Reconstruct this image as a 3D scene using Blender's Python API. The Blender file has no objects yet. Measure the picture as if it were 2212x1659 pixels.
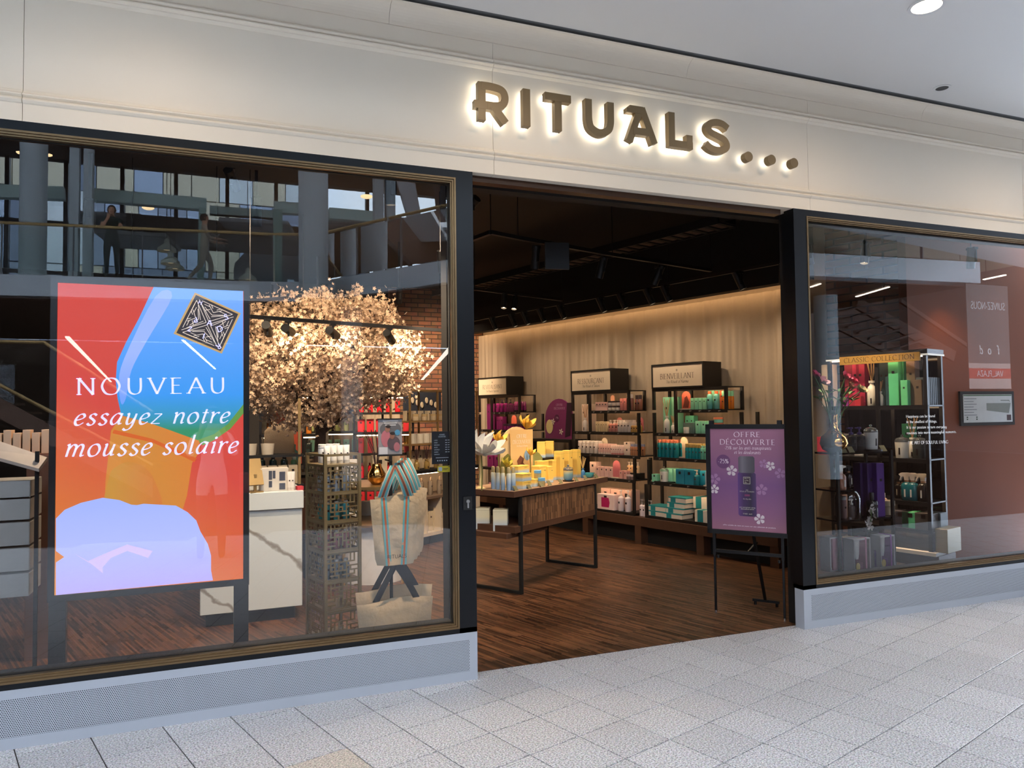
import bpy, math, random
from mathutils import Vector, Matrix
random.seed(7)
S = bpy.context.scene
COL = S.collection
V = Vector
# ------------------------------------------------------------ camera
FPX, YAW, PITCH, ROLL = 1612.3, .3775, .0377, -.0121
CAM = V((0, -4.3132, 1.6))
_f = V((math.sin(YAW)*math.cos(PITCH), math.cos(YAW)*math.cos(PITCH), math.sin(PITCH)))
_r0 = V((math.cos(YAW), -math.sin(YAW), 0)); _u0 = _r0.cross(_f)
_r = _r0*math.cos(ROLL)+_u0*math.sin(ROLL); _u = -_r0*math.sin(ROLL)+_u0*math.cos(ROLL)
cd = bpy.data.cameras.new('camera'); cam = bpy.data.objects.new('camera', cd); COL.objects.link(cam)
cd.sensor_width = 36; cd.lens = FPX/2212*36; cd.clip_start = .05; cd.clip_end = 300
cam.matrix_world = Matrix(((_r.x, _u.x, -_f.x, CAM.x), (_r.y, _u.y, -_f.y, CAM.y), (_r.z, _u.z, -_f.z, CAM.z), (0, 0, 0, 1)))
S.camera = cam
# ------------------------------------------------------------ sky, exposure
w = bpy.data.worlds.new('sky'); S.world = w; w.use_nodes = True
_n = w.node_tree.nodes; _l = w.node_tree.links
bg = _n['Background']; bg.inputs['Strength'].default_value = 12.0
_tc = _n.new('ShaderNodeTexCoord'); _no = _n.new('ShaderNodeTexNoise'); _no.inputs['Scale'].default_value = 2.2; _no.inputs['Detail'].default_value = 5
_cr = _n.new('ShaderNodeValToRGB'); _cr.color_ramp.elements[0].color = (.56, .74, 1, 1); _cr.color_ramp.elements[0].position = .38
_cr.color_ramp.elements[1].color = (.93, .96, 1, 1); _cr.color_ramp.elements[1].position = .66
_l.new(_tc.outputs['Generated'], _no.inputs['Vector']); _l.new(_no.outputs['Fac'], _cr.inputs['Fac']); _l.new(_cr.outputs['Color'], bg.inputs['Color'])
S.view_settings.view_transform = 'Standard'; S.view_settings.look = 'None'; S.view_settings.exposure = 0.0
S.view_settings.gamma = 1; S.view_settings.use_curve_mapping = False
S.cycles.use_denoising = True; S.cycles.max_bounces = 5; S.cycles.transparent_max_bounces = 10; S.cycles.glossy_bounces = 3; S.cycles.use_adaptive_sampling = True; S.cycles.adaptive_threshold = .03
S.cycles.diffuse_bounces = 3; S.cycles.transmission_bounces = 3; S.cycles.caustics_reflective = False; S.cycles.caustics_refractive = False
S.cycles.sample_clamp_indirect = 6

# ------------------------------------------------------------ pixel -> place helpers (each used with a real distance)
def ray(px, py): return _r*((px-1106)/FPX)+_u*(-(py-829.5)/FPX)+_f
def atY(px, py, y): d = ray(px, py); return CAM+d*((y-CAM.y)/d.y)
def atZ(px, py, z): d = ray(px, py); return CAM+d*((z-CAM.z)/d.z)
def proj(p):
    d = V(p)-CAM; z = d.dot(_f); return (1106+FPX*d.dot(_r)/z, 829.5-FPX*d.dot(_u)/z, z)
# ------------------------------------------------------------ materials
def lin(c):
    return tuple(((x/255)/12.92 if x/255 <= .04045 else ((x/255+.055)/1.055)**2.4) for x in c)
MATS = {}
def M(name, c=(200, 200, 200), rough=.5, metal=0, var=.08, scale=18, bump=0, emit=0, trans=0, spec=.5, coat=0, bscale=None, alpha=1):
    if name in MATS: return MATS[name]
    m = bpy.data.materials.new(name); m.use_nodes = True; nt = m.node_tree; b = nt.nodes['Principled BSDF']
    col = lin(c)+(1,)
    tc = nt.nodes.new('ShaderNodeTexCoord'); no = nt.nodes.new('ShaderNodeTexNoise'); no.inputs['Scale'].default_value = scale; no.inputs['Detail'].default_value = 3
    nt.links.new(tc.outputs['Object'], no.inputs['Vector'])
    mx = nt.nodes.new('ShaderNodeMix'); mx.data_type = 'RGBA'
    mx.inputs[6].default_value = tuple(max(0, x*(1-var)) for x in col[:3])+(1,); mx.inputs[7].default_value = tuple(min(1, x*(1+var)) for x in col[:3])+(1,)
    nt.links.new(no.outputs['Fac'], mx.inputs[0]); nt.links.new(mx.outputs[2], b.inputs['Base Color'])
    b.inputs['Roughness'].default_value = rough; b.inputs['Metallic'].default_value = metal
    b.inputs['Specular IOR Level'].default_value = spec; b.inputs['Transmission Weight'].default_value = trans; b.inputs['Coat Weight'].default_value = coat
    b.inputs['Alpha'].default_value = alpha
    if emit:
        nt.links.new(mx.outputs[2], b.inputs['Emission Color']); b.inputs['Emission Strength'].default_value = emit
    if bump:
        n2 = nt.nodes.new('ShaderNodeTexNoise'); n2.inputs['Scale'].default_value = bscale or scale*6; n2.inputs['Detail'].default_value = 4
        nt.links.new(tc.outputs['Object'], n2.inputs['Vector'])
        bp = nt.nodes.new('ShaderNodeBump'); bp.inputs['Strength'].default_value = bump; bp.inputs['Distance'].default_value = .01
        nt.links.new(n2.outputs['Fac'], bp.inputs['Height']); nt.links.new(bp.outputs['Normal'], b.inputs['Normal'])
    MATS[name] = m; return m
def glow(name, c, s): return M(name, c, .6, emit=s, var=.02)
def grad(name, stops, axis='X', emit=0, rough=.5, a=0., b=1., vec=None):
    """flat print: colour ramp along an object axis (object units a..b)"""
    if name in MATS: return MATS[name]
    m = bpy.data.materials.new(name); m.use_nodes = True; nt = m.node_tree; bs = nt.nodes['Principled BSDF']
    tc = nt.nodes.new('ShaderNodeTexCoord'); dp = nt.nodes.new('ShaderNodeVectorMath'); dp.operation = 'DOT_PRODUCT'
    dp.inputs[1].default_value = vec or {'X': (1, 0, 0), 'Y': (0, 1, 0), 'Z': (0, 0, 1)}[axis]
    nt.links.new(tc.outputs['Object'], dp.inputs[0])
    mr = nt.nodes.new('ShaderNodeMapRange'); mr.inputs[1].default_value = a; mr.inputs[2].default_value = b
    nt.links.new(dp.outputs['Value'], mr.inputs[0])
    cr = nt.nodes.new('ShaderNodeValToRGB'); el = cr.color_ramp.elements
    while len(el) < len(stops): el.new(.5)
    for q, (pos, c) in zip(el, stops): q.position = pos; q.color = lin(c)+(1,)
    nt.links.new(mr.outputs[0], cr.inputs[0]); nt.links.new(cr.outputs[0], bs.inputs['Base Color']); bs.inputs['Roughness'].default_value = rough
    if emit:
        bs.inputs['Base Color'].default_value = (0.02, .02, .02, 1)
        for l in list(bs.inputs['Base Color'].links): nt.links.remove(l)
        nt.links.new(cr.outputs[0], bs.inputs['Emission Color']); bs.inputs['Emission Strength'].default_value = emit
    MATS[name] = m; return m
def glassmat(name, fac0=.11, tint=(255, 255, 255), rough=0):
    """thin pane: see-through plus Fresnel mirror"""
    if name in MATS: return MATS[name]
    m = bpy.data.materials.new(name); m.use_nodes = True; nt = m.node_tree; nt.nodes.clear()
    o = nt.nodes.new('ShaderNodeOutputMaterial'); t = nt.nodes.new('ShaderNodeBsdfTransparent'); g = nt.nodes.new('ShaderNodeBsdfGlossy'); mx = nt.nodes.new('ShaderNodeMixShader')
    t.inputs['Color'].default_value = lin(tint)+(1,); g.inputs['Roughness'].default_value = rough
    fr = nt.nodes.new('ShaderNodeFresnel'); fr.inputs['IOR'].default_value = 1.5
    mu = nt.nodes.new('ShaderNodeMath'); mu.operation = 'MULTIPLY'; mu.inputs[1].default_value = fac0/.04; mu.use_clamp = True
    no = nt.nodes.new('ShaderNodeTexNoise'); no.inputs['Scale'].default_value = .8
    bp = nt.nodes.new('ShaderNodeBump'); bp.inputs['Strength'].default_value = .004; bp.inputs['Distance'].default_value = .05
    tc = nt.nodes.new('ShaderNodeTexCoord'); nt.links.new(tc.outputs['Object'], no.inputs['Vector']); nt.links.new(no.outputs['Fac'], bp.inputs['Height']); nt.links.new(bp.outputs['Normal'], g.inputs['Normal'])
    nt.links.new(fr.outputs[0], mu.inputs[0]); nt.links.new(mu.outputs[0], mx.inputs[0]); nt.links.new(t.outputs[0], mx.inputs[1]); nt.links.new(g.outputs[0], mx.inputs[2]); nt.links.new(mx.outputs[0], o.inputs[0])
    MATS[name] = m; return m

# ------------------------------------------------------------ mesh builder
class MB:
    def __init__(s): s.v = []; s.f = []; s.sm = False
    def add(s, vs, fs):
        k = len(s.v); s.v += [tuple(x) for x in vs]; s.f += [tuple(i+k for i in q) for q in fs]; return s
    def box(s, x0, x1, y0, y1, z0, z1):
        return s.add([(x0, y0, z0), (x1, y0, z0), (x1, y1, z0), (x0, y1, z0), (x0, y0, z1), (x1, y0, z1), (x1, y1, z1), (x0, y1, z1)],
                     [(0, 3, 2, 1), (4, 5, 6, 7), (0, 1, 5, 4), (1, 2, 6, 5), (2, 3, 7, 6), (3, 0, 4, 7)])
    def cbox(s, c, d, b=.0):
        x, y, z = c; a, e, h = d[0]/2, d[1]/2, d[2]/2
        if not b: return s.box(x-a, x+a, y-e, y+e, z-h, z+h)
        return s.rbox(x-a, x+a, y-e, y+e, z-h, z+h, b)
    def rbox(s, x0, x1, y0, y1, z0, z1, b):
        """box with chamfered vertical and top edges"""
        def ring(z, i): return [(x0+b+i, y0+i, z), (x1-b-i, y0+i, z), (x1-i, y0+b+i, z), (x1-i, y1-b-i, z), (x1-b-i, y1-i, z), (x0+b+i, y1-i, z), (x0+i, y1-b-i, z), (x0+i, y0+b+i, z)]
        R = [ring(z0, b*.5), ring(z0+b*.5, 0), ring(z1-b*.5, 0), ring(z1, b*.5)]
        vs = [q for r in R for q in r]; fs = [tuple(range(7, -1, -1)), tuple(range(24, 32))]
        for k in range(3):
            for i in range(8): j = (i+1) % 8; fs.append((k*8+i, k*8+j, k*8+8+j, k*8+8+i))
        return s.add(vs, fs)
    def bar(s, p, q, wd, ht=None, up=(0, 0, 1)):
        """straight bar of rectangular section"""
        p, q = V(p), V(q); d = (q-p).normalized(); up = V(up)
        if abs(d.dot(up)) > .98: up = V((1, 0, 0))
        a = d.cross(up).normalized()*(wd/2); b = a.cross(d).normalized()*((ht or wd)/2)
        return s.add([p-a-b, p+a-b, p+a+b, p-a+b, q-a-b, q+a-b, q+a+b, q-a+b], [(0, 1, 2, 3), (7, 6, 5, 4), (0, 4, 5, 1), (1, 5, 6, 2), (2, 6, 7, 3), (3, 7, 4, 0)])
    def lathe(s, pr, n=14, c=(0, 0, 0), sq=1, cap=True):
        vs = []; fs = []; k = len(pr)
        for r, z in pr:
            for i in range(n):
                a = 2*math.pi*i/n; vs.append((c[0]+r*math.cos(a), c[1]+r*math.sin(a)*sq, c[2]+z))
        for j in range(k-1):
            for i in range(n): i2 = (i+1) % n; fs.append((j*n+i, j*n+i2, j*n+n+i2, j*n+n+i))
        if cap:
            if pr[0][0] > 1e-6: fs.append(tuple(range(n-1, -1, -1)))
            if pr[-1][0] > 1e-6: fs.append(tuple(range((k-1)*n, k*n)))
        s.sm = True
        return s.add(vs, fs)
    def tube(s, pts, r, n=8):
        pts = [V(p) for p in pts]; vs = []; fs = []; k = len(pts); pa = None
        for j, p in enumerate(pts):
            d = (pts[min(j+1, k-1)]-pts[max(j-1, 0)]).normalized()
            if pa is None: pa = d.cross(V((0, 0, 1))) if abs(d.z) < .95 else d.cross(V((1, 0, 0)))
            else: pa = pa-d*pa.dot(d)
            pa.normalize(); b = d.cross(pa); rr = r[j] if isinstance(r, (list, tuple)) else r
            for i in range(n): a = 2*math.pi*i/n; vs.append(p+pa*(rr*math.cos(a))+b*(rr*math.sin(a)))
        for j in range(k-1):
            for i in range(n): i2 = (i+1) % n; fs.append((j*n+i, j*n+i2, j*n+n+i2, j*n+n+i))
        fs.append(tuple(range(n-1, -1, -1))); fs.append(tuple(range((k-1)*n, k*n))); s.sm = True
        return s.add(vs, fs)
    def prism(s, poly, y0, y1):
        """polygon in x,z extruded along y"""
        n = len(poly); vs = [(x, y0, z) for x, z in poly]+[(x, y1, z) for x, z in poly]
        fs = [tuple(range(n)), tuple(range(2*n-1, n-1, -1))]+[(i+n, (i+1) % n+n, (i+1) % n, i) for i in range(n)]
        return s.add(vs, fs)
    def sweep(s, prof, x0, x1):
        """profile of (y,z) points swept along x"""
        n = len(prof); vs = [(x0, y, z) for y, z in prof]+[(x1, y, z) for y, z in prof]
        return s.add(vs, [tuple(range(n)), tuple(range(2*n-1, n-1, -1))]+[(i, i+n, (i+1) % n+n, (i+1) % n) for i in range(n)])
    def quad(s, *p): return s.add(p, [tuple(range(len(p)))])
    def mesh(s, name, mat):
        me = bpy.data.meshes.new(name); me.from_pydata(s.v, [], s.f)
        if mat: me.materials.append(mat)
        if s.sm:
            me.shade_smooth()
            try: me.set_sharp_from_angle(angle=.7)
            except Exception: pass
        me.update(); return me
def link(name, me, parent=None, loc=(0, 0, 0), rz=0, rot=None):
    o = bpy.data.objects.new(name, me); COL.objects.link(o); o.location = loc; o.rotation_euler = rot or (0, 0, rz)
    if parent: o.parent = parent
    return o
def tag(o, label, cat, group=None, kind=None):
    if label: o['label'] = label
    if cat: o['category'] = cat
    if group: o['group'] = group
    if kind: o['kind'] = kind
    return o
def thing(name, label, cat, loc=(0, 0, 0), rz=0, group=None, rot=None):
    o = link(name, None, None, loc, rz, rot); o.empty_display_size = .1
    return tag(o, label, cat, group)
def part(name, mb, mat, parent, loc=(0, 0, 0), rz=0, label=None, rot=None):
    o = link(name, mb.mesh(name, mat), parent, loc, rz, rot)
    if label: o['label'] = label
    return o
def solo(name, mb, mat, label, cat, group=None, loc=(0, 0, 0), rz=0, rot=None):
    return tag(link(name, mb.mesh(name, mat), None, loc, rz, rot), label, cat, group)
def struct(name, mb, mat, parent=None, loc=(0, 0, 0), rz=0, label=None):
    o = link(name, mb.mesh(name, mat), parent, loc, rz)
    if not parent: o['kind'] = 'structure'
    if label: o['label'] = label
    return o
def place(proto, label, cat, loc, rz=0, group=None, sc=1, rot=None):
    """proto = (name, [(part, mesh, [(subpart, mesh)])]): one new thing that shares mesh data"""
    name, ps = proto
    if len(ps) == 1 and not (len(ps[0]) > 2 and ps[0][2]): r = link(name, ps[0][1], None, loc, rz, rot)
    else:
        r = link(name, None, None, loc, rz, rot); r.empty_display_size = .05
        for q in ps:
            o = link(q[0], q[1], r)
            for sb in (q[2] if len(q) > 2 else []): link(sb[0], sb[1], o)
    r.scale = (sc, sc, sc) if not isinstance(sc, tuple) else sc
    return tag(r, label, cat, group)
def lamp(name, kind, loc, power, col=(1, .8, .6), target=None, size=.1, spot=60, blend=.5, parent=None):
    l = bpy.data.lights.new(name, kind); l.energy = power; l.color = col
    if kind == 'SPOT': l.spot_size = math.radians(spot); l.spot_blend = blend; l.shadow_soft_size = size
    elif kind == 'AREA': l.size = size
    else: l.shadow_soft_size = size
    o = bpy.data.objects.new(name, l); COL.objects.link(o); o.location = loc
    if target is not None: o.rotation_euler = (V(target)-V(loc)).to_track_quat('-Z', 'Y').to_euler()
    return o
# ============================================================ the setting
EW = -1.3009                                   # heading of the right-hand shop wall
WO = V((4.467, 4.915, 0)); WE = V((math.cos(EW), math.sin(EW), 0)); WN = V((-math.sin(EW), math.cos(EW), 0))
def wpt(t, off, z): return WO+WE*t+WN*off+V((0, 0, z))
def granite(name, base, dots):
    m = bpy.data.materials.new(name); m.use_nodes = True; nt = m.node_tree; b = nt.nodes['Principled BSDF']
    tc = nt.nodes.new('ShaderNodeTexCoord'); oi = nt.nodes.new('ShaderNodeObjectInfo'); ad = nt.nodes.new('ShaderNodeVectorMath'); ad.operation = 'MULTIPLY_ADD'
    ad.inputs[1].default_value = (1, 1, 1)
    cb = nt.nodes.new('ShaderNodeCombineXYZ'); ml = nt.nodes.new('ShaderNodeMath'); ml.operation = 'MULTIPLY'; ml.inputs[1].default_value = 37
    nt.links.new(oi.outputs['Random'], ml.inputs[0]); nt.links.new(ml.outputs[0], cb.inputs[0]); nt.links.new(ml.outputs[0], cb.inputs[1])
    nt.links.new(tc.outputs['Object'], ad.inputs[0]); nt.links.new(cb.outputs[0], ad.inputs[2])
    n1 = nt.nodes.new('ShaderNodeTexNoise'); n1.inputs['Scale'].default_value = 115; n1.inputs['Detail'].default_value = 3; n1.inputs['Roughness'].default_value = .7
    vo = nt.nodes.new('ShaderNodeTexVoronoi'); vo.inputs['Scale'].default_value = 190
    nt.links.new(ad.outputs[0], n1.inputs['Vector']); nt.links.new(ad.outputs[0], vo.inputs['Vector'])
    cr = nt.nodes.new('ShaderNodeValToRGB'); e = cr.color_ramp.elements
    e[0].position = .38; e[0].color = lin(dots)+(1,); e[1].position = .6; e[1].color = lin(base)+(1,)
    q = e.new(.47); q.color = lin(tuple((x*.45+y*.55) for x, y in zip(dots, base)))+(1,)
    nt.links.new(n1.outputs['Fac'], cr.inputs[0])
    mx = nt.nodes.new('ShaderNodeMix'); mx.data_type = 'RGBA'; mx.blend_type = 'MULTIPLY'; mx.inputs[0].default_value = .35
    nt.links.new(cr.outputs[0], mx.inputs[6]); nt.links.new(vo.outputs['Color'], mx.inputs[7])
    # stone-to-stone tone
    hs = nt.nodes.new('ShaderNodeHueSaturation'); mr = nt.nodes.new('ShaderNodeMapRange'); mr.inputs[3].default_value = .93; mr.inputs[4].default_value = 1.06
    nt.links.new(oi.outputs['Random'], mr.inputs[0]); nt.links.new(mr.outputs[0], hs.inputs['Value']); hs.inputs['Saturation'].default_value = .45
    nt.links.new(mx.outputs[2], hs.inputs['Color']); nt.links.new(hs.outputs[0], b.inputs['Base Color'])
    b.inputs['Roughness'].default_value = .33; b.inputs['Specular IOR Level'].default_value = .4
    MATS[name] = m; return m
GR = granite('grey granite', (222, 221, 224), (112, 113, 119)); GB = granite('beige granite', (226, 206, 176), (128, 108, 84))
JOINT = M('dark tile joint', (62, 58, 56), .95)
AL, TA = .2952, .312; TO = V((1.5747, -.6492, 0)); TU = V((math.cos(AL), math.sin(AL), 0)); TV = V((math.sin(AL), -math.cos(AL), 0))
floor = struct('floor', MB().box(-30, 30, -34, .115, -.3, -.006), JOINT)
tm = MB(); g = .0029; h = TA/2-g
tm.add([(-h, -h, -.006), (h, -h, -.006), (h, h, -.006), (-h, h, -.006), (-h, -h, -.0008), (h, -h, -.0008), (h, h, -.0008), (-h, h, -.0008),
        (-h+.0015, -h+.0015, 0), (h-.0015, -h+.0015, 0), (h-.0015, h-.0015, 0), (-h+.0015, h-.0015, 0)],
       [(0, 1, 5, 4), (1, 2, 6, 5), (2, 3, 7, 6), (3, 0, 4, 7), (4, 5, 9, 8), (5, 6, 10, 9), (6, 7, 11, 10), (7, 4, 8, 11), (8, 9, 10, 11)])
TM = tm.mesh('tile', GR); TMB = TM.copy(); TMB.materials[0] = GB
rest = MB(); near = []
btile = atZ(700, 1650, 0)
for i in range(-60, 66):
    for j in range(-36, 80):
        c = TO+TU*((i+.5)*TA)+TV*((j+.5)*TA)
        if c.y > .3 or c.y < -6.3 or abs(c.x) > 17: continue
        seen = False
        if c.y > -3.2:
            x, y, z = proj(c)
            seen = z > .3 and -160 < x < 2370 and 1200 < y < 1780
        if seen: near.append(c)
        elif c.y < -.1 or not (-6 < c.x < 9):
            a = TU*h; b = TV*h; rest.quad(*[(p.x, p.y, -.0005) for p in (c-a+b, c+a+b, c+a-b, c-a-b)])
for c in near:
    link('tile', TMB if (c-btile).length < .17 else TM, floor, (c.x, c.y, 0), AL)
tf = struct('tile_field', rest, GR, floor); tf['kind'] = 'stuff'
# ---- shop floor of narrow dark oak strips
def parquet():
    m = bpy.data.materials.new('dark strip parquet'); m.use_nodes = True; nt = m.node_tree; b = nt.nodes['Principled BSDF']
    tc = nt.nodes.new('ShaderNodeTexCoord'); mp = nt.nodes.new('ShaderNodeMapping'); mp.inputs['Rotation'].default_value = (0, 0, math.radians(71))
    nt.links.new(tc.outputs['Object'], mp.inputs[0])
    def brick(sc, w, hh, c1, c2):
        t = nt.nodes.new('ShaderNodeTexBrick'); t.inputs['Scale'].default_value = sc; t.inputs['Brick Width'].default_value = w; t.inputs['Row Height'].default_value = hh
        t.inputs['Mortar Size'].default_value = .0006; t.inputs['Mortar'].default_value = (.01, .006, .004, 1); t.inputs['Color1'].default_value = lin(c1)+(1,); t.inputs['Color2'].default_value = lin(c2)+(1,)
        t.offset = .37; t.inputs['Bias'].default_value = -.1
        nt.links.new(mp.outputs[0], t.inputs['Vector']); return t
    t1 = brick(1, .3, .015, (50, 30, 20), (136, 92, 62)); 
    no = nt.nodes.new('ShaderNodeTexNoise'); no.inputs['Scale'].default_value = 5; 
    mp2 = nt.nodes.new('ShaderNodeMapping'); mp2.inputs['Scale'].default_value = (2, 60, 1); nt.links.new(mp.outputs[0], mp2.inputs[0]); nt.links.new(mp2.outputs[0], no.inputs['Vector'])
    mx = nt.nodes.new('ShaderNodeMix'); mx.data_type = 'RGBA'; mx.blend_type = 'MULTIPLY'; mx.inputs[0].default_value = .5
    nt.links.new(t1.outputs['Color'], mx.inputs[6]); nt.links.new(no.outputs['Color'], mx.inputs[7]); nt.links.new(mx.outputs[2], b.inputs['Base Color'])
    b.inputs['Roughness'].default_value = .38; b.inputs['Specular IOR Level'].default_value = .35
    MATS['parquet'] = m; return m
PARQ = parquet()
struct('floor_shop', MB().box(-5.2, 7.6, .112, 8.2, -.2, .003), PARQ)
# ---- brick material for the back wall (too far away to tell the bricks apart)
def brickmat():
    m = bpy.data.materials.new('old brown brick'); m.use_nodes = True; nt = m.node_tree; b = nt.nodes['Principled BSDF']
    tc = nt.nodes.new('ShaderNodeTexCoord'); sx = nt.nodes.new('ShaderNodeSeparateXYZ'); cx = nt.nodes.new('ShaderNodeCombineXYZ')
    nt.links.new(tc.outputs['Object'], sx.inputs[0]); ad = nt.nodes.new('ShaderNodeMath'); nt.links.new(sx.outputs[0], ad.inputs[0]); nt.links.new(sx.outputs[1], ad.inputs[1])
    nt.links.new(ad.outputs[0], cx.inputs[0]); nt.links.new(sx.outputs[2], cx.inputs[1])
    t = nt.nodes.new('ShaderNodeTexBrick'); t.inputs['Scale'].default_value = 1; t.inputs['Brick Width'].default_value = .22; t.inputs['Row Height'].default_value = .072; t.inputs['Mortar Size'].default_value = .008
    t.inputs['Color1'].default_value = lin((118, 74, 52))+(1,); t.inputs['Color2'].default_value = lin((160, 110, 80))+(1,); t.inputs['Mortar'].default_value = lin((70, 52, 42))+(1,)
    no = nt.nodes.new('ShaderNodeTexNoise'); no.inputs['Scale'].default_value = 9; no.inputs['Detail'].default_value = 6
    nt.links.new(cx.outputs[0], t.inputs['Vector']); nt.links.new(cx.outputs[0], no.inputs['Vector'])
    mx = nt.nodes.new('ShaderNodeMix'); mx.data_type = 'RGBA'; mx.blend_type = 'MULTIPLY'; mx.inputs[0].default_value = .6
    nt.links.new(t.outputs['Color'], mx.inputs[6]); nt.links.new(no.outputs['Color'], mx.inputs[7]); nt.links.new(mx.outputs[2], b.inputs['Base Color'])
    bp = nt.nodes.new('ShaderNodeBump'); bp.inputs['Strength'].default_value = .8; bp.inputs['Distance'].default_value = .02; bp.invert = True
    nt.links.new(t.outputs['Fac'], bp.inputs['Height']); nt.links.new(bp.outputs['Normal'], b.inputs['Normal']); b.inputs['Roughness'].default_value = .9
    MATS['brick'] = m; return m
BRICK = brickmat()
BLACKP = M('matt black paint', (8, 7, 7), .75, var=.2)
SOFFIT = M('black soffit board', (12, 11, 11), .8)
struct('ceiling_shop', MB().box(-5.2, 7.6, .3, 8.2, 3.62, 3.8), BLACKP)
wb = struct('wall_back', MB().box(2.55, 4.35, 7.42, 7.6, 0, 3.62), BRICK); struct('wall_back_dark', MB().box(-5.2, 2.55, 7.44, 7.6, 0, 3.62), M('charcoal plaster', (44, 40, 38), .9, bump=.2))
struct('wall_left', MB().box(-5.2, -5.05, .12, 7.42, 0, 3.62), M('charcoal plaster', (44, 40, 38), .9, bump=.2))
# right wall follows the slanted heading; board, soffit and curtain
r0, r1 = wpt(-2.75, .36, 0), wpt(3.6, .36, 0)
mb = MB()
for a, b in ((r0, r1),):
    o = WN*.12; mb.add([a, b, b+o, a+o]+[p+V((0, 0, 3.62)) for p in (a, b, b+o, a+o)], [(0, 1, 2, 3), (7, 6, 5, 4), (0, 4, 5, 1), (1, 5, 6, 2), (2, 6, 7, 3), (3, 7, 4, 0)])
struct('wall_right', mb, M('warm greige plaster', (150, 132, 112), .9))
sof = thing('ceiling_soffit', 'black boxed soffit above the pleated curtain', None); sof['kind'] = 'structure'
mb = MB()
def slab(mb, t0, t1, o0, o1, z0, z1):
    ps = [wpt(t0, o0, 0), wpt(t1, o0, 0), wpt(t1, o1, 0), wpt(t0, o1, 0)]
    return mb.add([p+V((0, 0, z0)) for p in ps]+[p+V((0, 0, z1)) for p in ps], [(0, 3, 2, 1), (4, 5, 6, 7), (0, 1, 5, 4), (1, 2, 6, 5), (2, 3, 7, 6), (3, 0, 4, 7)])
slab(mb, -2.6, 3.62, -.02, .12, 2.885, 3.62)
part('fascia_board', mb, SOFFIT, sof)
led = M('warm led strip', (255, 208, 152), .5, emit=17, var=.01)
mb = MB(); slab(mb, -2.5, 3.5, .13, .15, 2.93, 2.955)
part('led_strip', mb, led, sof)
# curtain
cur = MB(); N = 620; T0, T1 = -2.52, 3.45
random.seed(3); ph = [random.uniform(0, 6.28) for _ in range(6)]
for k in range(N+1):
    t = T0+(T1-T0)*k/N
    am = .45+.55*abs(math.sin(t*1.1+ph[0])*math.sin(t*2.3+ph[1]))
    y = .285+am*(.013*math.sin(t*34+1.4*math.sin(t*3.1+ph[2]))+.008*math.sin(t*57+ph[3]+2*math.sin(t*5)))
    for z in (.06, 1.5, 2.2, 2.87):
        cur.v.append(tuple(wpt(t+.006*math.sin(t*40)*(2.87-z), y+.004*math.sin(t*21+z*3), z)))
for k in range(N):
    for j in range(3): a = k*4+j; cur.f.append((a, a+4, a+5, a+1))
cur.sm = True
CURT = M('beige voile', (166, 147, 126), .85, var=.05, scale=40)
solo('curtain', cur, CURT, 'long pleated beige curtain along the right shop wall', 'curtain')
# ---- fascia
CREAM = M('cream painted board', (242, 231, 212), .5, var=.015, scale=3)
fas = thing('trim_1', 'cream panelled fascia band above the shop front', None); fas['kind'] = 'structure'
prof = [(0, 3.083), (0, 3.172), (-.008, 3.176), (-.016, 3.186), (-.016, 3.192), (-.006, 3.197), (-.004, 3.204), (-.018, 3.212), (-.018, 3.218), (-.006, 3.226), (.004, 3.232), (.006, 3.243),
        (.012, 3.246), (.012, 3.742), (.004, 3.748), (-.004, 3.756), (-.004, 3.762), (-.02, 3.772), (-.02, 3.779), (-.008, 3.786), (-.022, 3.796), (-.022, 3.803), (-.006, 3.812), (0, 3.815),
        (0, 3.915), (.2, 3.915), (.2, 3.083)]
seams = [-5.94, -3.42, -.905, 1.607, 4.127, 6.512, 9.1]
for a, b in zip(seams[:-1], seams[1:]):
    part('panel', MB().sweep(prof, a+.0012, b-.0012), CREAM, fas)
cov = [(.02, 3.917), (-.006, 3.917), (-.006, 3.925)]+[(-.006-.085*(1-math.cos(k/8*1.45)), 3.925+.095*math.sin(k/8*1.45)) for k in range(1, 9)]+[(-.088, 4.028), (.02, 4.028)]
cs = [-6, -1.85, .95, 3.05, 5.3, 9.1]
for a, b in zip(cs[:-1], cs[1:]): part('cornice', MB().sweep(cov, a+.001, b-.001), CREAM, fas)
CEILM = M('white ceiling paint', (222, 221, 219), .85, var=.01, scale=2)
cl = struct('ceiling', MB().box(-14, 2.6, -2.3, -.102, 4.05, 4.25).add([(2.6, -2.3, 4.05), (14, -4.6, 4.05), (14, -.102, 4.05), (2.6, -.102, 4.05), (2.6, -2.3, 4.25), (14, -4.6, 4.25), (14, -.102, 4.25), (2.6, -.102, 4.25)], [(0, 3, 2, 1), (4, 5, 6, 7), (0, 1, 5, 4), (1, 2, 6, 5), (2, 3, 7, 6), (3, 0, 4, 7)]), CEILM)
struct('shadow_gap', MB().box(-6, 9.1, -.105, .2, 4.055, 4.2), M('grey gap board', (120, 120, 120), .9), cl)
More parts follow.
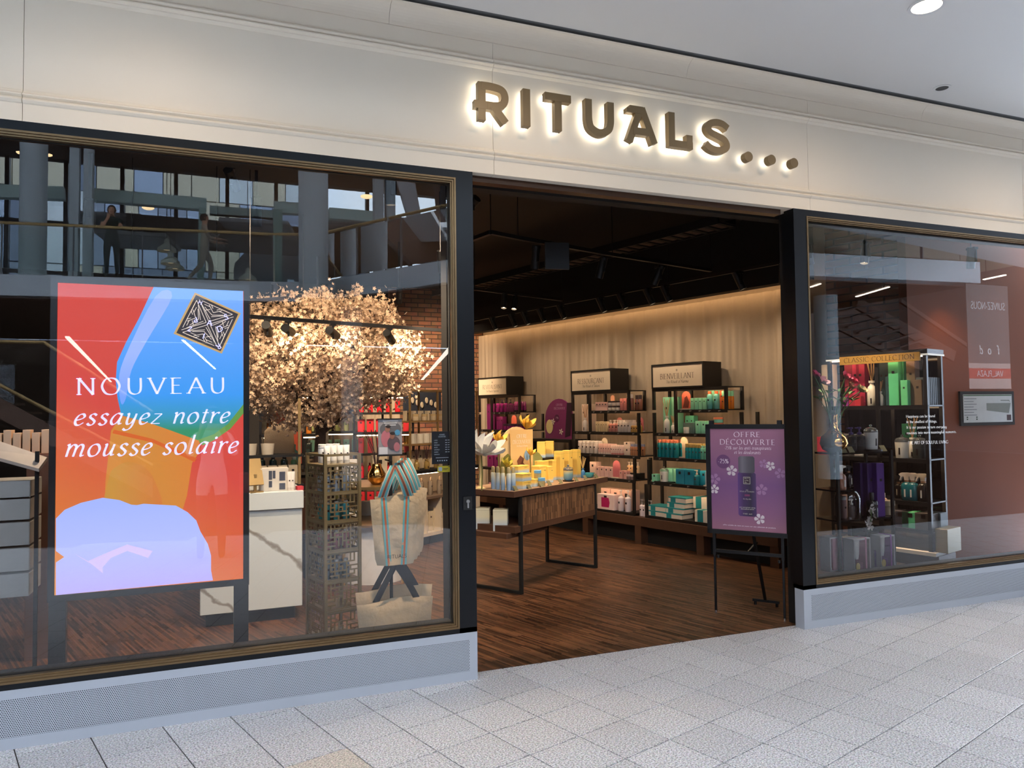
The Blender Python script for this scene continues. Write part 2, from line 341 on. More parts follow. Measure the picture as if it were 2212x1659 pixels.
# ---- shop-front metalwork
BRASS = M('brushed brass rail', (190, 158, 106), .35, metal=.7)
BLK = M('black anodised aluminium', (27, 29, 33), .28, metal=.6, var=.1, scale=4)
BRZ = M('bronze glazing bead', (126, 104, 76), .3, metal=.85, var=.08)
GRY = M('grey powder coated steel', (172, 178, 188), .45, metal=.15, var=.02)
GLASS = glassmat('shop glass', .088)
def perf():
    m = bpy.data.materials.new('perforated grey steel'); m.use_nodes = True; nt = m.node_tree; b = nt.nodes['Principled BSDF']; L = nt.links.new
    tc = nt.nodes.new('ShaderNodeTexCoord'); sp = nt.nodes.new('ShaderNodeSeparateXYZ'); L(tc.outputs['Object'], sp.inputs[0])
    def mth(op, a, bb=None):
        n = nt.nodes.new('ShaderNodeMath'); n.operation = op
        for i, q in enumerate((a, bb)):
            if q is None: continue
            if isinstance(q, (int, float)): n.inputs[i].default_value = q
            else: L(q, n.inputs[i])
        return n.outputs[0]
    px, pz = .0092, .0086
    vv = mth('DIVIDE', sp.outputs[2], pz); row = mth('FLOOR', vv); odd = mth('FLOORED_MODULO', row, 2)
    uu = mth('ADD', mth('DIVIDE', sp.outputs[0], px), mth('MULTIPLY', odd, .5))
    fx = mth('SUBTRACT', mth('FRACT', uu), .5); fz = mth('MULTIPLY', mth('SUBTRACT', mth('FRACT', vv), .5), pz/px)
    d = mth('SQRT', mth('ADD', mth('MULTIPLY', fx, fx), mth('MULTIPLY', fz, fz)))
    hole = mth('LESS_THAN', d, .285)
    mx = nt.nodes.new('ShaderNodeMix'); mx.data_type = 'RGBA'; L(hole, mx.inputs[0]); mx.inputs[6].default_value = lin((172, 178, 188))+(1,); mx.inputs[7].default_value = (.006, .006, .008, 1)
    L(mx.outputs[2], b.inputs['Base Color']); b.inputs['Roughness'].default_value = .45
    MATS['perf'] = m; return m
PERF = perf()
def window(n, x0, x1, label, hole0, hole1):
    w = link('window_%d' % n, None); w['kind'] = 'structure'; w['label'] = label
    f = MB().box(x0, x1, 0, .1, 3.035, 3.083).box(x0, x1, 0, .1, .283, .312)
    f.box(x0, x0+(.11 if n == 1 else .12), 0, .13, .283, 3.035).box(x1-.11, x1, 0, .13, .283, 3.035)
    part('frame', f, BLK, w)
    a, b = x0+(.11 if n == 1 else .12), x1-.11
    bd = MB()
    for k, (s, y) in enumerate(((0, -.004), (.011, .004), (.021, .014))):
        e = s+.0105 if k < 2 else s+.009
        bd.box(a+s, b-s, y, .045, .312+s, .312+e).box(a+s, b-s, y, .045, 3.035-e, 3.035-s)
        bd.box(a+s, a+e, y, .045, .312+e, 3.035-e).box(b-e, b-s, y, .045, .312+e, 3.035-e)
    part('bead', bd, BRZ, w)
    gs = MB().box(a+.03, b-.03, .046, .06, .342, 3.005); bl = MB()
    bl.box(a+.02, b-.02, .045, .075, .333, .345).box(a+.02, b-.02, .045, .075, 3.0, 3.014).box(a+.02, a+.033, .045, .075, .345, 3.0).box(b-.033, b-.02, .045, .075, .345, 3.0)
    part('gasket', bl, BLACKP, w)
    part('glass_pane', MB().add([(a+.03, .05, .342), (b-.03, .05, .342), (b-.03, .05, 3.005), (a+.03, .05, 3.005)], [(0, 1, 2, 3)]), GLASS, w)
    g = MB().box(x0, x1, -.002, .088, 0, .283)
    part('grille_box', g, GRY, w)
    hp = MB().box(hole0, hole1, -.0035, -.0018, .056, .24)
    part('perforated_panel', hp, PERF, w)
    return w
window(1, -3.3, 1.465, 'wide shop window with bronze beads holding the lit screen', -3.2, 1.415)
window(2, 3.966, 7.3, 'shop window beside the easel with bronze beads', 4.038, 7.2)
# key switch on the post
ks = thing('key_switch', 'small black key switch on the metal post beside the opening', 'switch', atY(1010, 1087, -.004))
part('plate', MB().box(-.028, .028, -.008, .004, -.04, .04), BLACKP, ks)
part('key_cylinder', MB().prism([(.011*math.cos(a), .012+.011*math.sin(a)) for a in [k*.52 for k in range(12)]], -.013, -.008).box(-.005, .005, -.013, -.008, -.028, .006), M('brushed nickel', (190, 190, 190), .3, metal=1), ks)
# opening head track and jambs
hd = MB().box(1.465, 3.9, .06, .13, 3.045, 3.083)
struct('door_1', hd, M('dark bronze door track', (78, 56, 44), .3, metal=.7), None, label='dark bronze track over the open shop entrance')
struct('trim_2', MB().box(1.33, 1.46, .13, .25, 0.003, 3.3).box(4.005, 4.13, .088, .2, .003, 3.3), BLACKP)
struct('wall_lintel', MB().box(-5, 7.6, .2, .3, 3.05, 3.8), BLACKP)
struct('baseboard_shop', MB().box(-3.3, 1.33, .09, .16, 0, .34).box(4.13, 7.3, .09, .16, 0, .34), BLACKP)
# ---- ceiling fittings
GLOWW = glow('warm lamp face', (255, 236, 205), 14); 
CHR = M('satin white ring', (215, 215, 215), .4)
def downlight(x, y, z, label, power, up=None):
    d = thing('downlight', label, 'ceiling light', (x, y, z), group='downlights in the mall ceiling')
    part('ring', MB().lathe([(.105, -.004), (.105, .002), (.085, .002), (.085, -.004), (.105, -.004)], 28, cap=False), CHR, d)
    part('lens', MB().lathe([(.0, -.001), (.084, -.001), (.084, .003)], 28), GLOWW, d)
    lamp('downlight_beam', 'SPOT', (x, y, z-.02), power, (1, .76, .54), (x, y, 0), .06, 158, 1)
for i, x in enumerate((-.35, 1.84, 4.03, 6.22)):
    downlight(x, -1.1, 4.049, ['round warm downlight above the big screen', 'round warm downlight in front of the shop name', 'bright round downlight at the top of the picture beside the cornice', 'round warm downlight above the last window'][i], 72)
sp = thing('ceiling_speaker', 'small dark round ceiling outlet with pale rim', 'ceiling outlet', atZ(2035, 190, 4.049))
part('rim', MB().lathe([(.062, -.004), (.062, .002), (.045, .002), (.045, -.004), (.062, -.004)], 24, cap=False), CHR, sp)
part('grille', MB().lathe([(0, -.002), (.046, -.002), (.046, .003)], 24), M('dark mesh', (60, 60, 62), .7), sp)

# partition between the entrance and the right-hand display, black
pa_, pb_ = V((4.1, .2, 0)), V((5.66, 1.82, 0)); dn = V((.72, -.69, 0))*.05
struct('wall_partition', MB().add([pa_, pb_, pb_+dn, pa_+dn]+[q+V((0, 0, 3.62)) for q in (pa_, pb_, pb_+dn, pa_+dn)], [(0, 3, 2, 1), (4, 5, 6, 7), (0, 1, 5, 4), (1, 2, 6, 5), (2, 3, 7, 6), (3, 0, 4, 7)]), BLACKP)
# ============================================================ lettering: strokes of a broad pen
_G = {
'A': (6.2, 'l0,0 3.1,7;l3.1,7 6.2,0;h1.2,2.5 5,2.5'), 'B': (4.7, 'l.6,0 .6,7;c.6,6.9 2.6,7 3.8,6 3.5,4.5 2.4,3.8 .6,3.7;c.6,3.7 3.2,3.8 4.5,2.7 4.3,.9 2.8,0 .6,.1'),
'C': (6.2, 'c6,5.9 4.6,6.9 2.6,7 .8,5.8 .1,3.5 .8,1.2 2.6,0 4.6,.1 6,1.2'), 'D': (6.5, 'l.6,0 .6,7;c.6,6.9 3.2,7 5.6,5.8 6.4,3.5 5.6,1.2 3.2,0 .6,.1'),
'E': (4.4, 'l.6,0 .6,7;h.6,6.9 4,6.9;h.6,3.7 3.4,3.7;h.6,.1 4.2,.1'), 'F': (4.2, 'l.6,0 .6,7;h.6,6.9 4,6.9;h.6,3.7 3.4,3.7'),
'G': (6.5, 'c6,5.9 4.6,6.9 2.6,7 .8,5.8 .1,3.5 .8,1.2 2.6,0 4.6,.1 6,.8;l6,.8 6,3.2'), 'H': (6.2, 'l.6,0 .6,7;l5.6,0 5.6,7;h.6,3.7 5.6,3.7'), 'I': (1.6, 'l.8,0 .8,7'),
'J': (2.4, 'c1.8,7 1.8,1 1.2,-.6 0,-1'), 'K': (5.4, 'l.6,0 .6,7;l5,7 .7,3.6;l1.6,4.2 5.4,0'), 'L': (4.2, 'l.6,0 .6,7;h.6,.1 4.1,.1'), 'M': (7.4, 'l.7,0 1,7;l1,7 3.7,.4;l3.7,.4 6.4,7;l6.4,7 6.9,0'),
'N': (6.4, 'l.6,0 .6,7;l.6,7 5.8,0;l5.8,0 5.8,7'), 'O': (7, 'c3.5,7 1.4,6.3 .2,3.5 1.4,.7 3.5,0 5.6,.7 6.8,3.5 5.6,6.3 3.5,7'), 'P': (4.5, 'l.6,0 .6,7;c.6,6.9 2.8,7 4.2,6 4.2,4.5 2.8,3.4 .6,3.3'),
'Q': (7, 'c3.5,7 1.4,6.3 .2,3.5 1.4,.7 3.5,0 5.6,.7 6.8,3.5 5.6,6.3 3.5,7;l3.6,.8 6.8,-1.2'), 'R': (5.2, 'l.6,0 .6,7;c.6,6.9 2.6,7 3.9,6 3.8,4.6 2.6,3.7 .6,3.6;l2.4,3.6 5.2,0'),
'S': (4.2, 'c3.6,6 2.6,6.9 1.2,6.8 .4,5.6 1,4.3 2.6,3.3 3.7,2.2 3.5,.7 2.2,0 .9,.1 .2,1.1'), 'T': (5.6, 'l2.8,0 2.8,7;h.2,6.9 5.4,6.9'), 'U': (6.2, 'c.8,7 .8,2.6 1.4,.7 3.1,0 4.8,.7 5.4,2.6 5.4,7'),
'V': (6, 'l0,7 3,0;l3,0 6,7'), 'W': (9, 'l0,7 2.4,0;l2.4,0 4.5,7;l4.5,7 6.8,0;l6.8,0 9,7'), 'X': (5.8, 'l.2,7 5.6,0;l5.4,7 .4,0'), 'Y': (5.6, 'l0,7 2.8,3.4;l5.6,7 2.8,3.4;l2.8,3.4 2.8,0'), 'Z': (5, 'h.4,6.9 4.8,6.9;l4.8,6.9 .2,.1;h.2,.1 4.8,.1'),
'a': (3.8, 'c3.1,3.9 1.8,4.4 .6,3.2 .2,1.4 1,.1 2.2,.8 3.1,3;c3.2,4.4 2.9,1.4 3.1,.3 3.9,.5'), 'b': (3.8, 'l.5,7.2 .5,.3;c.5,2.6 1.6,4.2 2.9,4.1 3.5,2.6 2.8,.6 1.4,0 .5,.4'), 'c': (3.1, 'c2.9,3.7 1.8,4.4 .6,3.4 .2,1.7 .9,.2 2,.1 3,.9'),
'd': (3.9, 'c3,3.9 1.8,4.4 .6,3.2 .2,1.4 1,.1 2.2,.8 3,2.6;c3.2,7.2 2.9,1.4 3.1,.3 3.9,.5'), 'e': (3.1, 'c.4,1.9 2.2,2.5 2.8,3.4 2.1,4.3 .9,3.8 .2,2 .7,.3 1.8,.1 3,1'), 'f': (2.4, 'c2.9,6.8 2,7.2 1.3,6 1.1,3 .9,0;h0,4.2 2.3,4.2'),
'g': (3.8, 'c3.1,3.9 1.8,4.4 .6,3.2 .3,1.6 1,.5 2.2,1 3.1,3;c3.2,4.3 3.1,0 2.6,-1.7 1.2,-2.1 .2,-1.4'), 'h': (4, 'l.5,7.2 .5,0;c.5,2.4 1.7,4.1 2.8,4.1 3.2,3.2 3.1,1 3.3,.2 4,.5'), 'i': (1.7, 'c.2,3.9 .9,4.1 .9,1 1,.2 1.8,.6;d.95,5.9'),
'j': (1.6, 'c.8,4.3 .8,-.8 .2,-2;d.9,5.9'), 'k': (3.7, 'l.5,7.2 .5,0;l3.2,4.2 .6,2;l1.2,2.5 3.5,0'), 'l': (1.8, 'c.7,7.2 .8,1.2 1,.2 1.8,.6'), 'm': (6, 'c0,4 .6,4.2 .7,0;c.7,2.4 1.6,4.1 2.5,4.1 2.9,3.3 2.8,0;c2.8,2.4 3.8,4.1 4.7,4.1 5.1,3.2 5,1 5.2,.2 6,.5'),
'n': (4, 'c0,4 .6,4.2 .7,0;c.7,2.4 1.8,4.1 2.8,4.1 3.2,3.2 3.1,1 3.3,.2 4,.5'), 'o': (3.7, 'c1.9,4.3 .7,3.7 .2,2 .8,.4 1.8,0 3,.6 3.5,2.3 2.9,3.8 1.9,4.3'), 'p': (3.9, 'c.1,4.1 .6,4.1 .6,-2.2;c.6,2.6 1.7,4.2 3,4.1 3.5,2.6 2.8,.6 1.5,0 .6,.4'),
'q': (3.8, 'c3.1,3.9 1.8,4.4 .6,3.2 .2,1.4 1,.1 2.2,.8 3.1,3;l3.2,4.3 3.1,-2.2'), 'r': (2.8, 'c0,4 .6,4.2 .7,0;c.7,2.3 1.5,3.8 2.3,4.2 2.9,3.9'), 's': (2.8, 'c2.5,3.7 1.6,4.3 .7,3.9 .6,3 1.6,2.2 2.4,1.3 2,.2 1,0 .2,.7'), 't': (2.3, 'c1.2,5.6 1,1.4 1.2,.2 2.3,.6;h0,4.2 2.2,4.2'),
'u': (4, 'c.1,4 .7,4.1 .6,1.2 1.1,.1 2.2,.7 3,2.6;c3.1,4.2 2.9,1.4 3.1,.3 3.9,.5'), 'v': (3.5, 'c.1,4 .8,4.1 1.3,.1 2.6,1.6 3.2,4.2'), 'w': (5.2, 'c.1,4 .7,4.1 1.1,.1 2.7,3.8;c2.7,3.8 2.9,.1 4.2,1.6 4.8,4.2'), 'x': (3.5, 'l.4,4.2 3.2,0;l3.3,4.2 .2,0'),
'y': (3.8, 'c.1,4 .7,4.1 .7,1.2 1.2,.1 2.3,.7 3,2.6;c3.2,4.2 2.9,0 2.2,-1.7 1,-2.2 .1,-1.6'), 'z': (3.3, 'h.4,4 3,4;l3,4 .2,.2;h.2,.2 3.2,.2'),
'0': (4, 'c2,6.8 .6,5.4 .3,3.4 .6,1.4 2,0 3.4,1.4 3.7,3.4 3.4,5.4 2,6.8'), '1': (2.6, 'l1.4,0 1.4,6.8;l1.4,6.8 .3,5.8'), '2': (3.8, 'c.4,5.4 1.2,6.7 2.6,6.6 3.2,5.2 2.4,3.2 .3,.2;h.3,.2 3.6,.2'), '3': (3.6, 'c.5,6 1.8,6.8 3,5.8 2.6,4.2 1.6,3.7;c1.6,3.7 3.2,3 3.2,1.2 1.8,0 .3,.6'),
'5': (3.7, 'h3.2,6.6 1,6.6;l1,6.6 .7,3.7;c.7,3.7 2.2,4.2 3.3,2.9 3,.9 1.6,0 .3,.5'), '9': (3.8, 'c3.3,4.6 2.2,3.4 .8,3.8 .4,5.4 1.4,6.8 2.9,6.4 3.4,4.6 2.8,1.8 1,0'), '%': (6, 'c1.4,6.8 .3,5.2 1.4,3.6 2.5,5.2 1.4,6.8;l4.9,6.8 1.1,0;c4.6,3.2 3.5,1.6 4.6,0 5.7,1.6 4.6,3.2'),
'-': (2.6, 'h.3,2.4 2.2,2.4'), '.': (1.4, 'd.6,.3'), ',': (1.4, 'l.8,.4 .3,-1'), "'": (1.2, 'l.7,7 .5,5.4'), ':': (1.4, 'd.6,.4;d.6,3.4'), '_': (4, 'h0,-.6 4,-.6'), ' ': (2.2, ''), '@': (6, 'c4.2,4 2.6,4.2 1.8,2.6 2.8,1.4 4.2,2.6 4.6,1.4 5.6,3 4.6,5.4 2.4,5.8 .5,3.6 1,.6 3.4,-.6'),
}
for k, base, acc in (('é', 'e', 'l2.6,6.6 1.5,5.2'), ('É', 'E', 'l3.2,8.9 2,7.7'), ('Ç', 'C', 'c3.4,0 3.5,-.9 2.6,-1.7 1.8,-1.4')): _G[k] = (_G[base][0], _G[base][1]+';'+acc)
def spline(P, n=5):
    out = []
    cl = len(P) > 3 and abs(P[0][0]-P[-1][0])+abs(P[0][1]-P[-1][1]) < 1e-6
    for i in range(len(P)-1):
        p1, p2 = P[i], P[i+1]; p0 = P[i-1] if i else (P[-2] if cl else p1); p3 = P[i+2] if i+2 < len(P) else (P[1] if cl else p2)
        for k in range(n):
            t = k/n; out.append(tuple(.5*(2*p1[a]+(p2[a]-p0[a])*t+(2*p0[a]-5*p1[a]+4*p2[a]-p3[a])*t*t+(3*p1[a]-p0[a]-3*p2[a]+p3[a])*t**3) for a in (0, 1)))
    return out+[P[-1]]
def pen(mb, pts, thick, thin, ang, tf):
    n = len(pts); row = []
    for i, p in enumerate(pts):
        a, b = pts[max(i-1, 0)], pts[min(i+1, n-1)]; dx, dy = b[0]-a[0], b[1]-a[1]; L = math.hypot(dx, dy) or 1; dx /= L; dy /= L
        wd = (thin+(thick-thin)*abs(dy*math.cos(ang)-dx*math.sin(ang)))/2
        row.append((tf(p[0]-dy*wd, p[1]+dx*wd), tf(p[0]+dy*wd, p[1]-dx*wd)))
    k = len(mb.v)
    for a, b in row: mb.v += [a, b]
    for i in range(n-1): mb.f.append((k+2*i, k+2*i+1, k+2*i+3, k+2*i+2))
def letters(s, cap=1., track=.9, thick=.85, thin=.24, shear=0, serif=True, width=None, align='c', ang=.3, n=5):
    """text as flat strokes in x,z (y = 0); cap = height of capitals; returns builder and width"""
    mb = MB(); adv = []; x = 0
    for ch in s: adv.append(x); x += _G.get(ch, _G['o'])[0]+track
    W = x-track; u = cap/7; sx = (width/(W*u)) if width else 1
    ox = {'c': W/2, 'l': 0, 'r': W}[align]
    for ch, a in zip(s, adv):
        def tf(px, py): return ((px+a-ox+py*shear)*u*sx, 0, py*u)
        for st in _G.get(ch, _G['o'])[1].split(';'):
            if not st: continue
            P = [tuple(float(q) for q in w_.split(',')) for w_ in st[1:].split()]
            if st[0] == 'c': pen(mb, spline(P, n), thick, thin, ang, tf)
            elif st[0] == 'l':
                pen(mb, P, thick, thin, ang, tf)
                if serif:
                    for q in P:
                        if abs(q[1]) < .01 or abs(q[1]-7) < .01:
                            if ch in 'NM' and q in ((.6, 7.), (1., 7.)) : pass
                            d = thin*.55; yy = q[1]+(d if q[1] < 3 else -d)
                            if ch in 'AVN' and q in ((3.1, 7.), (3., 0.), (5.8, 0.)): continue
                            pen(mb, [(q[0]-.95, yy), (q[0]+.95, yy)], thin*1.1, thin*1.1, 0, tf)
            elif st[0] == 'h': pen(mb, P, thin*1.15, thin*1.15, 0, tf)
            elif st[0] == 'd':
                q = P[0]; r = thick*.62; k = len(mb.v); mb.v += [tf(q[0]+r*math.cos(t*.785), q[1]+r*math.sin(t*.785)) for t in range(8)]; mb.f.append(tuple(range(k, k+8)))
    return mb, W*u*sx
def words(s, cap, width, align, track, kw):
    """every word of a line is a piece of its own: (builder) list"""
    tot = sum(_G.get(c, _G['o'])[0]+track for c in s)-track; u = cap/7; sx = (width/(tot*u)) if width else 1
    x = {'c': -tot/2, 'l': 0, 'r': -tot}[align]; out = []
    for wd in s.split(' '):
        if wd:
            mb, W = letters(wd, cap, track=track, align='l', **kw); mb.v = [((a/u+0)*u*sx+x*u*sx, b, c) for a, b, c in mb.v]; out.append(mb)
        x += sum(_G.get(c, _G['o'])[0]+track for c in wd)+_G[' '][0]+track
    return out
def write(parent, name, s, mat, loc, cap, rot=(0, 0, 0), width=None, align='c', track=.9, **kw):
    return [part(name, mb, mat, parent, loc, rot=rot) for mb in words(s, cap, width, align, track, kw)]
def write2(parent, name, s, mat, A, B, y, cap, track=.9, **kw):
    """a line of text whose baseline runs between two picture points on the plane y"""
    a, b = atY(*A, y), atY(*B, y); o = parent.location if parent else V()
    return [part(name, mb, mat, parent, a-o, rot=(0, -math.atan2(b.z-a.z, b.x-a.x), 0)) for mb in words(s, cap, (b-a).length, 'l', track, kw)]
# ============================================================ illuminated shop name
SGN = M('dark bronze letter', (126, 106, 74), .42, metal=.2, var=.03); HALO = glow('white halo led', (255, 250, 240), 5.5)
sign = thing('shop_sign', 'backlit bronze letters of the shop name on the fascia', 'sign', (0, -.02, 3.39))
YF = -.075
def sx_(px, py): p = atY(px, py, YF); return p.x, p.z
def bpoly(pts, wd, closed=False):
    """constant-width mitred stroke -> list of quads in x,z"""
    out = []
    n = len(pts)
    for i in range(n-1 if not closed else n):
        a, b = V(pts[i]), V(pts[(i+1) % n]); d = (b-a).normalized(); nn = V((-d.y, d.x))*wd/2
        ea = d*(wd/2 if (i > 0 or closed) else 0); eb = d*(wd/2 if (i < n-2 or closed) else 0)
        out.append([tuple(a-ea*.0-nn), tuple(b+eb*.0-nn), tuple(b+eb*.0+nn), tuple(a-ea*.0+nn)])
    return out
def ribbon2(pts, wd):
    """smooth ribbon outline"""
    L, R = [], []; n = len(pts)
    for i, p in enumerate(pts):
        a, b = V(pts[max(i-1, 0)]), V(pts[min(i+1, n-1)]); d = (b-a).normalized(); nn = V((-d.y, d.x))*wd/2
        L.append((p[0]+nn.x, p[1]+nn.y)); R.append((p[0]-nn.x, p[1]-nn.y))
    return L, R
def strip3d(mb, L, R, y0, y1):
    n = len(L); k = len(mb.v)
    for (a, b), (c, d) in zip(L, R): mb.v += [(a, y0, b), (c, y0, d), (a, y1, b), (c, y1, d)]
    for i in range(n-1):
        a = k+4*i; b = a+4; mb.f += [(a, a+1, b+1, b), (a+2, b+2, b+3, a+3), (a, b, b+2, a+2), (a+1, a+3, b+3, b+1)]
    mb.f += [(k, k+2, k+3, k+1), (k+4*n-4, k+4*n-3, k+4*n-1, k+4*n-2)]
SW = .049
def letter(strokes, x0, x1, name='letter'):
    """strokes in unit box (height 1 = .235 m); placed with left edge at x0"""
    H = .237; W = x1-x0; mb = MB(); hb = MB()
    for si, (kind, P) in enumerate(strokes):
        Q = [(x0+u*W, 3.39-.003+v*H) for u, v in P]
        if kind == 'c': Q = spline(Q, 6)
        for m, wd, ya, yb in ((mb, SW, YF+.0, YF+.045), (hb, SW*.72, YF+.046, YF+.05)):
            L, R = ribbon2(Q if m is mb else ([(x0+u*W, 3.387+v*H) for u, v in P] if kind != 'c' else spline([(x0+u*W, 3.387+v*H) for u, v in P], 2)), wd)
            if m is mb: strip3d(m, L, R, ya-.0007*si, yb-.0005*si)
            else:
                for (a, b), (c, d), (e, f), (g_, h_) in zip(L[:-1], L[1:], R[:-1], R[1:]): m.quad((a, yb, b), (c, yb, d), (g_, yb, h_), (e, yb, f))
    for m in (mb, hb): m.v = [(a, b+.02, c-3.39) for a, b, c in m.v]
    o = part(name, mb, SGN, sign); part('halo_led', hb, HALO, o)
e_ = .1
X = lambda px, py: atY(px, py, YF).x
def fr(a, b): return a, b
L_ = lambda *p: ('l', p)
letter([L_((.1, 0), (.1, 1)), L_((-.16, .4), (.6, .4)), ('c', ((.08, .9), (.45, .9), (.8, .84), (.9, .65), (.8, .46), (.5, .4), (.3, .4))), L_((.48, .42), (.92, 0))], X(1035, 230), X(1097, 240))
letter([L_((.5, 0), (.5, 1))], X(1130, 240), X(1146, 243))
letter([L_((.5, 0), (.5, .9)), L_((0, .9), (1, .9))], X(1178, 250), X(1234, 250))
letter([('c', ((.12, 1), (.12, .7), (.13, .4), (.22, .2), (.5, .1), (.78, .2), (.87, .4), (.88, .7), (.88, 1)))], X(1264.5, 265), X(1327, 265))
letter([L_((.08, 0), (.47, .98)), L_((.92, 0), (.5, .98)), L_((.1, .91), (.55, .91)), L_((.1, .93), (.1, .8)), L_((.2, .3), (.8, .3))], X(1355, 285), X(1419, 285))
letter([L_((.13, 0), (.13, 1)), L_((0.02, .1), (1, .1)), L_((.86, .05), (.86, .4))], X(1445, 295), X(1496.5, 295))
letter([('c', ((.93, .78), (.74, .88), (.5, .91), (.24, .85), (.14, .72), (.24, .59), (.5, .51), (.78, .42), (.88, .26), (.76, .13), (.48, .08), (.22, .13), (.04, .24)))], X(1523, 305), X(1577, 305))
for px, py in ((1617.5, 338), (1667.5, 344.6), (1716, 351.7)):
    c = atY(px, py, YF)
    def dsk(r, y0, y1): return MB().prism([(c.x+r*math.cos(k*.3927), c.z-3.39+r*math.sin(k*.3927)) for k in range(16)], y0+.02, y1+.02)
    o = part('dot', dsk(.036, YF, YF+.045), SGN, sign); part('halo_led', MB().quad(*[(c.x+.028*math.cos(k*.785), YF+.07, c.z-3.39+.028*math.sin(k*.785)) for k in range(8)]), HALO, o)
# ============================================================ big digital screen
YS = .27
scr = thing('digital_signage', 'large upright lit advertising screen with orange and blue picture', 'screen', (-.325, YS, 0))
def spoly(pts, layer, smooth=False):
    if smooth: pts = spline(list(pts)+[pts[0]], 4)[:-1]
    m = MB(); m.add([atY(x, y, YS)-scr.location+V((0, -.0006*layer, 0)) for x, y in pts], [tuple(range(len(pts)))]); return m
DKF = M('black screen frame', (24, 26, 30), .3, var=.1)
F = MB(); x0, x1, z0, z1 = -.79+.325, .146+.325, .665, 2.322
F.box(x0-.032, x1+.032, .004, .07, z0-.035, z1+.035)
for a, b, c, d in ((x0-.032, x0, z0-.035, z1+.035), (x1, x1+.032, z0-.035, z1+.035), (x0, x1, z1, z1+.035), (x0, x1, z0-.035, z0)): F.box(a, b, -.006, .004, c, d)
part('frame', F, DKF, scr)
part('stand', MB().box(x0-.03, x0+.05, .02, .07, .012, z0).box(x1-.05, x1+.03, .02, .07, .012, z0).box(x0-.06, x1+.06, -.1, .3, .003, .02), DKF, scr)
EM = 1.12
part('picture', MB().quad((x0, .003, z0), (x1, .003, z0), (x1, .003, z1), (x0, .003, z1)), grad('screen red', ((0, (214, 140, 44)), (.22, (212, 110, 44)), (.5, (208, 66, 52)), (.8, (206, 62, 50)), (1, (196, 86, 78))), emit=EM, vec=(.55, 0, .85), a=.25, b=2.3), scr)
part('bulb_print', spoly([(332, 620), (525, 628), (526, 873), (512, 898), (490, 922), (462, 944), (425, 951), (380, 934), (330, 916), (262, 897), (254, 860), (250, 822), (253, 782), (272, 740), (300, 688)], 1),
     grad('screen blue', ((0, (44, 140, 96)), (.1, (46, 148, 190)), (.25, (52, 150, 240)), (.6, (84, 158, 248)), (1, (120, 172, 250))), axis='Z', emit=EM, a=1.52, b=2.33), scr)
part('bulb_print', spoly([(336, 640), (372, 640), (318, 735), (284, 800), (272, 860), (262, 872), (257, 830), (268, 775)], 2, True), grad('screen lilac', ((0, (96, 150, 246)), (.5, (156, 182, 255)), (1, (150, 180, 252))), axis='Z', emit=EM, a=1.6, b=2.3), scr)
part('bulb_print', spoly([(526, 873), (526, 893), (498, 926), (464, 950), (438, 962), (425, 951), (462, 938), (492, 916)], 2), glow('screen green', (88, 130, 58), EM), scr)
part('nozzle_print', spoly([(262, 898), (330, 916), (430, 952), (432, 975), (415, 1000), (404, 1070), (392, 1110), (225, 1110), (228, 1040), (240, 930)], 3), grad('screen orange', ((0, (206, 132, 44)), (.5, (214, 120, 40)), (1, (222, 66, 44))), emit=EM, vec=(1, 0, .3), a=.42, b=1.0), scr)
part('nozzle_print', spoly([(246, 928), (330, 948), (425, 990), (420, 998), (330, 956), (243, 936)], 4), glow('screen dark orange', (186, 84, 30), EM), scr)
part('nozzle_print', spoly([(232, 1108), (236, 1030), (252, 1008), (278, 998), (310, 1008), (335, 1040), (345, 1108)], 4, True), grad('screen amber', ((0, (196, 140, 50)), (1, (212, 92, 40))), emit=EM, a=-.2, b=.25), scr)
part('foam_print', spoly([(121, 1120), (140, 1101), (175, 1086), (222, 1075), (258, 1080), (284, 1090), (296, 1091), (310, 1088), (345, 1090), (380, 1092), (405, 1106), (424, 1124), (433, 1148), (449, 1175), (456, 1200), (456, 1232), (460, 1253.5), (121, 1285.5), (121, 1215), (139, 1203), (121, 1190)], 5),
     grad('screen foam', ((0, (184, 172, 244)), (.5, (176, 188, 254)), (1, (158, 178, 252))), axis='Z', emit=EM, a=.66, b=1.2), scr)
part('foam_print', spoly([(160, 1195), (200, 1220), (222, 1238), (222, 1225), (240, 1205), (275, 1190), (320, 1205), (330, 1190), (275, 1176), (240, 1190), (190, 1212)], 6), glow('screen foam shade', (190, 172, 214), EM), scr)
WT = glow('screen white letters', (206, 202, 255), EM*1.05)
for s, a, b, cap, it in (('NOUVEAU', (167, 853), (486, 849), .089, 0), ('essayez notre', (158, 919), (492, 913), .098, 1), ('mousse solaire', (138, 987), (510, 978), .104, 1)):
    write2(scr, 'lettering', s, WT, a, b, YS-.006, cap, track=2.6 if not it else 1.0, thick=.92 if not it else .8, thin=.26, shear=.27*it, serif=not it, ang=.3 if not it else .55)
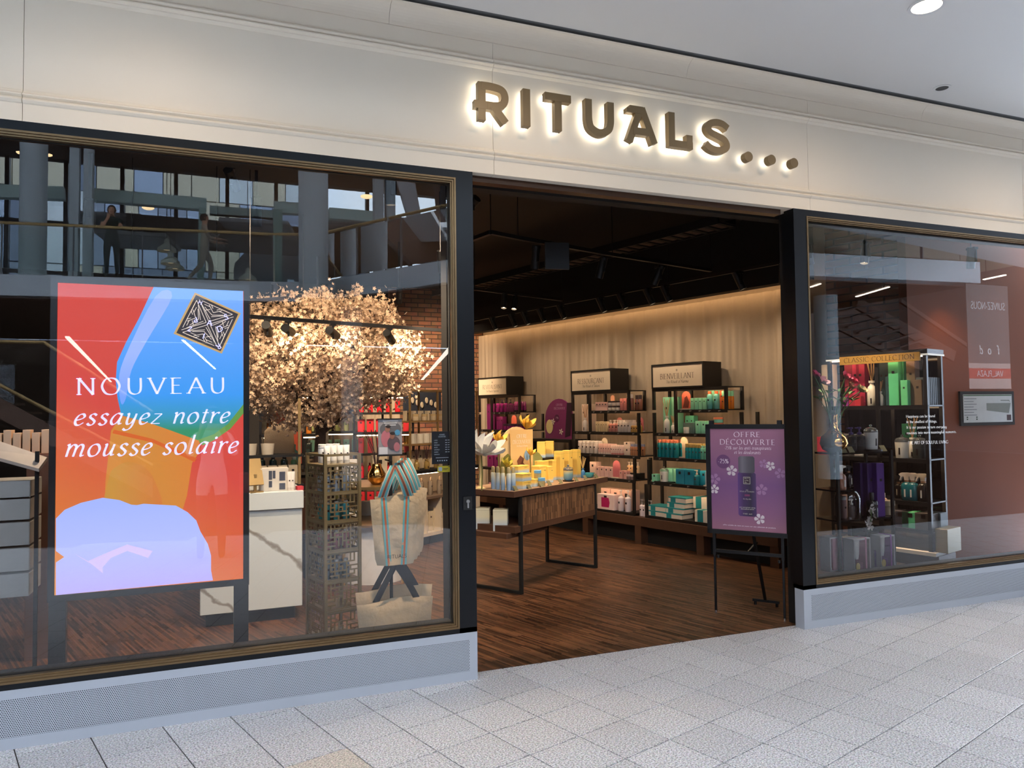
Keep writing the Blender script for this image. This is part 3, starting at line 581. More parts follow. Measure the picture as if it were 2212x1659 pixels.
# emblem
E0 = [atY(x, y, YS)-scr.location for x, y in ((421, 632), (520, 677), (479, 764), (375, 721))]
def em(u, v, l): p = E0[0].lerp(E0[1], u).lerp(E0[3].lerp(E0[2], u), v); return (p.x, -.0006*l, p.z)
emb = part('emblem', MB().quad(em(0, 0, 8), em(0, 1, 8), em(1, 1, 8), em(1, 0, 8)), glow('screen gold', (176, 142, 92), EM), scr)
part('emblem_field', MB().quad(em(.04, .04, 9), em(.04, .96, 9), em(.96, .96, 9), em(.96, .04, 9)), glow('screen charcoal', (46, 42, 46), EM), emb)
pl = MB()
def eline(a, b, wd=.012, m=pl):
    d = V((b[0]-a[0], b[1]-a[1])); n_ = V((-d.y, d.x)).normalized()*wd/2
    m.quad(em(a[0]+n_.x, a[1]+n_.y, 10), em(b[0]+n_.x, b[1]+n_.y, 10), em(b[0]-n_.x, b[1]-n_.y, 10), em(a[0]-n_.x, a[1]-n_.y, 10))
for rot in range(4):
    def rr(p):
        x, y = p[0]-.5, p[1]-.5
        for _ in range(rot): x, y = -y, x
        return (x+.5, y+.5)
    for a, b in (((.1, .14), (.46, .5)), ((.14, .1), (.5, .46)), ((.2, .1), (.42, .1)), ((.1, .22), (.1, .6)), ((.58, .1), (.86, .1)), ((.22, .17), (.5, .4)), ((.78, .17), (.5, .34)), ((.27, .15), (.4, .15)), ((.6, .16), (.72, .16)), ((.36, .12), (.5, .24)), ((.64, .12), (.5, .24)),
                 ((.3, .2), (.5, .3)), ((.7, .2), (.5, .3)), ((.4, .1), (.46, .16)), ((.54, .16), (.6, .1)), ((.34, .26), (.42, .2))): eline(rr(a), rr(b))
part('emblem_lines', pl, glow('screen pale line', (205, 190, 178), EM), emb)
for ch, u, v, s_, r_ in (('S', .78, .2, .03, -.3), ('D', .77, .5, .03, -.35), ('R', .82, .8, .028, 2.6), ('I', .52, .8, .03, .3), ('Z', .22, .78, .026, .3), ('P', .2, .45, .028, 2.9), ('A', .52, .48, .03, .1), ('H', .17, .16, .02, .4)):
    write(emb, 'emblem_letter', ch, WT, V(em(u, v, 11))-V((0, 0, s_/2)), s_, rot=(0, r_, 0), serif=False, thick=1.3, thin=.7)
# ============================================================ products: one prototype of each kind, shared mesh data
_PC = {}
def proto(fn):
    def g(*a):
        k = (fn.__name__,)+a
        if k not in _PC: _PC[k] = fn(*a)
        return _PC[k]
    return g
def cm(c, rough=.4, **k): return M('col %d %d %d %s' % (*c, rough), c, rough, **k)
INK = (38, 30, 28)
@proto
def bottle(name, c, cap, r, h, hc, rn=.45, tr=0):
    hb = h-hc; m = M('glaze %d %d %d %s' % (*c, tr), c, .25, trans=tr, coat=.2)
    b = MB().lathe([(r*.9, 0), (r, .004), (r, hb*.86), (r*.93, hb*.93), (r*(rn+.15), hb*.985), (r*rn, hb)], 14)
    k = MB().lathe([(r*rn*1.05, hb), (r*rn*1.1, hb+hc*.9), (r*rn*.9, h)], 12)
    l = MB().box(-r*.3, r*.3, -r*1.01, -r*.96, hb*.55, hb*.55+r*.6)
    return (name, [('body', b.mesh('body', m), [('mark', l.mesh('mark', cm(INK)))]), ('cap', k.mesh('cap', cm(cap)))])
@proto
def can(name, c1, c2, cap, r, h):
    hb = h*.74; m = grad('can %d%d%d' % c1, ((0, c2), (.35, c2), (1, c1)), axis='Z', a=0, b=hb, rough=.3)
    b = MB().lathe([(r*.92, 0), (r, .005), (r, hb*.93), (r*.86, hb*.99), (r*.7, hb)], 16)
    k = MB().lathe([(r*.72, hb), (r*.78, hb+.004), (r*.78, h*.93), (r*.66, h*.93), (r*.66, h*.985), (r*.5, h)], 14)
    return (name, [('body', b.mesh('body', m)), ('cap', k.mesh('cap', cm(cap)))])
@proto
def pump(name, c, cap, r, h, tr=0):
    hb = h*.7; m = M('glaze %d %d %d %s' % (*c, tr), c, .25, trans=tr, coat=.2)
    b = MB().lathe([(r*.9, 0), (r, .005), (r, hb*.88), (r*.6, hb*.97), (r*.36, hb)], 14)
    k = MB().lathe([(r*.4, hb), (r*.4, hb+h*.08), (r*.16, hb+h*.09), (r*.16, h*.93), (r*.35, h*.93), (r*.35, h)], 10).box(-r*1.0, 0, -r*.12, r*.12, h*.95, h*.985)
    l = MB().box(-r*.3, r*.3, -r*1.01, -r*.96, hb*.5, hb*.5+r*.6)
    return (name, [('body', b.mesh('body', m), [('mark', l.mesh('mark', cm(INK)))]), ('pump', k.mesh('pump', cm(cap)))])
@proto
def trigger(name, c, neck, head, r, h, tr=.3):
    hb = h*.66; m = M('glaze %d %d %d %s' % (*c, tr), c, .2, trans=tr)
    b = MB().lathe([(r*.9, 0), (r, .006), (r, hb*.8), (r*.8, hb*.93), (r*.45, hb)], 16)
    n_ = MB().lathe([(r*.42, hb), (r*.42, hb+h*.07)], 12)
    k = MB().prism([(-r*1.35, h*.93), (-r*.9, h*.99), (r*.2, h), (r*1.1, h*.95), (r*1.2, h*.9), (r*.4, h*.86), (r*.35, hb+h*.07), (-r*.35, hb+h*.07), (-r*.5, h*.88), (-r*.85, h*.82), (-r*1.05, h*.7), (-r*1.2, h*.72), (-r*1.0, h*.86)], -r*.28, r*.28)
    l = MB().box(-r*.12, r*.12, -r*1.02, -r*.96, hb*.2, hb*.62)
    return (name, [('body', b.mesh('body', m), [('mark', l.mesh('mark', cm((226, 220, 208))))]), ('collar', n_.mesh('collar', M('rose gold', (196, 150, 118), .3, metal=.8))), ('trigger', k.mesh('trigger', cm(head)))])
@proto
def carton(name, c, w_, d, h, top=None, mark=True, band=None):
    b = MB().rbox(-w_/2, w_/2, -d/2, d/2, 0, h, min(.004, w_*.05)); ps = [('body', b.mesh('body', cm(c, .55)))]
    if top: ps.append(('lid', MB().rbox(-w_/2-.001, w_/2+.001, -d/2-.001, d/2+.001, h*.78, h+.001, .003).mesh('lid', cm(top, .55))))
    if band: ps.append(('band', MB().box(-w_*.36, -w_*.08, -d/2-.0012, d/2+.001, .001, h+.0015).mesh('band', cm(band, .55))))
    if mark: s_ = min(w_, h)*.13; ps.append(('mark', MB().box(-s_, s_, -d/2-.0015, -d/2+.0005, h*.66, h*.66+s_*2).mesh('mark', cm(INK))))
    return (name, ps)
@proto
def gcarton(name, c1, c2, w_, d, h):
    b = MB().rbox(-w_/2, w_/2, -d/2, d/2, 0, h, .004)
    m = grad('fade %d%d%d' % c1, ((0, c2), (.25, c2), (.6, c1), (1, c1)), axis='Z', a=0, b=h, rough=.5)
    l = MB().box(w_*.05, w_*.3, -d/2-.0012, -d/2+.0005, h*.72, h*.75)
    f = MB().box(-w_/2-.0012, w_/2+.0012, -d/2-.0012, d/2+.0012, h*.9, h*.905)
    return (name, [('body', b.mesh('body', m)), ('mark', l.mesh('mark', cm((120, 104, 70)))), ('seam', f.mesh('seam', cm((150, 128, 78))))])
@proto
def jar(name, c, lid, r, h, tr=0):
    b = MB().lathe([(r*.92, 0), (r, .004), (r, h*.6), (r*.9, h*.64)], 16); k = MB().lathe([(r*1.02, h*.64), (r*1.02, h*.98), (r*.95, h)], 16)
    return (name, [('body', b.mesh('body', M('glaze %d %d %d %s' % (*c, tr), c, .25, trans=tr, coat=.2))), ('lid', k.mesh('lid', cm(lid)))])
@proto
def tube(name, c, cap, r, h):
    n = 12; mb = MB(); rows = [(1, 1, .16), (1, .95, .4), (1.02, .7, .7), (1.08, .3, .9), (1.1, .06, 1)]
    for a, b, z in rows: mb.v += [(r*a*math.cos(2*math.pi*i/n), r*b*math.sin(2*math.pi*i/n), z*h) for i in range(n)]
    for j in range(4): mb.f += [(j*n+i, j*n+(i+1) % n, j*n+n+(i+1) % n, j*n+n+i) for i in range(n)]
    mb.f.append(tuple(range(4*n, 5*n))); mb.sm = True
    return (name, [('body', mb.mesh('body', cm(c, .4)), [('mark', MB().box(-r*.25, r*.25, -r*.99, -r*.85, h*.5, h*.5+r*.5).mesh('mark', cm(INK)))]), ('cap', MB().lathe([(r*.92, 0), (r*.95, h*.15), (r*.95, h*.165)], 12).mesh('cap', cm(cap)))])
@proto
def diffuser(name, c, stick, r, h, hs, n, tr=0):
    b = MB().lathe([(r*.9, 0), (r, .005), (r, h*.62), (r*.8, h*.74), (r*.42, h*.82), (r*.42, h*.9), (r*.6, h*.91), (r*.6, h)], 16)
    ps = [('bottle', b.mesh('bottle', M('glaze %d %d %d %s' % (*c, tr), c, .3, trans=tr)), [('mark', MB().box(r*.1, r*.4, -r*1.0, -r*.92, h*.08, h*.3).mesh('mark', cm(INK)))])]
    rnd = random.Random(n)
    for k in range(n):
        a = 2*math.pi*k/n+.4; q = rnd.uniform(.6, 1)
        ps.append(('reed', MB().tube([(-r*.2*math.cos(a), -r*.2*math.sin(a), h*.7), (hs*.3*q*math.cos(a)*.9, hs*.3*q*math.sin(a), h+hs*(1-.08*k % .2))], .0035, 5).mesh('reed', cm(stick, .7))))
    return (name, ps)
@proto
def candle(name, c, lidc, r, h):
    b = MB().lathe([(r*.88, 0), (r*.9, .004), (r, h*.7)], 18)
    gl = glassmat('bell glass', .12, (245, 245, 240))
    k = MB().lathe([(r*1.02, h*.7), (r*1.0, h*.78), (r*.75, h*.88), (r*.2, h*.92), (r*.14, h*.95), (r*.2, h*.97), (r*.18, h*1.02), (0, h*1.04)], 16)
    return (name, [('cup', b.mesh('cup', cm(c, .5)), [('mark', MB().box(-r*.1, r*.1, -r*.985, -r*.88, h*.15, h*.45).mesh('mark', cm(INK)))]), ('glass_lid', k.mesh('glass_lid', M('clear glass lid', (225, 228, 226), .05, trans=.9)))])
@proto
def arch(name, c, w_, h, deco=None, base=(230, 214, 190)):
    r = w_/2; pts = [(-r, .012), (r, .012)]+[(r*math.cos(k*math.pi/12), h-r+r*math.sin(k*math.pi/12)) for k in range(13)]
    ps = [('card', MB().prism(pts, -.004, .004).mesh('card', cm(c, .5))), ('foot', MB().box(-r*1.05, r*1.05, -.035, .03, 0, .012).mesh('foot', cm(base)))]
    if deco: ps.append(('picture', MB().prism([(-r*.8, h*.1), (r*.5, h*.1), (r*.75, h*.4), (r*.2, h*.75), (-r*.35, h*.65), (-r*.5, h*.35)], -.0055, -.004).mesh('picture', cm(deco))))
    return (name, ps)
# ============================================================ slanted display wall
UNITM = M('black lacquered shelving', (20, 17, 16), .45, var=.2)
WALN = M('dark walnut', (84, 56, 40), .5, var=.25, scale=7)
SIGNB = M('warm paper sign', (222, 200, 172), .7, var=.02); SIGNT = M('brown sign ink', (84, 62, 48), .7)
LEDW = M('warm shelf led', (255, 214, 170), .5, emit=24, var=.01)
TAG = M('black price label', (24, 22, 22), .4); TAGW = M('label print', (170, 160, 150), .6)
def U(x, y, z, t0): return wpt(t0+x, -.1+y, z)
def unit(t0, levels, label, title, sub, crest):
    o = thing('shelf_unit', label, 'shelving', U(0, 0, .32, t0), EW)
    Z = lambda z: z-.32
    top = 1.855; tags = []
    part('sign_box', MB().box(0, .765, .006, .31, Z(top), Z(2.14)).box(0, .765, -.006, .006, Z(top), Z(1.872)).box(0, .765, -.006, .006, Z(2.118), Z(2.14)).box(0, .018, -.006, .006, Z(1.872), Z(2.118)).box(.747, .765, -.006, .006, Z(1.872), Z(2.118)), UNITM, o)
    sp_ = part('sign_panel', MB().box(.018, .747, -.0005, .006, Z(1.872), Z(2.118)), SIGNB, o)
    write(sp_, 'lettering', title, SIGNT, (.383, -.0015, Z(1.962)), .062, track=1.2, width=.5, thick=.8, thin=.2)
    write(sp_, 'lettering', sub, SIGNT, (.383, -.0015, Z(1.912)), .034, shear=.2, serif=False, thick=.75, thin=.25, width=.33)
    cr = MB()
    for k in range(8): a = k*math.pi/4; cr.quad((.383+.005*math.cos(a-.5), -.0015, Z(2.06)+.005*math.sin(a-.5)), (.383+.005*math.cos(a+.5), -.0015, Z(2.06)+.005*math.sin(a+.5)), (.383+.02*math.cos(a), -.0015, Z(2.06)+.02*math.sin(a)))
    part('crest', cr, SIGNT, sp_)
    prev = (0, levels[0][1], top)
    zt = top
    for i, (xl, xr, z) in enumerate(levels):
        xb = .33 if i == 0 else xl
        xs = min(xb, prev[0]) if i > 2 else xb
        part('shelf', MB().box(xs, xr, .014, .31, Z(z)-.012, Z(z)).box(xs, xr, 0, .014, Z(z)-.036, Z(z)), UNITM, o)
        for x in {round(xl, 3), round(xr-.03, 3)}|({.33} if i < 2 else set()):
            for y in (0, .28):
                part('post', MB().box(x, x+.03, y, y+.03, Z(z), Z(zt)-.034 if i else Z(zt)), UNITM, o)
        part('led_strip', MB().box(max((.36 if i == 1 else xl), prev[0])+.04, min(xr, prev[1])-.05, .016, .028, Z(zt)-.03, Z(zt)-.02), LEDW, o)
        n = 5
        for k in range(n):
            if i == 4: break
            x = xb+.08+(xr-xb-.2)*k/(n-1)
            tg = part('price_tag', MB().box(x, x+.055, -.004, -.0005, Z(z)-.033, Z(z)-.003), TAG, o)
            part('print', MB().box(x+.012, x+.044, -.0048, -.004, Z(z)-.016, Z(z)-.011).box(x+.012, x+.03, -.0048, -.004, Z(z)-.024, Z(z)-.02), TAGW, tg)
        zt = z; prev = (xl, xr, z)
    part('shelf', MB().box(0, levels[0][1], .014, .31, Z(top)-.012, Z(top)).box(0, levels[0][1], 0, .014, Z(top)-.036, Z(top)), UNITM, o)
    return o
LV = [(0, 1.06, 1.605), (0, 1.25, 1.335), (0, 1.25, 1.05), (-.1, 1.12, .755), (-.15, 1.1, .354)]
unit(1.64, LV, 'stepped black shelf unit nearest the easel with green products', 'BIENVEILLANT', 'The Ritual of Karma', 0)
unit(.2, [(0, 1.06, 1.605), (0, 1.22, 1.335), (0, 1.22, 1.05), (-.02, 1.14, .755), (-.04, 1.12, .354)], 'stepped black shelf unit in the middle with pale pink products', 'RESSOURÇANT', 'The Ritual of Sakura', 1)
unit(-2.0, LV[:3]+[(0, 1.2, .755), (0, 1.15, .354)], 'farthest stepped black shelf unit with purple products', 'REVITALISANT', 'The Ritual of Ayurveda', 2)
plb = thing('display_plinth', 'long walnut plinth under the three black shelf units', 'plinth', wpt(-2.4, 0, 0), EW)
part('top_board', MB().box(0, 5.7, -.13, .26, .215, .32), WALN, plb); part('kick_board', MB().box(0, 5.7, .0, .25, .003, .215), BLACKP, plb)
for k in range(7): part('leg', MB().box(k*.93+.02, k*.93+.12, -.12, .0, .003, .215), WALN, plb)
lc = thing('display_console', 'low black console between the farthest and middle shelf units', 'console', U(-.9, 0, .32, .2), EW)
part('top', MB().box(0, .86, 0, .31, .86, .9), UNITM, lc); part('post', MB().box(0, .03, 0, .3, 0, .86), UNITM, lc); part('post', MB().box(.83, .86, 0, .3, 0, .86), UNITM, lc); part('shelf', MB().box(.03, .83, 0, .31, .42, .45), UNITM, lc)
def row(pr, t0, x0, x1, n, y, z, label, cat, group, dx=0, rows=1, dy=.06, sc=1):
    for r_ in range(rows):
        for k in range(n):
            x = x0+(x1-x0)*(k/(n-1) if n > 1 else .5)+dx*r_
            p = U(x, y+dy*r_, z, t0); place(pr, label, cat, p, EW+random.uniform(-.06, .06), group, sc)
MINT, DMINT, TEAL, CORAL, WOODC2, IVORY = (150, 224, 182), (96, 180, 140), (40, 156, 156), (226, 104, 58), (196, 140, 96), (236, 226, 208)
K = 1.64
row(carton('tall_box', MINT, .1, .1, .42), K, .1, .23, 2, .18, 1.335, 'tall mint box in the corner niche behind the white reed diffuser', 'box', 'tall mint boxes in the niche')
row(diffuser('reed_diffuser', IVORY, (206, 160, 110), .036, .2, .2, 7), K, .17, .17, 1, .06, 1.335, 'white reed diffuser before the tall mint boxes', 'diffuser', None)
row(diffuser('reed_diffuser', IVORY, (206, 160, 110), .022, .12, .09, 5), K, .27, .27, 1, .05, 1.335, 'small white reed diffuser beside the larger one', 'diffuser', None)
row(arch('display_card', (222, 112, 84), .12, .21, (120, 60, 50)), K, .43, .43, 1, .1, 1.605, 'coral arched picture card on the top shelf', 'card', None)
row(carton('small_box', MINT, .045, .05, .13, None, True), K, .54, .71, 4, .09, 1.605, 'small mint box on the top shelf beside the coral card', 'box', 'small mint boxes on the top shelf')
row(carton('small_box', CORAL, .018, .05, .125, None, False), K, .575, .69, 2, .1, 1.605, 'thin orange box between the small mint boxes', 'box', 'thin orange boxes on the top shelf')
row(carton('tall_box', MINT, .08, .09, .21), K, .74, .83, 2, .2, 1.605, 'mint box behind the two orange-capped bottles', 'box', 'mint boxes behind the bottles')
row(bottle('spray_bottle', (122, 204, 188), CORAL, .03, .2, .03, .6), K, .77, .86, 2, .09, 1.605, 'mint bottle with orange cap on the top shelf', 'bottle', 'orange-capped mint bottles')
row(carton('tall_box', CORAL, .06, .09, .205), K, .92, .92, 1, .15, 1.605, 'orange box on the top shelf beside the oil bottles', 'box', None)
row(bottle('oil_bottle', (206, 116, 36), (130, 196, 150), .022, .2, .06, .85), K, .955, 1.02, 2, .09, 1.605, 'amber oil bottle with green cap', 'bottle', 'amber oil bottles', rows=2)
for k in range(3):
    p = U(.9+.035*k, .2+.02*k, 1.606, K); place(carton('leaning_box', [(120, 170, 160), (196, 84, 52), (206, 196, 176)][k], .014, .16, .2, None, False), ['teal slim box leaning at the end of the top shelf', 'orange slim box leaning at the end of the top shelf', 'cream slim box leaning at the end of the top shelf'][k], 'box', U(.93+.03*k, .24, 1.612, K), EW, 'slim leaning boxes', 1, (0, .12+.04*k, EW))
row(carton('tall_box', DMINT, .06, .08, .2), K, .385, .45, 2, .2, 1.335, 'deep green box on the second shelf', 'box', 'deep green boxes on the second shelf')
pb = carton('candle_box', (96, 120, 110), .15, .1, .12, None, False)
row(pb, K, .49, .49, 1, .1, 1.335, 'grey-green window box holding a white candle', 'box', None)
row(jar('soap_disc', IVORY, IVORY, .032, .07), K, .48, .48, 1, .03, 1.335, 'white rounded jar before the grey-green box', 'jar', None)
row(carton('medium_box', MINT, .065, .08, .14), K, .615, .775, 3, .1, 1.335, 'mint box in a row on the second shelf', 'box', 'mint boxes on the second shelf')
for k in range(3): row(jar('scrub_jar', (120, 190, 170), (206, 120, 88), .052, .06), K, .88, .88, 1, .09, 1.335+.0605*k, ['lowest', 'middle', 'topmost'][k]+' stacked scrub jar with orange lid on the second shelf', 'jar', 'stacked scrub jars')
row(arch('display_card', (176, 134, 108), .08, .13, (120, 84, 66)), K, .63, .63, 1, .24, 1.335, 'brown arched card at the back of the second shelf', 'card', None)
row(jar('cream_jar', (70, 176, 180), (226, 222, 214), .033, .075), K, 1.0, 1.17, 3, .08, 1.335, 'turquoise cream jar on the second shelf above the easel', 'jar', 'turquoise cream jars', rows=2, dy=.08)
row(jar('cream_jar', (120, 204, 170), (96, 170, 140), .026, .06), K, 1.13, 1.2, 2, .2, 1.335, 'small green jar at the stepped end of the second shelf', 'jar', 'small green jars')
row(bottle('wash_bottle', (26, 138, 140), (222, 128, 92), .03, .205, .035, .7), K, .05, .3, 5, .06, 1.05, 'teal wash bottle with coral cap on the third shelf', 'bottle', 'coral-capped teal bottles', rows=2, dy=.08, dx=.02)
row(arch('display_card', (238, 214, 176), .11, .24), K, .37, .37, 1, .12, 1.05, 'cream arched card between the teal bottles', 'card', None)
row(bottle('oil_bottle', (18, 140, 142), (190, 160, 90), .024, .17, .045, .8), K, .47, .66, 5, .05, 1.05, 'teal bottle with gold cap on the third shelf', 'bottle', 'gold-capped teal bottles', rows=2, dy=.07)
row(bottle('lotion_bottle', (116, 192, 160), (150, 214, 186), .027, .15, .02, .6), K, .69, .88, 5, .05, 1.05, 'soft green lotion bottle on the third shelf', 'bottle', 'soft green lotion bottles', rows=2, dy=.07)
row(carton('boxed_jar', (238, 226, 200), .1, .1, .1, (40, 140, 146)), K, .98, .98, 1, .09, 1.05, 'lower cream and teal box beside the easel frame', 'box', 'stacked cream and teal boxes')
row(carton('boxed_jar', (238, 226, 200), .1, .1, .1, (216, 128, 72)), K, .98, .98, 1, .09, 1.152, 'upper cream and orange box beside the easel frame', 'box', 'stacked cream and teal boxes')
row(carton('cube_box', MINT, .14, .13, .16), K, .12, .28, 2, .17, .755, 'mint cube box on the fourth shelf', 'box', 'mint cube boxes')
row(carton('small_box', MINT, .08, .08, .09), K, -.02, -.02, 1, .07, .755, 'small mint box at the end of the fourth shelf', 'box', None)
row(candle('scented_candle', IVORY, MINT, .05, .17), K, .12, .12, 1, .05, .767, 'white candle with lid on a black tray on the fourth shelf', 'candle', None)
p = U(.12, .055, .755, K); solo('tray', MB().box(-.12, .12, -.05, .05, 0, .012), TAG, 'black tray under the white candle', 'tray', None, p, EW)
row(carton('cube_box', (34, 140, 158), .12, .14, .17), K, .37, .5, 2, .1, .755, 'teal box on the fourth shelf', 'box', 'teal boxes on the fourth shelf')
row(carton('cube_box', (44, 160, 180), .1, .12, .16), K, .65, .65, 1, .16, .755, 'turquoise box behind the teal dispenser', 'box', None)
row(pump('dispenser', (30, 120, 130), (226, 196, 170), .034, .17), K, .6, .6, 1, .05, .755, 'teal dispenser bottle on the fourth shelf', 'bottle', None)
row(arch('display_card', (170, 180, 184), .12, .19), K, .77, .77, 1, .06, .755, 'grey arched card beside the easel frame', 'card', None)
g1 = carton('gift_box', (232, 218, 196), .26, .2, .06, (34, 138, 140), False, (34, 138, 140)); g2 = carton('gift_box', (236, 222, 200), .28, .2, .13, None, False, (30, 132, 134))
for x, y, z, pr, lb in ((.02, .12, .354, g1, 'lowest flat teal-lidded gift box at the shelf end'), (.02, .12, .416, g1, 'upper flat teal-lidded gift box at the shelf end'), (.28, .1, .354, g1, 'front flat teal-lidded gift box'), (.3, .11, .416, g1, 'second flat gift box of the tall stack'), (.31, .12, .478, g1, 'third flat gift box of the tall stack'), (.33, .12, .54, g1, 'topmost flat gift box of the tall stack'),
                        (.72, .12, .354, g2, 'wide cream gift set with teal band'), (.62, .22, .485, g2, 'upper cream gift set with teal band')):
    place(pr, lb, 'box', U(x, y, z, K), EW, 'teal and cream gift boxes')
row(carton('tall_box', (234, 222, 200), .05, .12, .22, None, False, (34, 138, 140)), K, .62, .88, 5, .24, .354, 'upright cream box with teal stripe behind the gift set', 'box', 'upright striped boxes')
# --- pink unit
Sx = .2; PK, PK2, PK3, WH = (236, 190, 176), (224, 142, 134), (214, 120, 124), (244, 228, 214)
row(carton('tall_box', (240, 214, 190), .085, .1, .36), Sx, .1, .2, 2, .18, 1.335, 'tall cream box in the niche of the pink unit', 'box', 'tall cream boxes in the niche')
row(diffuser('reed_diffuser', WH, (214, 164, 120), .034, .18, .17, 6), Sx, .2, .2, 1, .06, 1.335, 'white reed diffuser before the tall cream boxes', 'diffuser', None)
row(carton('small_box', PK, .06, .06, .11), Sx, .44, .6, 4, .08, 1.605, 'pale pink box on the top shelf of the pink unit', 'box', 'pale pink boxes on the top shelf')
row(arch('display_card', (226, 164, 130), .07, .2), Sx, .56, .56, 1, .22, 1.605, 'peach arched card at the back of the top shelf', 'card', None)
for z in (0, .062): row(jar('cream_jar', WH, (70, 50, 46), .032, .06), Sx, .66, .8, 3, .08, 1.605+z, ('lower' if z == 0 else 'upper')+' white jar with dark lid on the pink top shelf', 'jar', 'white jars with dark lids '+('below' if z == 0 else 'above'))
row(carton('tall_box', PK2, .05, .06, .15), Sx, .86, .92, 2, .1, 1.605, 'rose box beside the dark mist bottles', 'box', 'rose boxes on the top shelf')
row(bottle('mist_bottle', (150, 92, 76), (232, 214, 200), .026, .2, .05, .8), Sx, .98, 1.03, 2, .08, 1.605, 'brown mist bottle with pale cap', 'bottle', 'brown mist bottles')
row(bottle('mist_bottle', (168, 108, 88), (90, 70, 64), .03, .19, .05, .8), Sx, .97, 1.02, 2, .24, 1.605, 'brown bottle with dark cap behind the end post', 'bottle', 'dark-capped brown bottles')
row(carton('small_box', (242, 218, 170), .036, .05, .13), Sx, .42, .6, 5, .08, 1.335, 'cream box with pink edge on the second pink shelf', 'box', 'cream boxes on the second pink shelf')
row(arch('display_card', PK2, .1, .18, PK3), Sx, .66, .66, 1, .24, 1.335, 'pink arched card behind the dispensers', 'card', None)
row(pump('dispenser', (232, 158, 142), WH, .03, .15), Sx, .66, .78, 3, .08, 1.335, 'pink dispenser bottle on the second pink shelf', 'bottle', 'pink dispensers', rows=2, dy=.08)
row(bottle('lotion_bottle', WH, WH, .028, .15, .02, .7), Sx, .83, 1.0, 4, .07, 1.335, 'white lotion bottle on the second pink shelf', 'bottle', 'white lotion bottles', rows=2, dy=.08)
row(arch('display_card', PK3, .1, .18, (170, 60, 60)), Sx, 1.02, 1.02, 1, .24, 1.335, 'deep pink arched card at the shelf end', 'card', None)
row(pump('dispenser', (226, 172, 96), WH, .024, .12), Sx, 1.05, 1.18, 4, .07, 1.335, 'honey dispenser at the end of the second pink shelf', 'bottle', 'honey dispensers')
row(bottle('wash_bottle', WH, (248, 236, 226), .032, .16, .03, .9), Sx, .08, .38, 5, .08, 1.05, 'white bottle with white cap on the third pink shelf', 'bottle', 'white capped bottles', rows=2, dy=.08)
row(arch('display_card', (246, 226, 196), .11, .2), Sx, .42, .42, 1, .2, 1.05, 'cream arched card on the third pink shelf', 'card', None)
row(tube('cream_tube', PK, (244, 220, 206), .021, .13), Sx, .46, .68, 6, .07, 1.05, 'pink tube standing on the third pink shelf', 'tube', 'pink tubes', rows=2, dy=.07)
row(tube('cream_tube', (246, 214, 200), PK2, .019, .12), Sx, .7, .86, 5, .06, 1.05, 'pale tube with pink cap on the third pink shelf', 'tube', 'pale tubes', rows=2, dy=.07)
for z in (0, .081): row(carton('medium_box', (244, 220, 200), .1, .1, .08), Sx, .94, .94, 1, .12, 1.05+z, ('lower' if z == 0 else 'upper')+' cream box beside the honey oils', 'box', None)
row(bottle('oil_bottle', (206, 140, 96), (150, 150, 170), .02, .14, .03, .7), Sx, 1.04, 1.18, 5, .06, 1.05, 'honey oil bottle with grey cap', 'bottle', 'honey oil bottles', rows=2, dy=.06)
row(carton('medium_box', (244, 206, 186), .11, .11, .18), Sx, .3, .3, 1, .14, .755, 'pale pink box on the fourth pink shelf', 'box', None)
row(carton('small_box', PK, .07, .08, .13), Sx, .42, .66, 4, .1, .755, 'pink carton in a row on the fourth pink shelf', 'box', 'pink cartons on the fourth shelf')
row(arch('display_card', PK3, .12, .22, None), Sx, .76, .76, 1, .07, .755, 'rose arched card on the fourth pink shelf', 'card', None)
row(carton('small_box', (238, 176, 160), .05, .08, .1), Sx, .86, .93, 2, .08, .755, 'salmon carton beside the rose arched card', 'box', 'salmon cartons')
row(pump('dispenser', (240, 200, 150), WH, .026, .13), Sx, .9, 1.05, 4, .15, .83, 'cream dispenser on the small riser', 'bottle', 'cream dispensers')
p = U(.975, .16, .755, Sx); solo('riser', MB().box(-.13, .13, -.05, .05, 0, .075), TAG, 'black riser under the cream dispensers', 'riser', None, p, EW)
row(jar('cream_jar', (150, 120, 112), (226, 196, 186), .03, .06), Sx, .99, 1.06, 2, .05, .755, 'brown jar at the end of the fourth pink shelf', 'jar', 'brown jars')
for k, (x, y, z) in enumerate(((.5, .2, .354), (.68, .2, .354), (.86, .21, .354))): row(carton('cube_box', (238, 194, 172), .17, .16, .25), Sx, x, x, 1, y, z, ['first', 'second', 'third'][k]+' pale pink cube box at the back of the bottom shelf', 'box', 'pale pink cube boxes')
gset = place(carton('gift_box', (246, 216, 206), .3, .12, .19, None, True), 'white gift set with magenta window on the bottom shelf', 'box', U(.62, .06, .354, Sx), EW)
part('print_panel', MB().prism([(-.07, .03), (.06, .03), (.075, .09), (.06, .15), (-.07, .15)], -.064, -.0605), M('magenta print', (190, 30, 96), .5), gset)
row(pump('dispenser', (246, 226, 222), WH, .04, .26), Sx, .83, .95, 2, .07, .354, 'tall white dispenser with small flowers on the bottom shelf', 'bottle', 'tall white dispensers')
row(pump('dispenser', (246, 226, 222), (190, 170, 160), .03, .2), Sx, 1.17, 1.32, 4, .08, .321, 'slim white dispenser standing between the units', 'bottle', 'slim white dispensers')
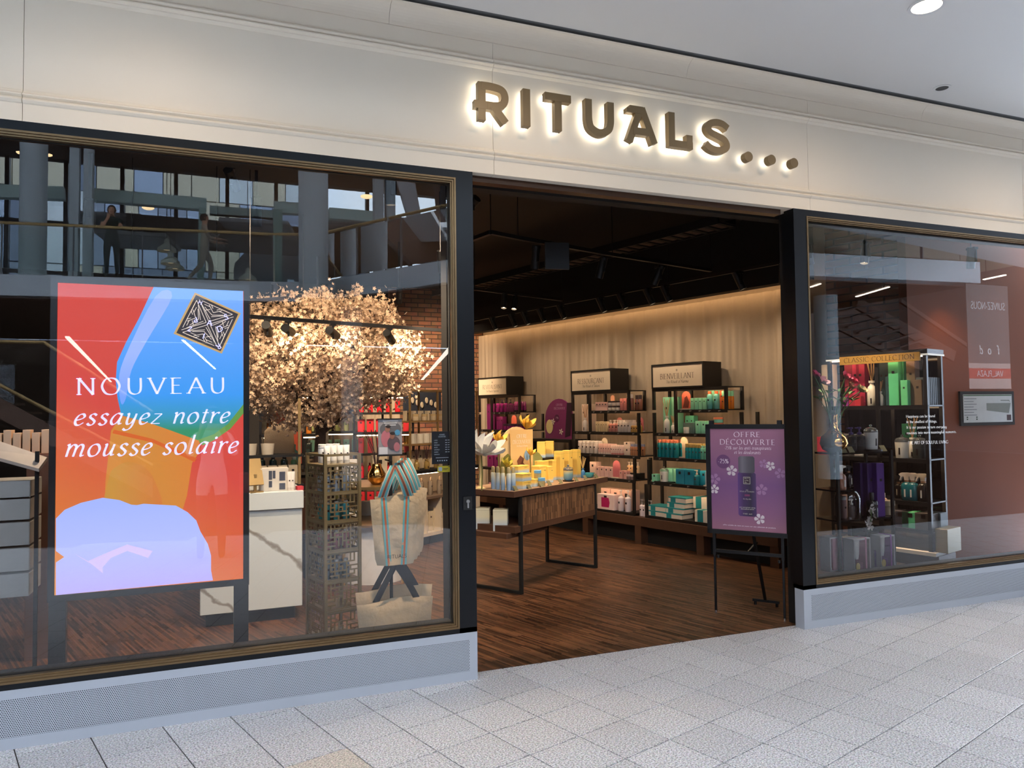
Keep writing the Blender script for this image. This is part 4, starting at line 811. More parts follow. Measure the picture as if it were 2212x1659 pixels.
# --- purple unit
A = -2.0; PU, PU2 = (112, 22, 84), (150, 40, 110)
row(carton('tall_box', PU, .09, .1, .4), A, .12, .24, 2, .16, 1.335, 'tall plum box in the niche of the farthest unit', 'box', 'tall plum boxes')
row(pump('dispenser', PU2, (40, 20, 36), .036, .19), A, .42, .62, 3, .08, 1.605, 'plum dispenser on the top shelf of the farthest unit', 'bottle', 'plum dispensers', rows=2, dy=.09)
row(carton('small_box', PU, .06, .07, .12), A, .68, .8, 3, .1, 1.605, 'plum box on the top shelf of the farthest unit', 'box', 'plum boxes')
row(tube('cream_tube', PU2, (50, 20, 44), .022, .15), A, .86, 1.0, 4, .08, 1.605, 'plum tube on the top shelf of the farthest unit', 'tube', 'plum tubes', rows=2, dy=.07)
row(carton('tall_box', PU, .06, .08, .2), A, .4, .5, 3, .12, 1.335, 'plum box on the second shelf of the farthest unit', 'box', 'plum boxes on the second shelf')
row(arch('display_card', (224, 110, 84), .12, .22), A, .72, .72, 1, .16, 1.335, 'orange arched card on the farthest unit', 'card', None)
row(jar('cream_jar', PU2, (60, 24, 50), .036, .09), A, .62, .98, 5, .07, 1.335, 'plum jar on the second shelf of the farthest unit', 'jar', 'plum jars', rows=2, dy=.08)
row(bottle('wash_bottle', (96, 16, 74), (60, 14, 48), .034, .2, .03, .7), A, .08, .7, 9, .08, 1.05, 'dark plum bottle on the third shelf of the farthest unit', 'bottle', 'dark plum bottles', rows=2, dy=.09)
row(carton('cube_box', PU, .14, .14, .18), A, .2, .95, 5, .14, .755, 'plum cube box on the fourth shelf of the farthest unit', 'box', 'plum cube boxes')
row(carton('cube_box', (186, 120, 140), .12, .14, .16), A, .25, .6, 3, .12, .354, 'dusty pink box at the bottom of the farthest unit', 'box', 'dusty pink boxes')
# purple arch promotion
pa = thing('promotion_arch', 'big purple arched promotion board with flowers between the shelf units', 'sign', U(-.44, .16, 1.22, Sx), EW)
pts = [(-.3, 0), (.3, 0)]+[(.3*math.cos(k*math.pi/14), .26+.3*math.sin(k*math.pi/14)) for k in range(15)]
part('board', MB().prism(pts, -.008, .008), M('plum card', (126, 40, 96), .5), pa)
write(pa, 'lettering', 'OFFRE', M('pale lilac ink', (206, 170, 196), .6), (.02, -.009, .46), .03, width=.14); write(pa, 'lettering', 'DÉCOUVERTE', M('pale lilac ink'), (.02, -.009, .41), .03, width=.24)
part('badge', MB().prism([(-.04+.05*math.cos(k*.3927), .29+.05*math.sin(k*.3927)) for k in range(16)], -.01, -.008), M('deep plum', (86, 20, 66), .5), pa)
write(pa, 'lettering', '-25%', M('pale lilac ink'), (-.04, -.0105, .28), .028, width=.07)
part('can_print', MB().prism([(.13, .02), (.24, .05), (.29, .5), (.18, .5)], -.011, -.008), M('near black plum', (44, 14, 40), .4), pa)
part('disc_print', MB().prism([(-.2+.075*math.cos(k*.3927), .17+.1*math.sin(k*.3927)) for k in range(16)], -.012, -.009), M('cream disc', (236, 214, 150), .5), pa)
for x, z in ((-.12, .24), (.05, .1)):
    fm = MB()
    for k in range(5): a = k*1.257; fm.quad((x, -.012, z), (x+.03*math.cos(a-.4), -.012, z+.03*math.sin(a-.4)), (x+.05*math.cos(a), -.012, z+.05*math.sin(a)), (x+.03*math.cos(a+.4), -.012, z+.03*math.sin(a+.4)))
    part('flower_print', fm, M('cream petal', (236, 224, 206), .6), pa)
# ============================================================ promotion table
def lotus(n, R, lift, wd, layers=2, curl=.35):
    mb = MB()
    for l in range(layers):
        for k in range(n):
            a = 2*math.pi*(k+.5*l)/n; el = lift+.45*l; r = R*(1-.2*l); ca, sa = math.cos(a), math.sin(a); pts = []
            for s_, wv in ((0, .12), (.35, .9), (.65, 1), (.85, .6), (1, .04)):
                d = r*s_; rr = d*math.cos(el+curl*s_*.5); z = d*math.sin(el+curl*s_)*1.0; hw = wd*wv/2
                pts.append(((rr*ca-hw*-sa*-1, rr*sa-hw*ca, z+abs(hw)*.35), (rr*ca, rr*sa, z), (rr*ca-hw*sa*1, rr*sa+hw*ca, z+abs(hw)*.35)))
            base = len(mb.v)
            for p3 in pts: mb.v += list(p3)
            for j in range(4):
                q = base+3*j; mb.f += [(q, q+1, q+4, q+3), (q+1, q+2, q+5, q+4)]
    mb.sm = True
    return mb
TBO = V((2.405, 1.74, 0)); TBR = math.atan2(.534, .845); TX = V((.845, .534, 0)); TY = V((-.534, .845, 0)); TH = .91
def parq2():
    m = M('walnut stave panel', (96, 66, 46), .5, var=.1); nt = m.node_tree; b = nt.nodes['Principled BSDF']
    tc = nt.nodes.new('ShaderNodeTexCoord'); mp = nt.nodes.new('ShaderNodeMapping'); mp.inputs['Rotation'].default_value = (math.radians(90), math.radians(90), 0)
    t = nt.nodes.new('ShaderNodeTexBrick'); t.inputs['Scale'].default_value = 1; t.inputs['Brick Width'].default_value = .12; t.inputs['Row Height'].default_value = .017; t.inputs['Mortar Size'].default_value = .0004
    t.inputs['Color1'].default_value = lin((66, 44, 30))+(1,); t.inputs['Color2'].default_value = lin((138, 100, 70))+(1,); t.inputs['Mortar'].default_value = (.01, .007, .005, 1)
    sp = nt.nodes.new('ShaderNodeSeparateXYZ'); cb = nt.nodes.new('ShaderNodeCombineXYZ'); nt.links.new(tc.outputs['Object'], sp.inputs[0]); nt.links.new(sp.outputs[2], cb.inputs[0]); nt.links.new(sp.outputs[0], cb.inputs[1])
    nt.links.new(cb.outputs[0], t.inputs['Vector']); nt.links.new(t.outputs['Color'], b.inputs['Base Color']); return m
tb = thing('display_table', 'walnut topped display table on black steel frames inside the entrance', 'table', TBO, TBR)
TW, TL = .62, 1.67
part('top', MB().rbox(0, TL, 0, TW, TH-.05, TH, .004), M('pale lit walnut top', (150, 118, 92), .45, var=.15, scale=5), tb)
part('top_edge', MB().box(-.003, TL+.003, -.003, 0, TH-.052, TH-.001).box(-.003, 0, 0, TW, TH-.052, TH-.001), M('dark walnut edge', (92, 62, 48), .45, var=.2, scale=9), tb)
part('side_panel', MB().box(.13, 1.42, .01, .03, .6, .845), parq2(), tb)
part('bottom_rail', MB().box(.02, 1.45, .004, .5, .545, .6), WALN, tb)
part('lower_shelf', MB().rbox(-.04, .6, .05, .56, .5, .545, .004), WALN, tb)
part('back_panel', MB().box(.55, .6, .05, .5, .545, .86), M('charcoal board', (48, 48, 50), .6), tb)
for x in (.1, 1.41):
    part('leg_frame', MB().box(x, x+.028, 0, .028, .003, TH-.05).box(x, x+.028, TW-.03, TW-.002, .003, TH-.05).box(x, x+.028, .028, TW-.03, .003, .03).box(x, x+.028, .028, TW-.03, TH-.075, TH-.05), BLACKP, tb)
def tpt(px, yl=None, xl=None, z=TH):
    d = ray(px, 1000); n_, c_ = (TY, yl) if yl is not None else (TX, xl)
    p = CAM+d*(((TBO+n_*c_)-CAM).dot(n_)/d.dot(n_)); return V((p.x, p.y, z))
YEL, PBL = (242, 200, 96), (176, 196, 208)
for k, (px, xl) in enumerate(((1065, .09), (1075, .075), (1086, .06), (1098.5, .05), (1108.5, .09))):
    place(can('spray_can', (226, 220, 190), (150, 178, 206), (210, 186, 130), .021, .205), ['first pale blue spray can from the post on the table', 'second pale blue spray can on the table', 'third pale blue spray can on the table', 'fourth pale blue spray can, the foremost on the table', 'fifth pale blue spray can beside the boxes on the table'][k], 'spray can', tpt(px, xl=xl), 0, 'pale blue spray cans')
gb = lambda w_, d, h: gcarton('gift_box', YEL, PBL, w_, d, h)
def tbox(px, yl, w_, d, h, label, z=TH, rz=TBR, grp='yellow boxes on the table'): return place(gb(w_, d, h), label, 'box', tpt(px, yl, z=z), rz, grp)
tbox(1128, .1, .14, .11, .068, 'lower pale box at the front corner of the table'); tbox(1128, .1, .14, .11, .068, 'upper pale box at the front corner of the table', TH+.0685)
tbox(1152, .11, .07, .07, .07, 'small yellow box behind the price tags'); tbox(1122, .25, .2, .1, .12, 'wide yellow box below the header card'); tbox(1122, .25, .18, .1, .07, 'flat yellow box on the wide one below the header card', TH+.121)
tbox(1165, .24, .13, .1, .17, 'tall yellow box in the middle of the table'); tbox(1183, .2, .08, .08, .16, 'narrow yellow box beside the tall one')
tbox(1170, .36, .11, .1, .2, 'yellow box at the back under the riser'); tbox(1193, .33, .14, .1, .2, 'broad yellow box at the back beside the tall trio')
for k, px in enumerate((1208, 1226, 1244)): tbox(px, .27, .078, .08, .29, ['first', 'second', 'third'][k]+' of three tall yellow boxes standing together', grp='tall yellow boxes')
rs = thing('display_riser', 'small black riser holding two yellow boxes behind the table goods', 'riser', tpt(1178, .5, z=TH), TBR)
part('top', MB().box(-.14, .14, -.08, .08, .2, .215), TAG, rs)
for x in (-.135, .12): part('side', MB().box(x, x+.015, -.08, .08, 0, .2), TAG, rs)
for k, px in enumerate((1170, 1188)): tbox(px, .5, .085, .085, .165, ['yellow box on the riser nearer the header card', 'yellow box on the riser nearer the tall trio'][k], TH+.216, TBR+.5, 'yellow boxes on the riser')
for k, px in enumerate((1157, 1165)): place(candle('scented_candle', (30, 96, 104), IVORY, .02, .07), ['dark teal cup under the riser', 'second dark teal cup under the riser'][k], 'candle', tpt(px, .47), TBR, 'dark teal cups')
place(jar('cream_jar', (214, 190, 130), (110, 168, 206), .034, .075, .3), 'cream jar with blue lid on a small stand', 'jar', tpt(1161, .1, z=TH+.071), TBR, 'jars with blue lids')
place(jar('cream_jar', (214, 190, 130), (110, 168, 206), .036, .078, .3), 'cream jar with blue lid at the table front', 'jar', tpt(1169, .06), TBR, 'jars with blue lids')
tc_ = thing('scented_candle', 'tall blue glass candle with bell lid on a black coaster', 'candle', tpt(1227, .09), TBR)
part('coaster', MB().lathe([(.055, 0), (.055, .012)], 18), TAG, tc_)
part('glass', MB().lathe([(.034, .012), (.046, .03), (.048, .11)], 18), grad('candle glass', ((0, (90, 140, 170)), (.6, (130, 170, 170)), (1, (220, 190, 110))), axis='Z', a=.012, b=.11, rough=.15), tc_)
part('lid', MB().lathe([(.05, .11), (.046, .135), (.02, .142), (.008, .15), (.014, .16), (.0, .17)], 16), M('clear glass lid'), tc_)
place(diffuser('reed_diffuser', (60, 120, 170), (206, 170, 110), .022, .1, .12, 5, .2), 'small blue reed diffuser beside the tall boxes', 'diffuser', tpt(1259, .16), TBR)
bw = thing('glass_bowl', 'turquoise glass bowl at the end of the table', 'bowl', tpt(1272, .12), TBR)
part('bowl', MB().lathe([(.03, 0), (.05, .01), (.06, .05), (.057, .05), (.045, .014)], 18), M('turquoise glass', (90, 190, 196), .1, trans=.5), bw); part('salt', MB().lathe([(0, .036), (.05, .036), (.045, .012)], 14, cap=False), M('pale bath salt', (196, 224, 220), .8, bump=1), bw)
pt = MB().add([(-.026, 0, 0), (.026, 0, 0), (.026, .03, .042), (-.026, .03, .042), (-.026, .004, 0), (.026, .004, 0), (.026, .034, .042), (-.026, .034, .042)], [(0, 1, 2, 3), (7, 6, 5, 4), (0, 3, 7, 4), (1, 5, 6, 2), (3, 2, 6, 7), (0, 4, 5, 1)]).mesh('plate', M('olive price card', (110, 104, 74), .5))
ptf = MB().box(-.028, .028, .005, .02, 0, .004).mesh('foot', TAG)
for k, (px, yl) in enumerate(((1116, .02), (1145, .02), (1172, .015), (1189, .02), (1213, .02), (1247, .02), (1267, .025), (1290, .025))):
    place(('price_card', [('plate', pt), ('foot', ptf)]), ['first', 'second', 'third', 'fourth', 'fifth', 'sixth', 'seventh', 'last'][k]+' tilted price card along the table edge from the front corner', 'price card', tpt(px, yl), TBR, 'price cards on the table')
# header card and paper flowers
hd = thing('header_card', 'arched golden header card for the discovery offer on the table', 'sign', tpt(1118, .4), TBR-.35)
gold = grad('golden print', ((0, (214, 160, 90)), (.5, (226, 186, 120)), (1, (222, 176, 112))), axis='Z', a=0, b=.55)
pts = [(-.19, 0), (.19, 0)]+[(.19*math.cos(k*math.pi/14), .34+.19*math.sin(k*math.pi/14)*1.1) for k in range(15)]
part('arch', MB().prism(pts, .012, .02), M('pale golden card', (228, 196, 140), .6), hd)
part('card', MB().box(-.09, .17, -.02, -.012, 0, .52), gold, hd)
IVT = M('cream print', (246, 236, 214), .6)
write(hd, 'lettering', 'OFFRE', IVT, (.04, -.0215, .44), .034, width=.12); write(hd, 'lettering', 'DÉCOUVERTE', IVT, (.04, -.0215, .385), .034, width=.21); write(hd, 'lettering', 'The Ritual of Karma', IVT, (.04, -.0215, .355), .016, width=.13, serif=False, shear=.2)
part('badge', MB().prism([(.1+.034*math.cos(k*.3927), .27+.05*math.sin(k*.3927)) for k in range(16)], -.0225, -.02), M('pale blue badge', (130, 164, 196), .6), hd)
part('figure_print', MB().prism([(-.03, .1), (.08, .1), (.09, .16), (.05, .2), (.06, .24), (.02, .27), (-.02, .22), (-.01, .18)], -.0225, -.02), M('brown hair print', (120, 70, 46), .6), hd)
part('figure_print', MB().prism([(-.01, .06), (.09, .06), (.08, .15), (.03, .17)], -.0235, -.0215), M('orange dress print', (226, 126, 60), .6), hd)
YL = M('yellow paper petal', (240, 200, 90), .6, var=.15, scale=20); GLF = M('olive paper leaf', (110, 110, 50), .6, var=.2)
def flower(px, yl, z, R, mat, label, n=6, lift=.7, tilt=(.5, 0, 0)):
    o = thing('paper_flower', label, 'flower', tpt(px, yl, z=TH), 0, 'paper flowers on the table')
    part('blossom', lotus(n, R, lift, R*.5), mat, o, (0, 0, z-TH), rot=tilt); part('stem', MB().tube([(0, 0, 0), (.01, .01, (z-TH)*.5), (0, 0, z-TH)], .006), GLF, o); return o
flower(1137, .42, 1.43, .14, YL, 'big yellow paper lotus on top of the header card')
flower(1076, .42, 1.3, .13, YL, 'yellow paper lotus left of the header card')
flower(1145, .3, 1.18, .08, YL, 'small yellow paper lotus right of the header card')
flower(1093, .24, 1.1, .09, M('lime paper petal', (206, 190, 80), .6), 'lime paper lotus before the header card')
flower(1040, .3, 1.22, .24, M('white paper petal', (228, 224, 214), .6), 'large white paper lotus beside the post', 8, .35)
for k, (px, z, r_) in enumerate(((1148, 1.18, .9), (1080, 1.12, -.9))):
    o = solo('paper_leaf', lotus(1, .3, 1.1, .2, 1), GLF, ['big olive paper leaf behind the header card on the side of the riser', 'big olive paper leaf behind the header card on the side of the post'][k], 'leaf', None, tpt(px, .46, z=TH), r_)
bl = thing('bowl', 'turquoise cup on a cream dish beside the post', 'bowl', tpt(1037, .44, z=TH), 0)
part('stand', MB().lathe([(.05, 0), (.012, .02), (.012, .3), (.09, .31), (.1, .33)], 14), M('cream ceramic', (230, 210, 150), .5), bl); part('cup', MB().lathe([(.03, .33), (.05, .36), (.055, .42)], 14), M('turquoise glass'), bl)
for k, (x, y) in enumerate(((.1, .22), (.1, .42))):
    p = TBO+TX*x+TY*y; place(gcarton('gift_box', (236, 226, 190), (196, 206, 210), .13, .13, .19), ['pale gift box at the front of the lower table shelf', 'pale gift box beside the post on the lower table shelf'][k], 'box', (p.x, p.y, .546), TBR+.55, 'gift boxes on the lower shelf')
# ============================================================ easel with the purple poster
ER = math.atan2(-.797, .605); EA = V((3.691, .662, 0))
es = thing('easel', 'black easel holding the purple discount poster at the entrance', 'easel', EA, ER)
EB = M('black easel tube', (26, 26, 28), .4, metal=.4)
for x in (.0, .522): 
    part('leg', MB().box(x-.011, x+.011, -.011, .011, .45, 1.51).box(x-.008, x+.008, -.008, .008, .012, .45), EB, es)
    part('foot', MB().lathe([(.012, .003), (.012, .015)], 10, (x, 0, 0)), M('chrome', (200, 200, 200), .2, metal=1), es)
part('crossbar', MB().box(.011, .511, -.008, .008, .47, .495), EB, es); part('clamp_knob', MB().lathe([(.012, .43), (.012, .45)], 8, (.03, -.01, 0)), EB, es); part('clamp_knob', MB().lathe([(.012, .43), (.012, .45)], 8, (.495, -.01, 0)), EB, es)
part('rear_leg', MB().bar((.3, .02, .62), (.3, .36, .05), .02), EB, es); part('rear_foot', MB().bar((.2, .36, .04), (.41, .36, .04), .02), EB, es)
for x in (.22, .39): part('caster', MB().lathe([(.012, .003), (.012, .03)], 8, (x, .36, 0)), EB, es)
part('rear_brace', MB().bar((.26, .0, .49), (.3, .12, .55), .014), EB, es)
fr_ = MB(); a0, a1, b0, b1 = -.045, .6, .622, 1.484
fr_.box(a0, a1, -.022, -.008, b0, b1)
for q in ((a0, a0+.035, b0, b1), (a1-.035, a1, b0, b1), (a0, a1, b1-.035, b1), (a0, a1, b0, b0+.035)): fr_.box(q[0], q[1], -.034, -.022, q[2], q[3])
part('poster_frame', fr_, EB, es)
for x in (.0, .522): part('clip', MB().box(x-.016, x+.016, -.03, .005, b1-.012, b1+.03), EB, es)
PX0, PX1, PZ0, PZ1 = -.012, .567, .655, 1.45
ps_ = part('poster', MB().quad((PX0, -.0225, PZ0), (PX1, -.0225, PZ0), (PX1, -.0225, PZ1), (PX0, -.0225, PZ1)), grad('purple poster', ((0, (150, 100, 118)), (.18, (136, 88, 122)), (.45, (120, 78, 124)), (.75, (142, 94, 122)), (1, (156, 104, 128))), axis='Z', a=PZ0, b=PZ1, rough=.35), es)
PIV = M('poster white', (236, 222, 232), .5); pc = (PX0+PX1)/2
def pw(s, z, cap, wd, **k): write(ps_, 'lettering', s, PIV, (pc, -.0245, z), cap, width=wd, **k)
pw('OFFRE', 1.385, .038, .2, track=1.8); pw('DÉCOUVERTE', 1.325, .04, .42, track=1.8); pw('-25% sur les anti-transpirants', 1.287, .026, .36, serif=False, shear=.2, thick=.7, thin=.25); pw('et les déodorants', 1.253, .026, .2, serif=False, shear=.2, thick=.7, thin=.25)
part('badge', MB().prism([(.09+.055*math.cos(k*.3142), 1.19+.055*math.sin(k*.3142)) for k in range(20)], -.0235, -.0226), M('dark mauve', (104, 62, 104), .5), ps_); write(ps_, 'lettering', '-25%', PIV, (.09, -.0245, 1.177), .034, width=.082)
cy = lambda x0, x1, z0, z1, y, m, r=.01: part('can_print', MB().prism([(x0, z0+r), (x0+r, z0), (x1-r, z0), (x1, z0+r), (x1, z1-r), (x1-r, z1), (x0+r, z1), (x0, z1-r)], y, -.0226), m, ps_)
cy(.2, .338, .77, 1.11, -.0238, grad('can purple', ((0, (92, 58, 120)), (.3, (66, 42, 84)), (.7, (48, 36, 60)), (1, (74, 50, 96))), a=.2, b=.338), .012); cy(.207, .331, 1.105, 1.235, -.0241, grad('can grey', ((0, (84, 80, 88)), (.25, (112, 106, 116)), (.6, (84, 80, 88)), (1, (70, 66, 74))), a=.207, b=.331), .012)
part('logo_print', MB().box(.243, .295, -.0246, -.0238, 1.02, 1.075), M('pale logo line', (190, 186, 170), .5), ps_); part('logo_print', MB().box(.246, .292, -.0249, -.0246, 1.023, 1.072), M('near black plum'), ps_)
lg = MB()
for i, ch in enumerate('RIT'): pass
for i, ch in enumerate(('RIT', 'UAL', 'S..')):
    write(ps_, 'logo_print', ch, M('pale logo line'), (.269, -.0252, 1.059-.016*i), .009, width=.034, serif=False, thick=1.1, thin=.7)
for z, wd, s in ((.968, .018, 'THE'), (.957, .11, 'RITUAL OF YOZAKURA'), (.9, .06, 'for dry skin'), (.835, .12, 'anti perspirant spray'), (.822, .1, 'deodorant'), (.785, .07, '150 ml')): write(ps_, 'lettering', s, M('pale logo line'), (.269, -.0245, z), .009, width=wd, serif=False, thick=1, thin=.6)
part('bar_print', MB().box(.25, .29, -.0246, -.0238, .925, .94), M('rose print', (120, 50, 90), .5), ps_)
pet = M('white petal print', (206, 192, 198), .6); petf = M('soft petal print', (158, 116, 154), .6)
for x, z, r_, mt, rr in ((.155, 1.12, .043, pet, .2), (.45, 1.165, .036, pet, .8), (.4, 1.18, .035, petf, .1), (.52, 1.11, .04, petf, .5), (.015, .97, .038, pet, .3), (.02, 1.05, .045, petf, 0), (.36, .755, .042, pet, .6), (.38, .98, .045, petf, .3)):
    for k in range(5):
        a = rr+k*1.257; q = [(x+r_*f*math.cos(a+d), z+r_*f*math.sin(a+d)) for f, d in ((.12, 0), (.55, -.5), (.9, -.38), (1, 0), (.9, .38), (.55, .5))]
        q = [(max(PX0, u_), v_) for u_, v_ in q]
        part('petal_print', MB().prism(q, -.0256-.0002*k, -.0245), mt, ps_)
write(ps_, 'lettering', 'offre valable du mois en cours sur une selection de produits', PIV, (pc, -.0245, .69), .008, width=.4, serif=False, thick=1, thin=.6)
# ============================================================ notices on the left pane
hp = thing('opening_hours_sign', 'black opening hours notice stuck inside the window beside the post', 'sign', atY(955, 967, .062))
part('board', MB().box(-.064, .064, 0, .004, -.098, .098), M('navy black board', (24, 27, 34), .4), hp)
HW = M('notice white', (214, 218, 224), .5)
write(hp, 'lettering', 'HORAIRES', HW, (0, -.001, .075), .0075, width=.034, serif=False, thick=1.2, thin=.8); write(hp, 'lettering', "D'OUVERTURE", HW, (0, -.001, .063), .0075, width=.046, serif=False, thick=1.2, thin=.8)
for k, dname in enumerate(('LUNDI', 'MARDI', 'MERCREDI', 'JEUDI', 'VENDREDI', 'SAMEDI', 'DIMANCHE')):
    z = .042-.0142*k; write(hp, 'lettering', dname, HW, (-.05, -.001, z), .006, align='l', serif=False, thick=1.2, thin=.8, width=.0042*len(dname))
    if k < 6:
        for x in (.02, .036): part('time_print', MB().box(x, x+.011, -.0012, 0, z+.001, z+.005), HW, hp)
for k in range(5): part('icon', MB().prism([(-.028+.014*k+.004*math.cos(i*.785), -.078+.004*math.sin(i*.785)) for i in range(8)], -.0012, 0), HW, hp)
part('line_print', MB().box(-.04, .04, -.0012, 0, -.062, -.059), HW, hp)
ys = thing('sticker', 'small yellow notice sticker under the opening hours', 'sticker', atY(961, 1013, .062))
part('film', MB().box(-.046, .046, 0, .002, -.019, .019), M('signal yellow', (232, 206, 50), .5), ys); part('white_field', MB().box(-.04, -.018, -.001, 0, -.012, .012), HW, ys)
part('line_print', MB().box(-.012, .02, -.001, 0, .0, .003).box(-.012, .012, -.001, 0, -.006, -.004).box(.022, .04, -.001, 0, .012, .016), M('notice ink', (40, 40, 60), .5), ys)
# ============================================================ left part of the shop, seen through the big pane
def marble():
    m = M('white veined marble', (222, 228, 228), .25, var=.02); nt = m.node_tree; b = nt.nodes['Principled BSDF']; L = nt.links.new
    tc = nt.nodes.new('ShaderNodeTexCoord'); no = nt.nodes.new('ShaderNodeTexNoise'); no.inputs['Scale'].default_value = 1.7; no.inputs['Detail'].default_value = 6
    mp = nt.nodes.new('ShaderNodeMapping'); mp.inputs['Rotation'].default_value = (0, .75, 0); mp.inputs['Location'].default_value = (.12, 0, .3)
    L(tc.outputs['Object'], no.inputs['Vector']); L(tc.outputs['Object'], mp.inputs[0])
    ad = nt.nodes.new('ShaderNodeVectorMath'); ad.operation = 'MULTIPLY_ADD'; ad.inputs[1].default_value = (.5, .5, .5); L(no.outputs['Color'], ad.inputs[0]); L(mp.outputs[0], ad.inputs[2])
    wv = nt.nodes.new('ShaderNodeTexWave'); wv.inputs['Scale'].default_value = .55; L(ad.outputs[0], wv.inputs['Vector'])
    cr = nt.nodes.new('ShaderNodeValToRGB'); e = cr.color_ramp.elements; e[0].position = 0; e[0].color = lin((150, 146, 140))+(1,); e[1].position = .012; e[1].color = lin((220, 228, 230))+(1,); L(wv.outputs['Fac'], cr.inputs[0])
    L(cr.outputs[0], b.inputs['Base Color']); return m
MAR = marble()
ct = thing('service_counter', 'white veined marble service counter behind the big screen', 'counter', (-.1, 1.8, 0))
part('body', MB().rbox(-.01, .735, .02, .6, .1, .86, .006), MAR, ct); part('worktop', MB().rbox(-.02, .745, 0, .62, .865, 1.0, .006), MAR, ct); part('plinth', MB().box(.03, .68, .06, .55, .003, .1), BLACKP, ct)
WHB = (226, 218, 206)
def onc(px, y, z=1.0): p = atY(px, 1000, y); return V((p.x, p.y, z))
db = thing('product_display', 'white product display box with dark picture fields on the counter', 'display', onc(588, 1.95), 0)
part('box', MB().rbox(-.1, .12, -.06, .08, 0, .18, .004), cm(WHB), db)
for x, z, w_, h_ in ((.05, .08, .045, .07), (.05, .01, .045, .05), (-.03, .09, .025, .07), (0, .1, .02, .06), (-.03, .03, .025, .05)): part('picture', MB().box(x, x+w_, -.0615, -.06, z, z+h_), M('dark photo print', (74, 80, 96), .4), db)
for k, px in enumerate((625, 632)): place(tube('cream_tube', (240, 232, 222), (220, 210, 200), .018, .15), ['white tube on the counter beside the display box', 'second white tube on the counter beside the display box'][k], 'tube', onc(px, 1.88), 0, 'white tubes on the counter')
place(carton('small_box', (200, 60, 70), .05, .06, .03, None, False), 'small red box lying on the counter edge', 'box', onc(647, 1.9), .2)
for k, px in enumerate((578, 592)):
    o = thing('gift_pot', ['pale yellow tied pot on the counter, nearer the screen', 'pale yellow tied pot on the counter, nearer the display box'][k], 'pot', onc(px, 2.2), 0, 'pale yellow pots')
    part('pot', MB().lathe([(.03, 0), (.045, .02), (.045, .05), (.03, .07)], 14), cm((226, 222, 170)), o); part('bow', MB().lathe([(.03, .07), (.042, .1), (.02, .13)], 10), cm((206, 196, 160)), o)
ts = thing('tablet_stand', 'tilted brass till display at the counter end beside the screen', 'till display', onc(551, 1.86), .3)
part('foot', MB().box(-.05, .05, -.05, .05, 0, .01).box(-.01, .01, -.01, .01, 0, .14), BRASS, ts); part('panel', MB().add([(-.06, -.03, .06), (.06, -.03, .06), (.06, .05, .26), (-.06, .05, .26), (-.06, -.015, .055), (.06, -.015, .055), (.06, .065, .255), (-.06, .065, .255)], [(0, 1, 2, 3), (7, 6, 5, 4), (0, 4, 5, 1), (1, 5, 6, 2), (2, 6, 7, 3), (3, 7, 4, 0)]), BRASS, ts)
# ---- brass lattice stand
LT = M('antique brass lattice', (150, 132, 96), .4, metal=.6, var=.1)
LR = math.radians(15); LO = V((.645, .56, 0)); lw, ld = .235, .3
la = thing('lattice_stand', 'tall square brass fretwork stand with five product tiers', 'display stand', LO, LR)
for x, y in ((0, 0), (lw, 0), (0, ld), (lw, ld)): part('post', MB().box(x-.01, x+.01, y-.01, y+.01, .003, 1.345), LT, la)
part('top_rail', MB().box(0, lw, -.008, .008, 1.33, 1.345).box(-.008, .008, 0, ld, 1.33, 1.345).box(lw-.008, lw+.008, 0, ld, 1.33, 1.345).box(0, lw, ld-.008, ld+.008, 1.33, 1.345), LT, la)
tiers = [.16, .35, .536, .725, .914, 1.095, 1.277]
for z in tiers: part('shelf', MB().box(-.005, lw+.005, -.005, ld+.005, z-.012, z), LT, la)
def fret(w_, h_, seed, m=None):
    r_ = random.Random(seed); nx, nz = max(6, round(w_/.026)), max(5, round(h_/.026)); dx, dz = w_/nx, h_/nz; mb = MB(); t = .0045
    for i in range(nx+1):
        for j in range(nz):
            if i in (0, nx) or r_.random() < .62: mb.box(i*dx-t, i*dx+t, -.002, .002, j*dz-t, (j+1)*dz+t)
    for j in range(nz+1):
        for i in range(nx):
            if j in (0, nz) or r_.random() < .62: mb.box(i*dx-t, (i+1)*dx+t, -.0022, .0022, j*dz-t, j*dz+t)
    return mb.mesh('lattice_panel', LT)
fp = [fret(lw-.02, .165, k) for k in range(2)]; fs = [fret(ld-.02, .165, 9+k) for k in range(2)]
for i, z in enumerate(tiers[:-1]):
    link('lattice_panel', fp[i % 2], la, (.01, 0, z+.006)); link('lattice_panel', fs[i % 2], la, (0, .01, z+.006), math.pi/2)
    if i > 2: link('lattice_panel', fs[1-i % 2], la, (lw, .01, z+.006), math.pi/2)
def lpt(x, y, z): p = LO+V((x*math.cos(LR)-y*math.sin(LR), x*math.sin(LR)+y*math.cos(LR), z)); return p
for k in range(3): place(bottle('lotion_bottle', (222, 224, 226), (236, 232, 226), .026, .125, .02, .9), 'white lotion bottle at the front on top of the lattice stand', 'bottle', lpt(.07+.05*k, .22, 1.277), LR, 'white bottles on the lattice stand', 1)
for k in range(4): place(tube('cream_tube', (226, 222, 214), (200, 196, 190), .021, .12), 'white striped tube on top of the lattice stand', 'tube', lpt(.06+.045*k, .11, 1.277), LR, 'white tubes on the lattice stand')
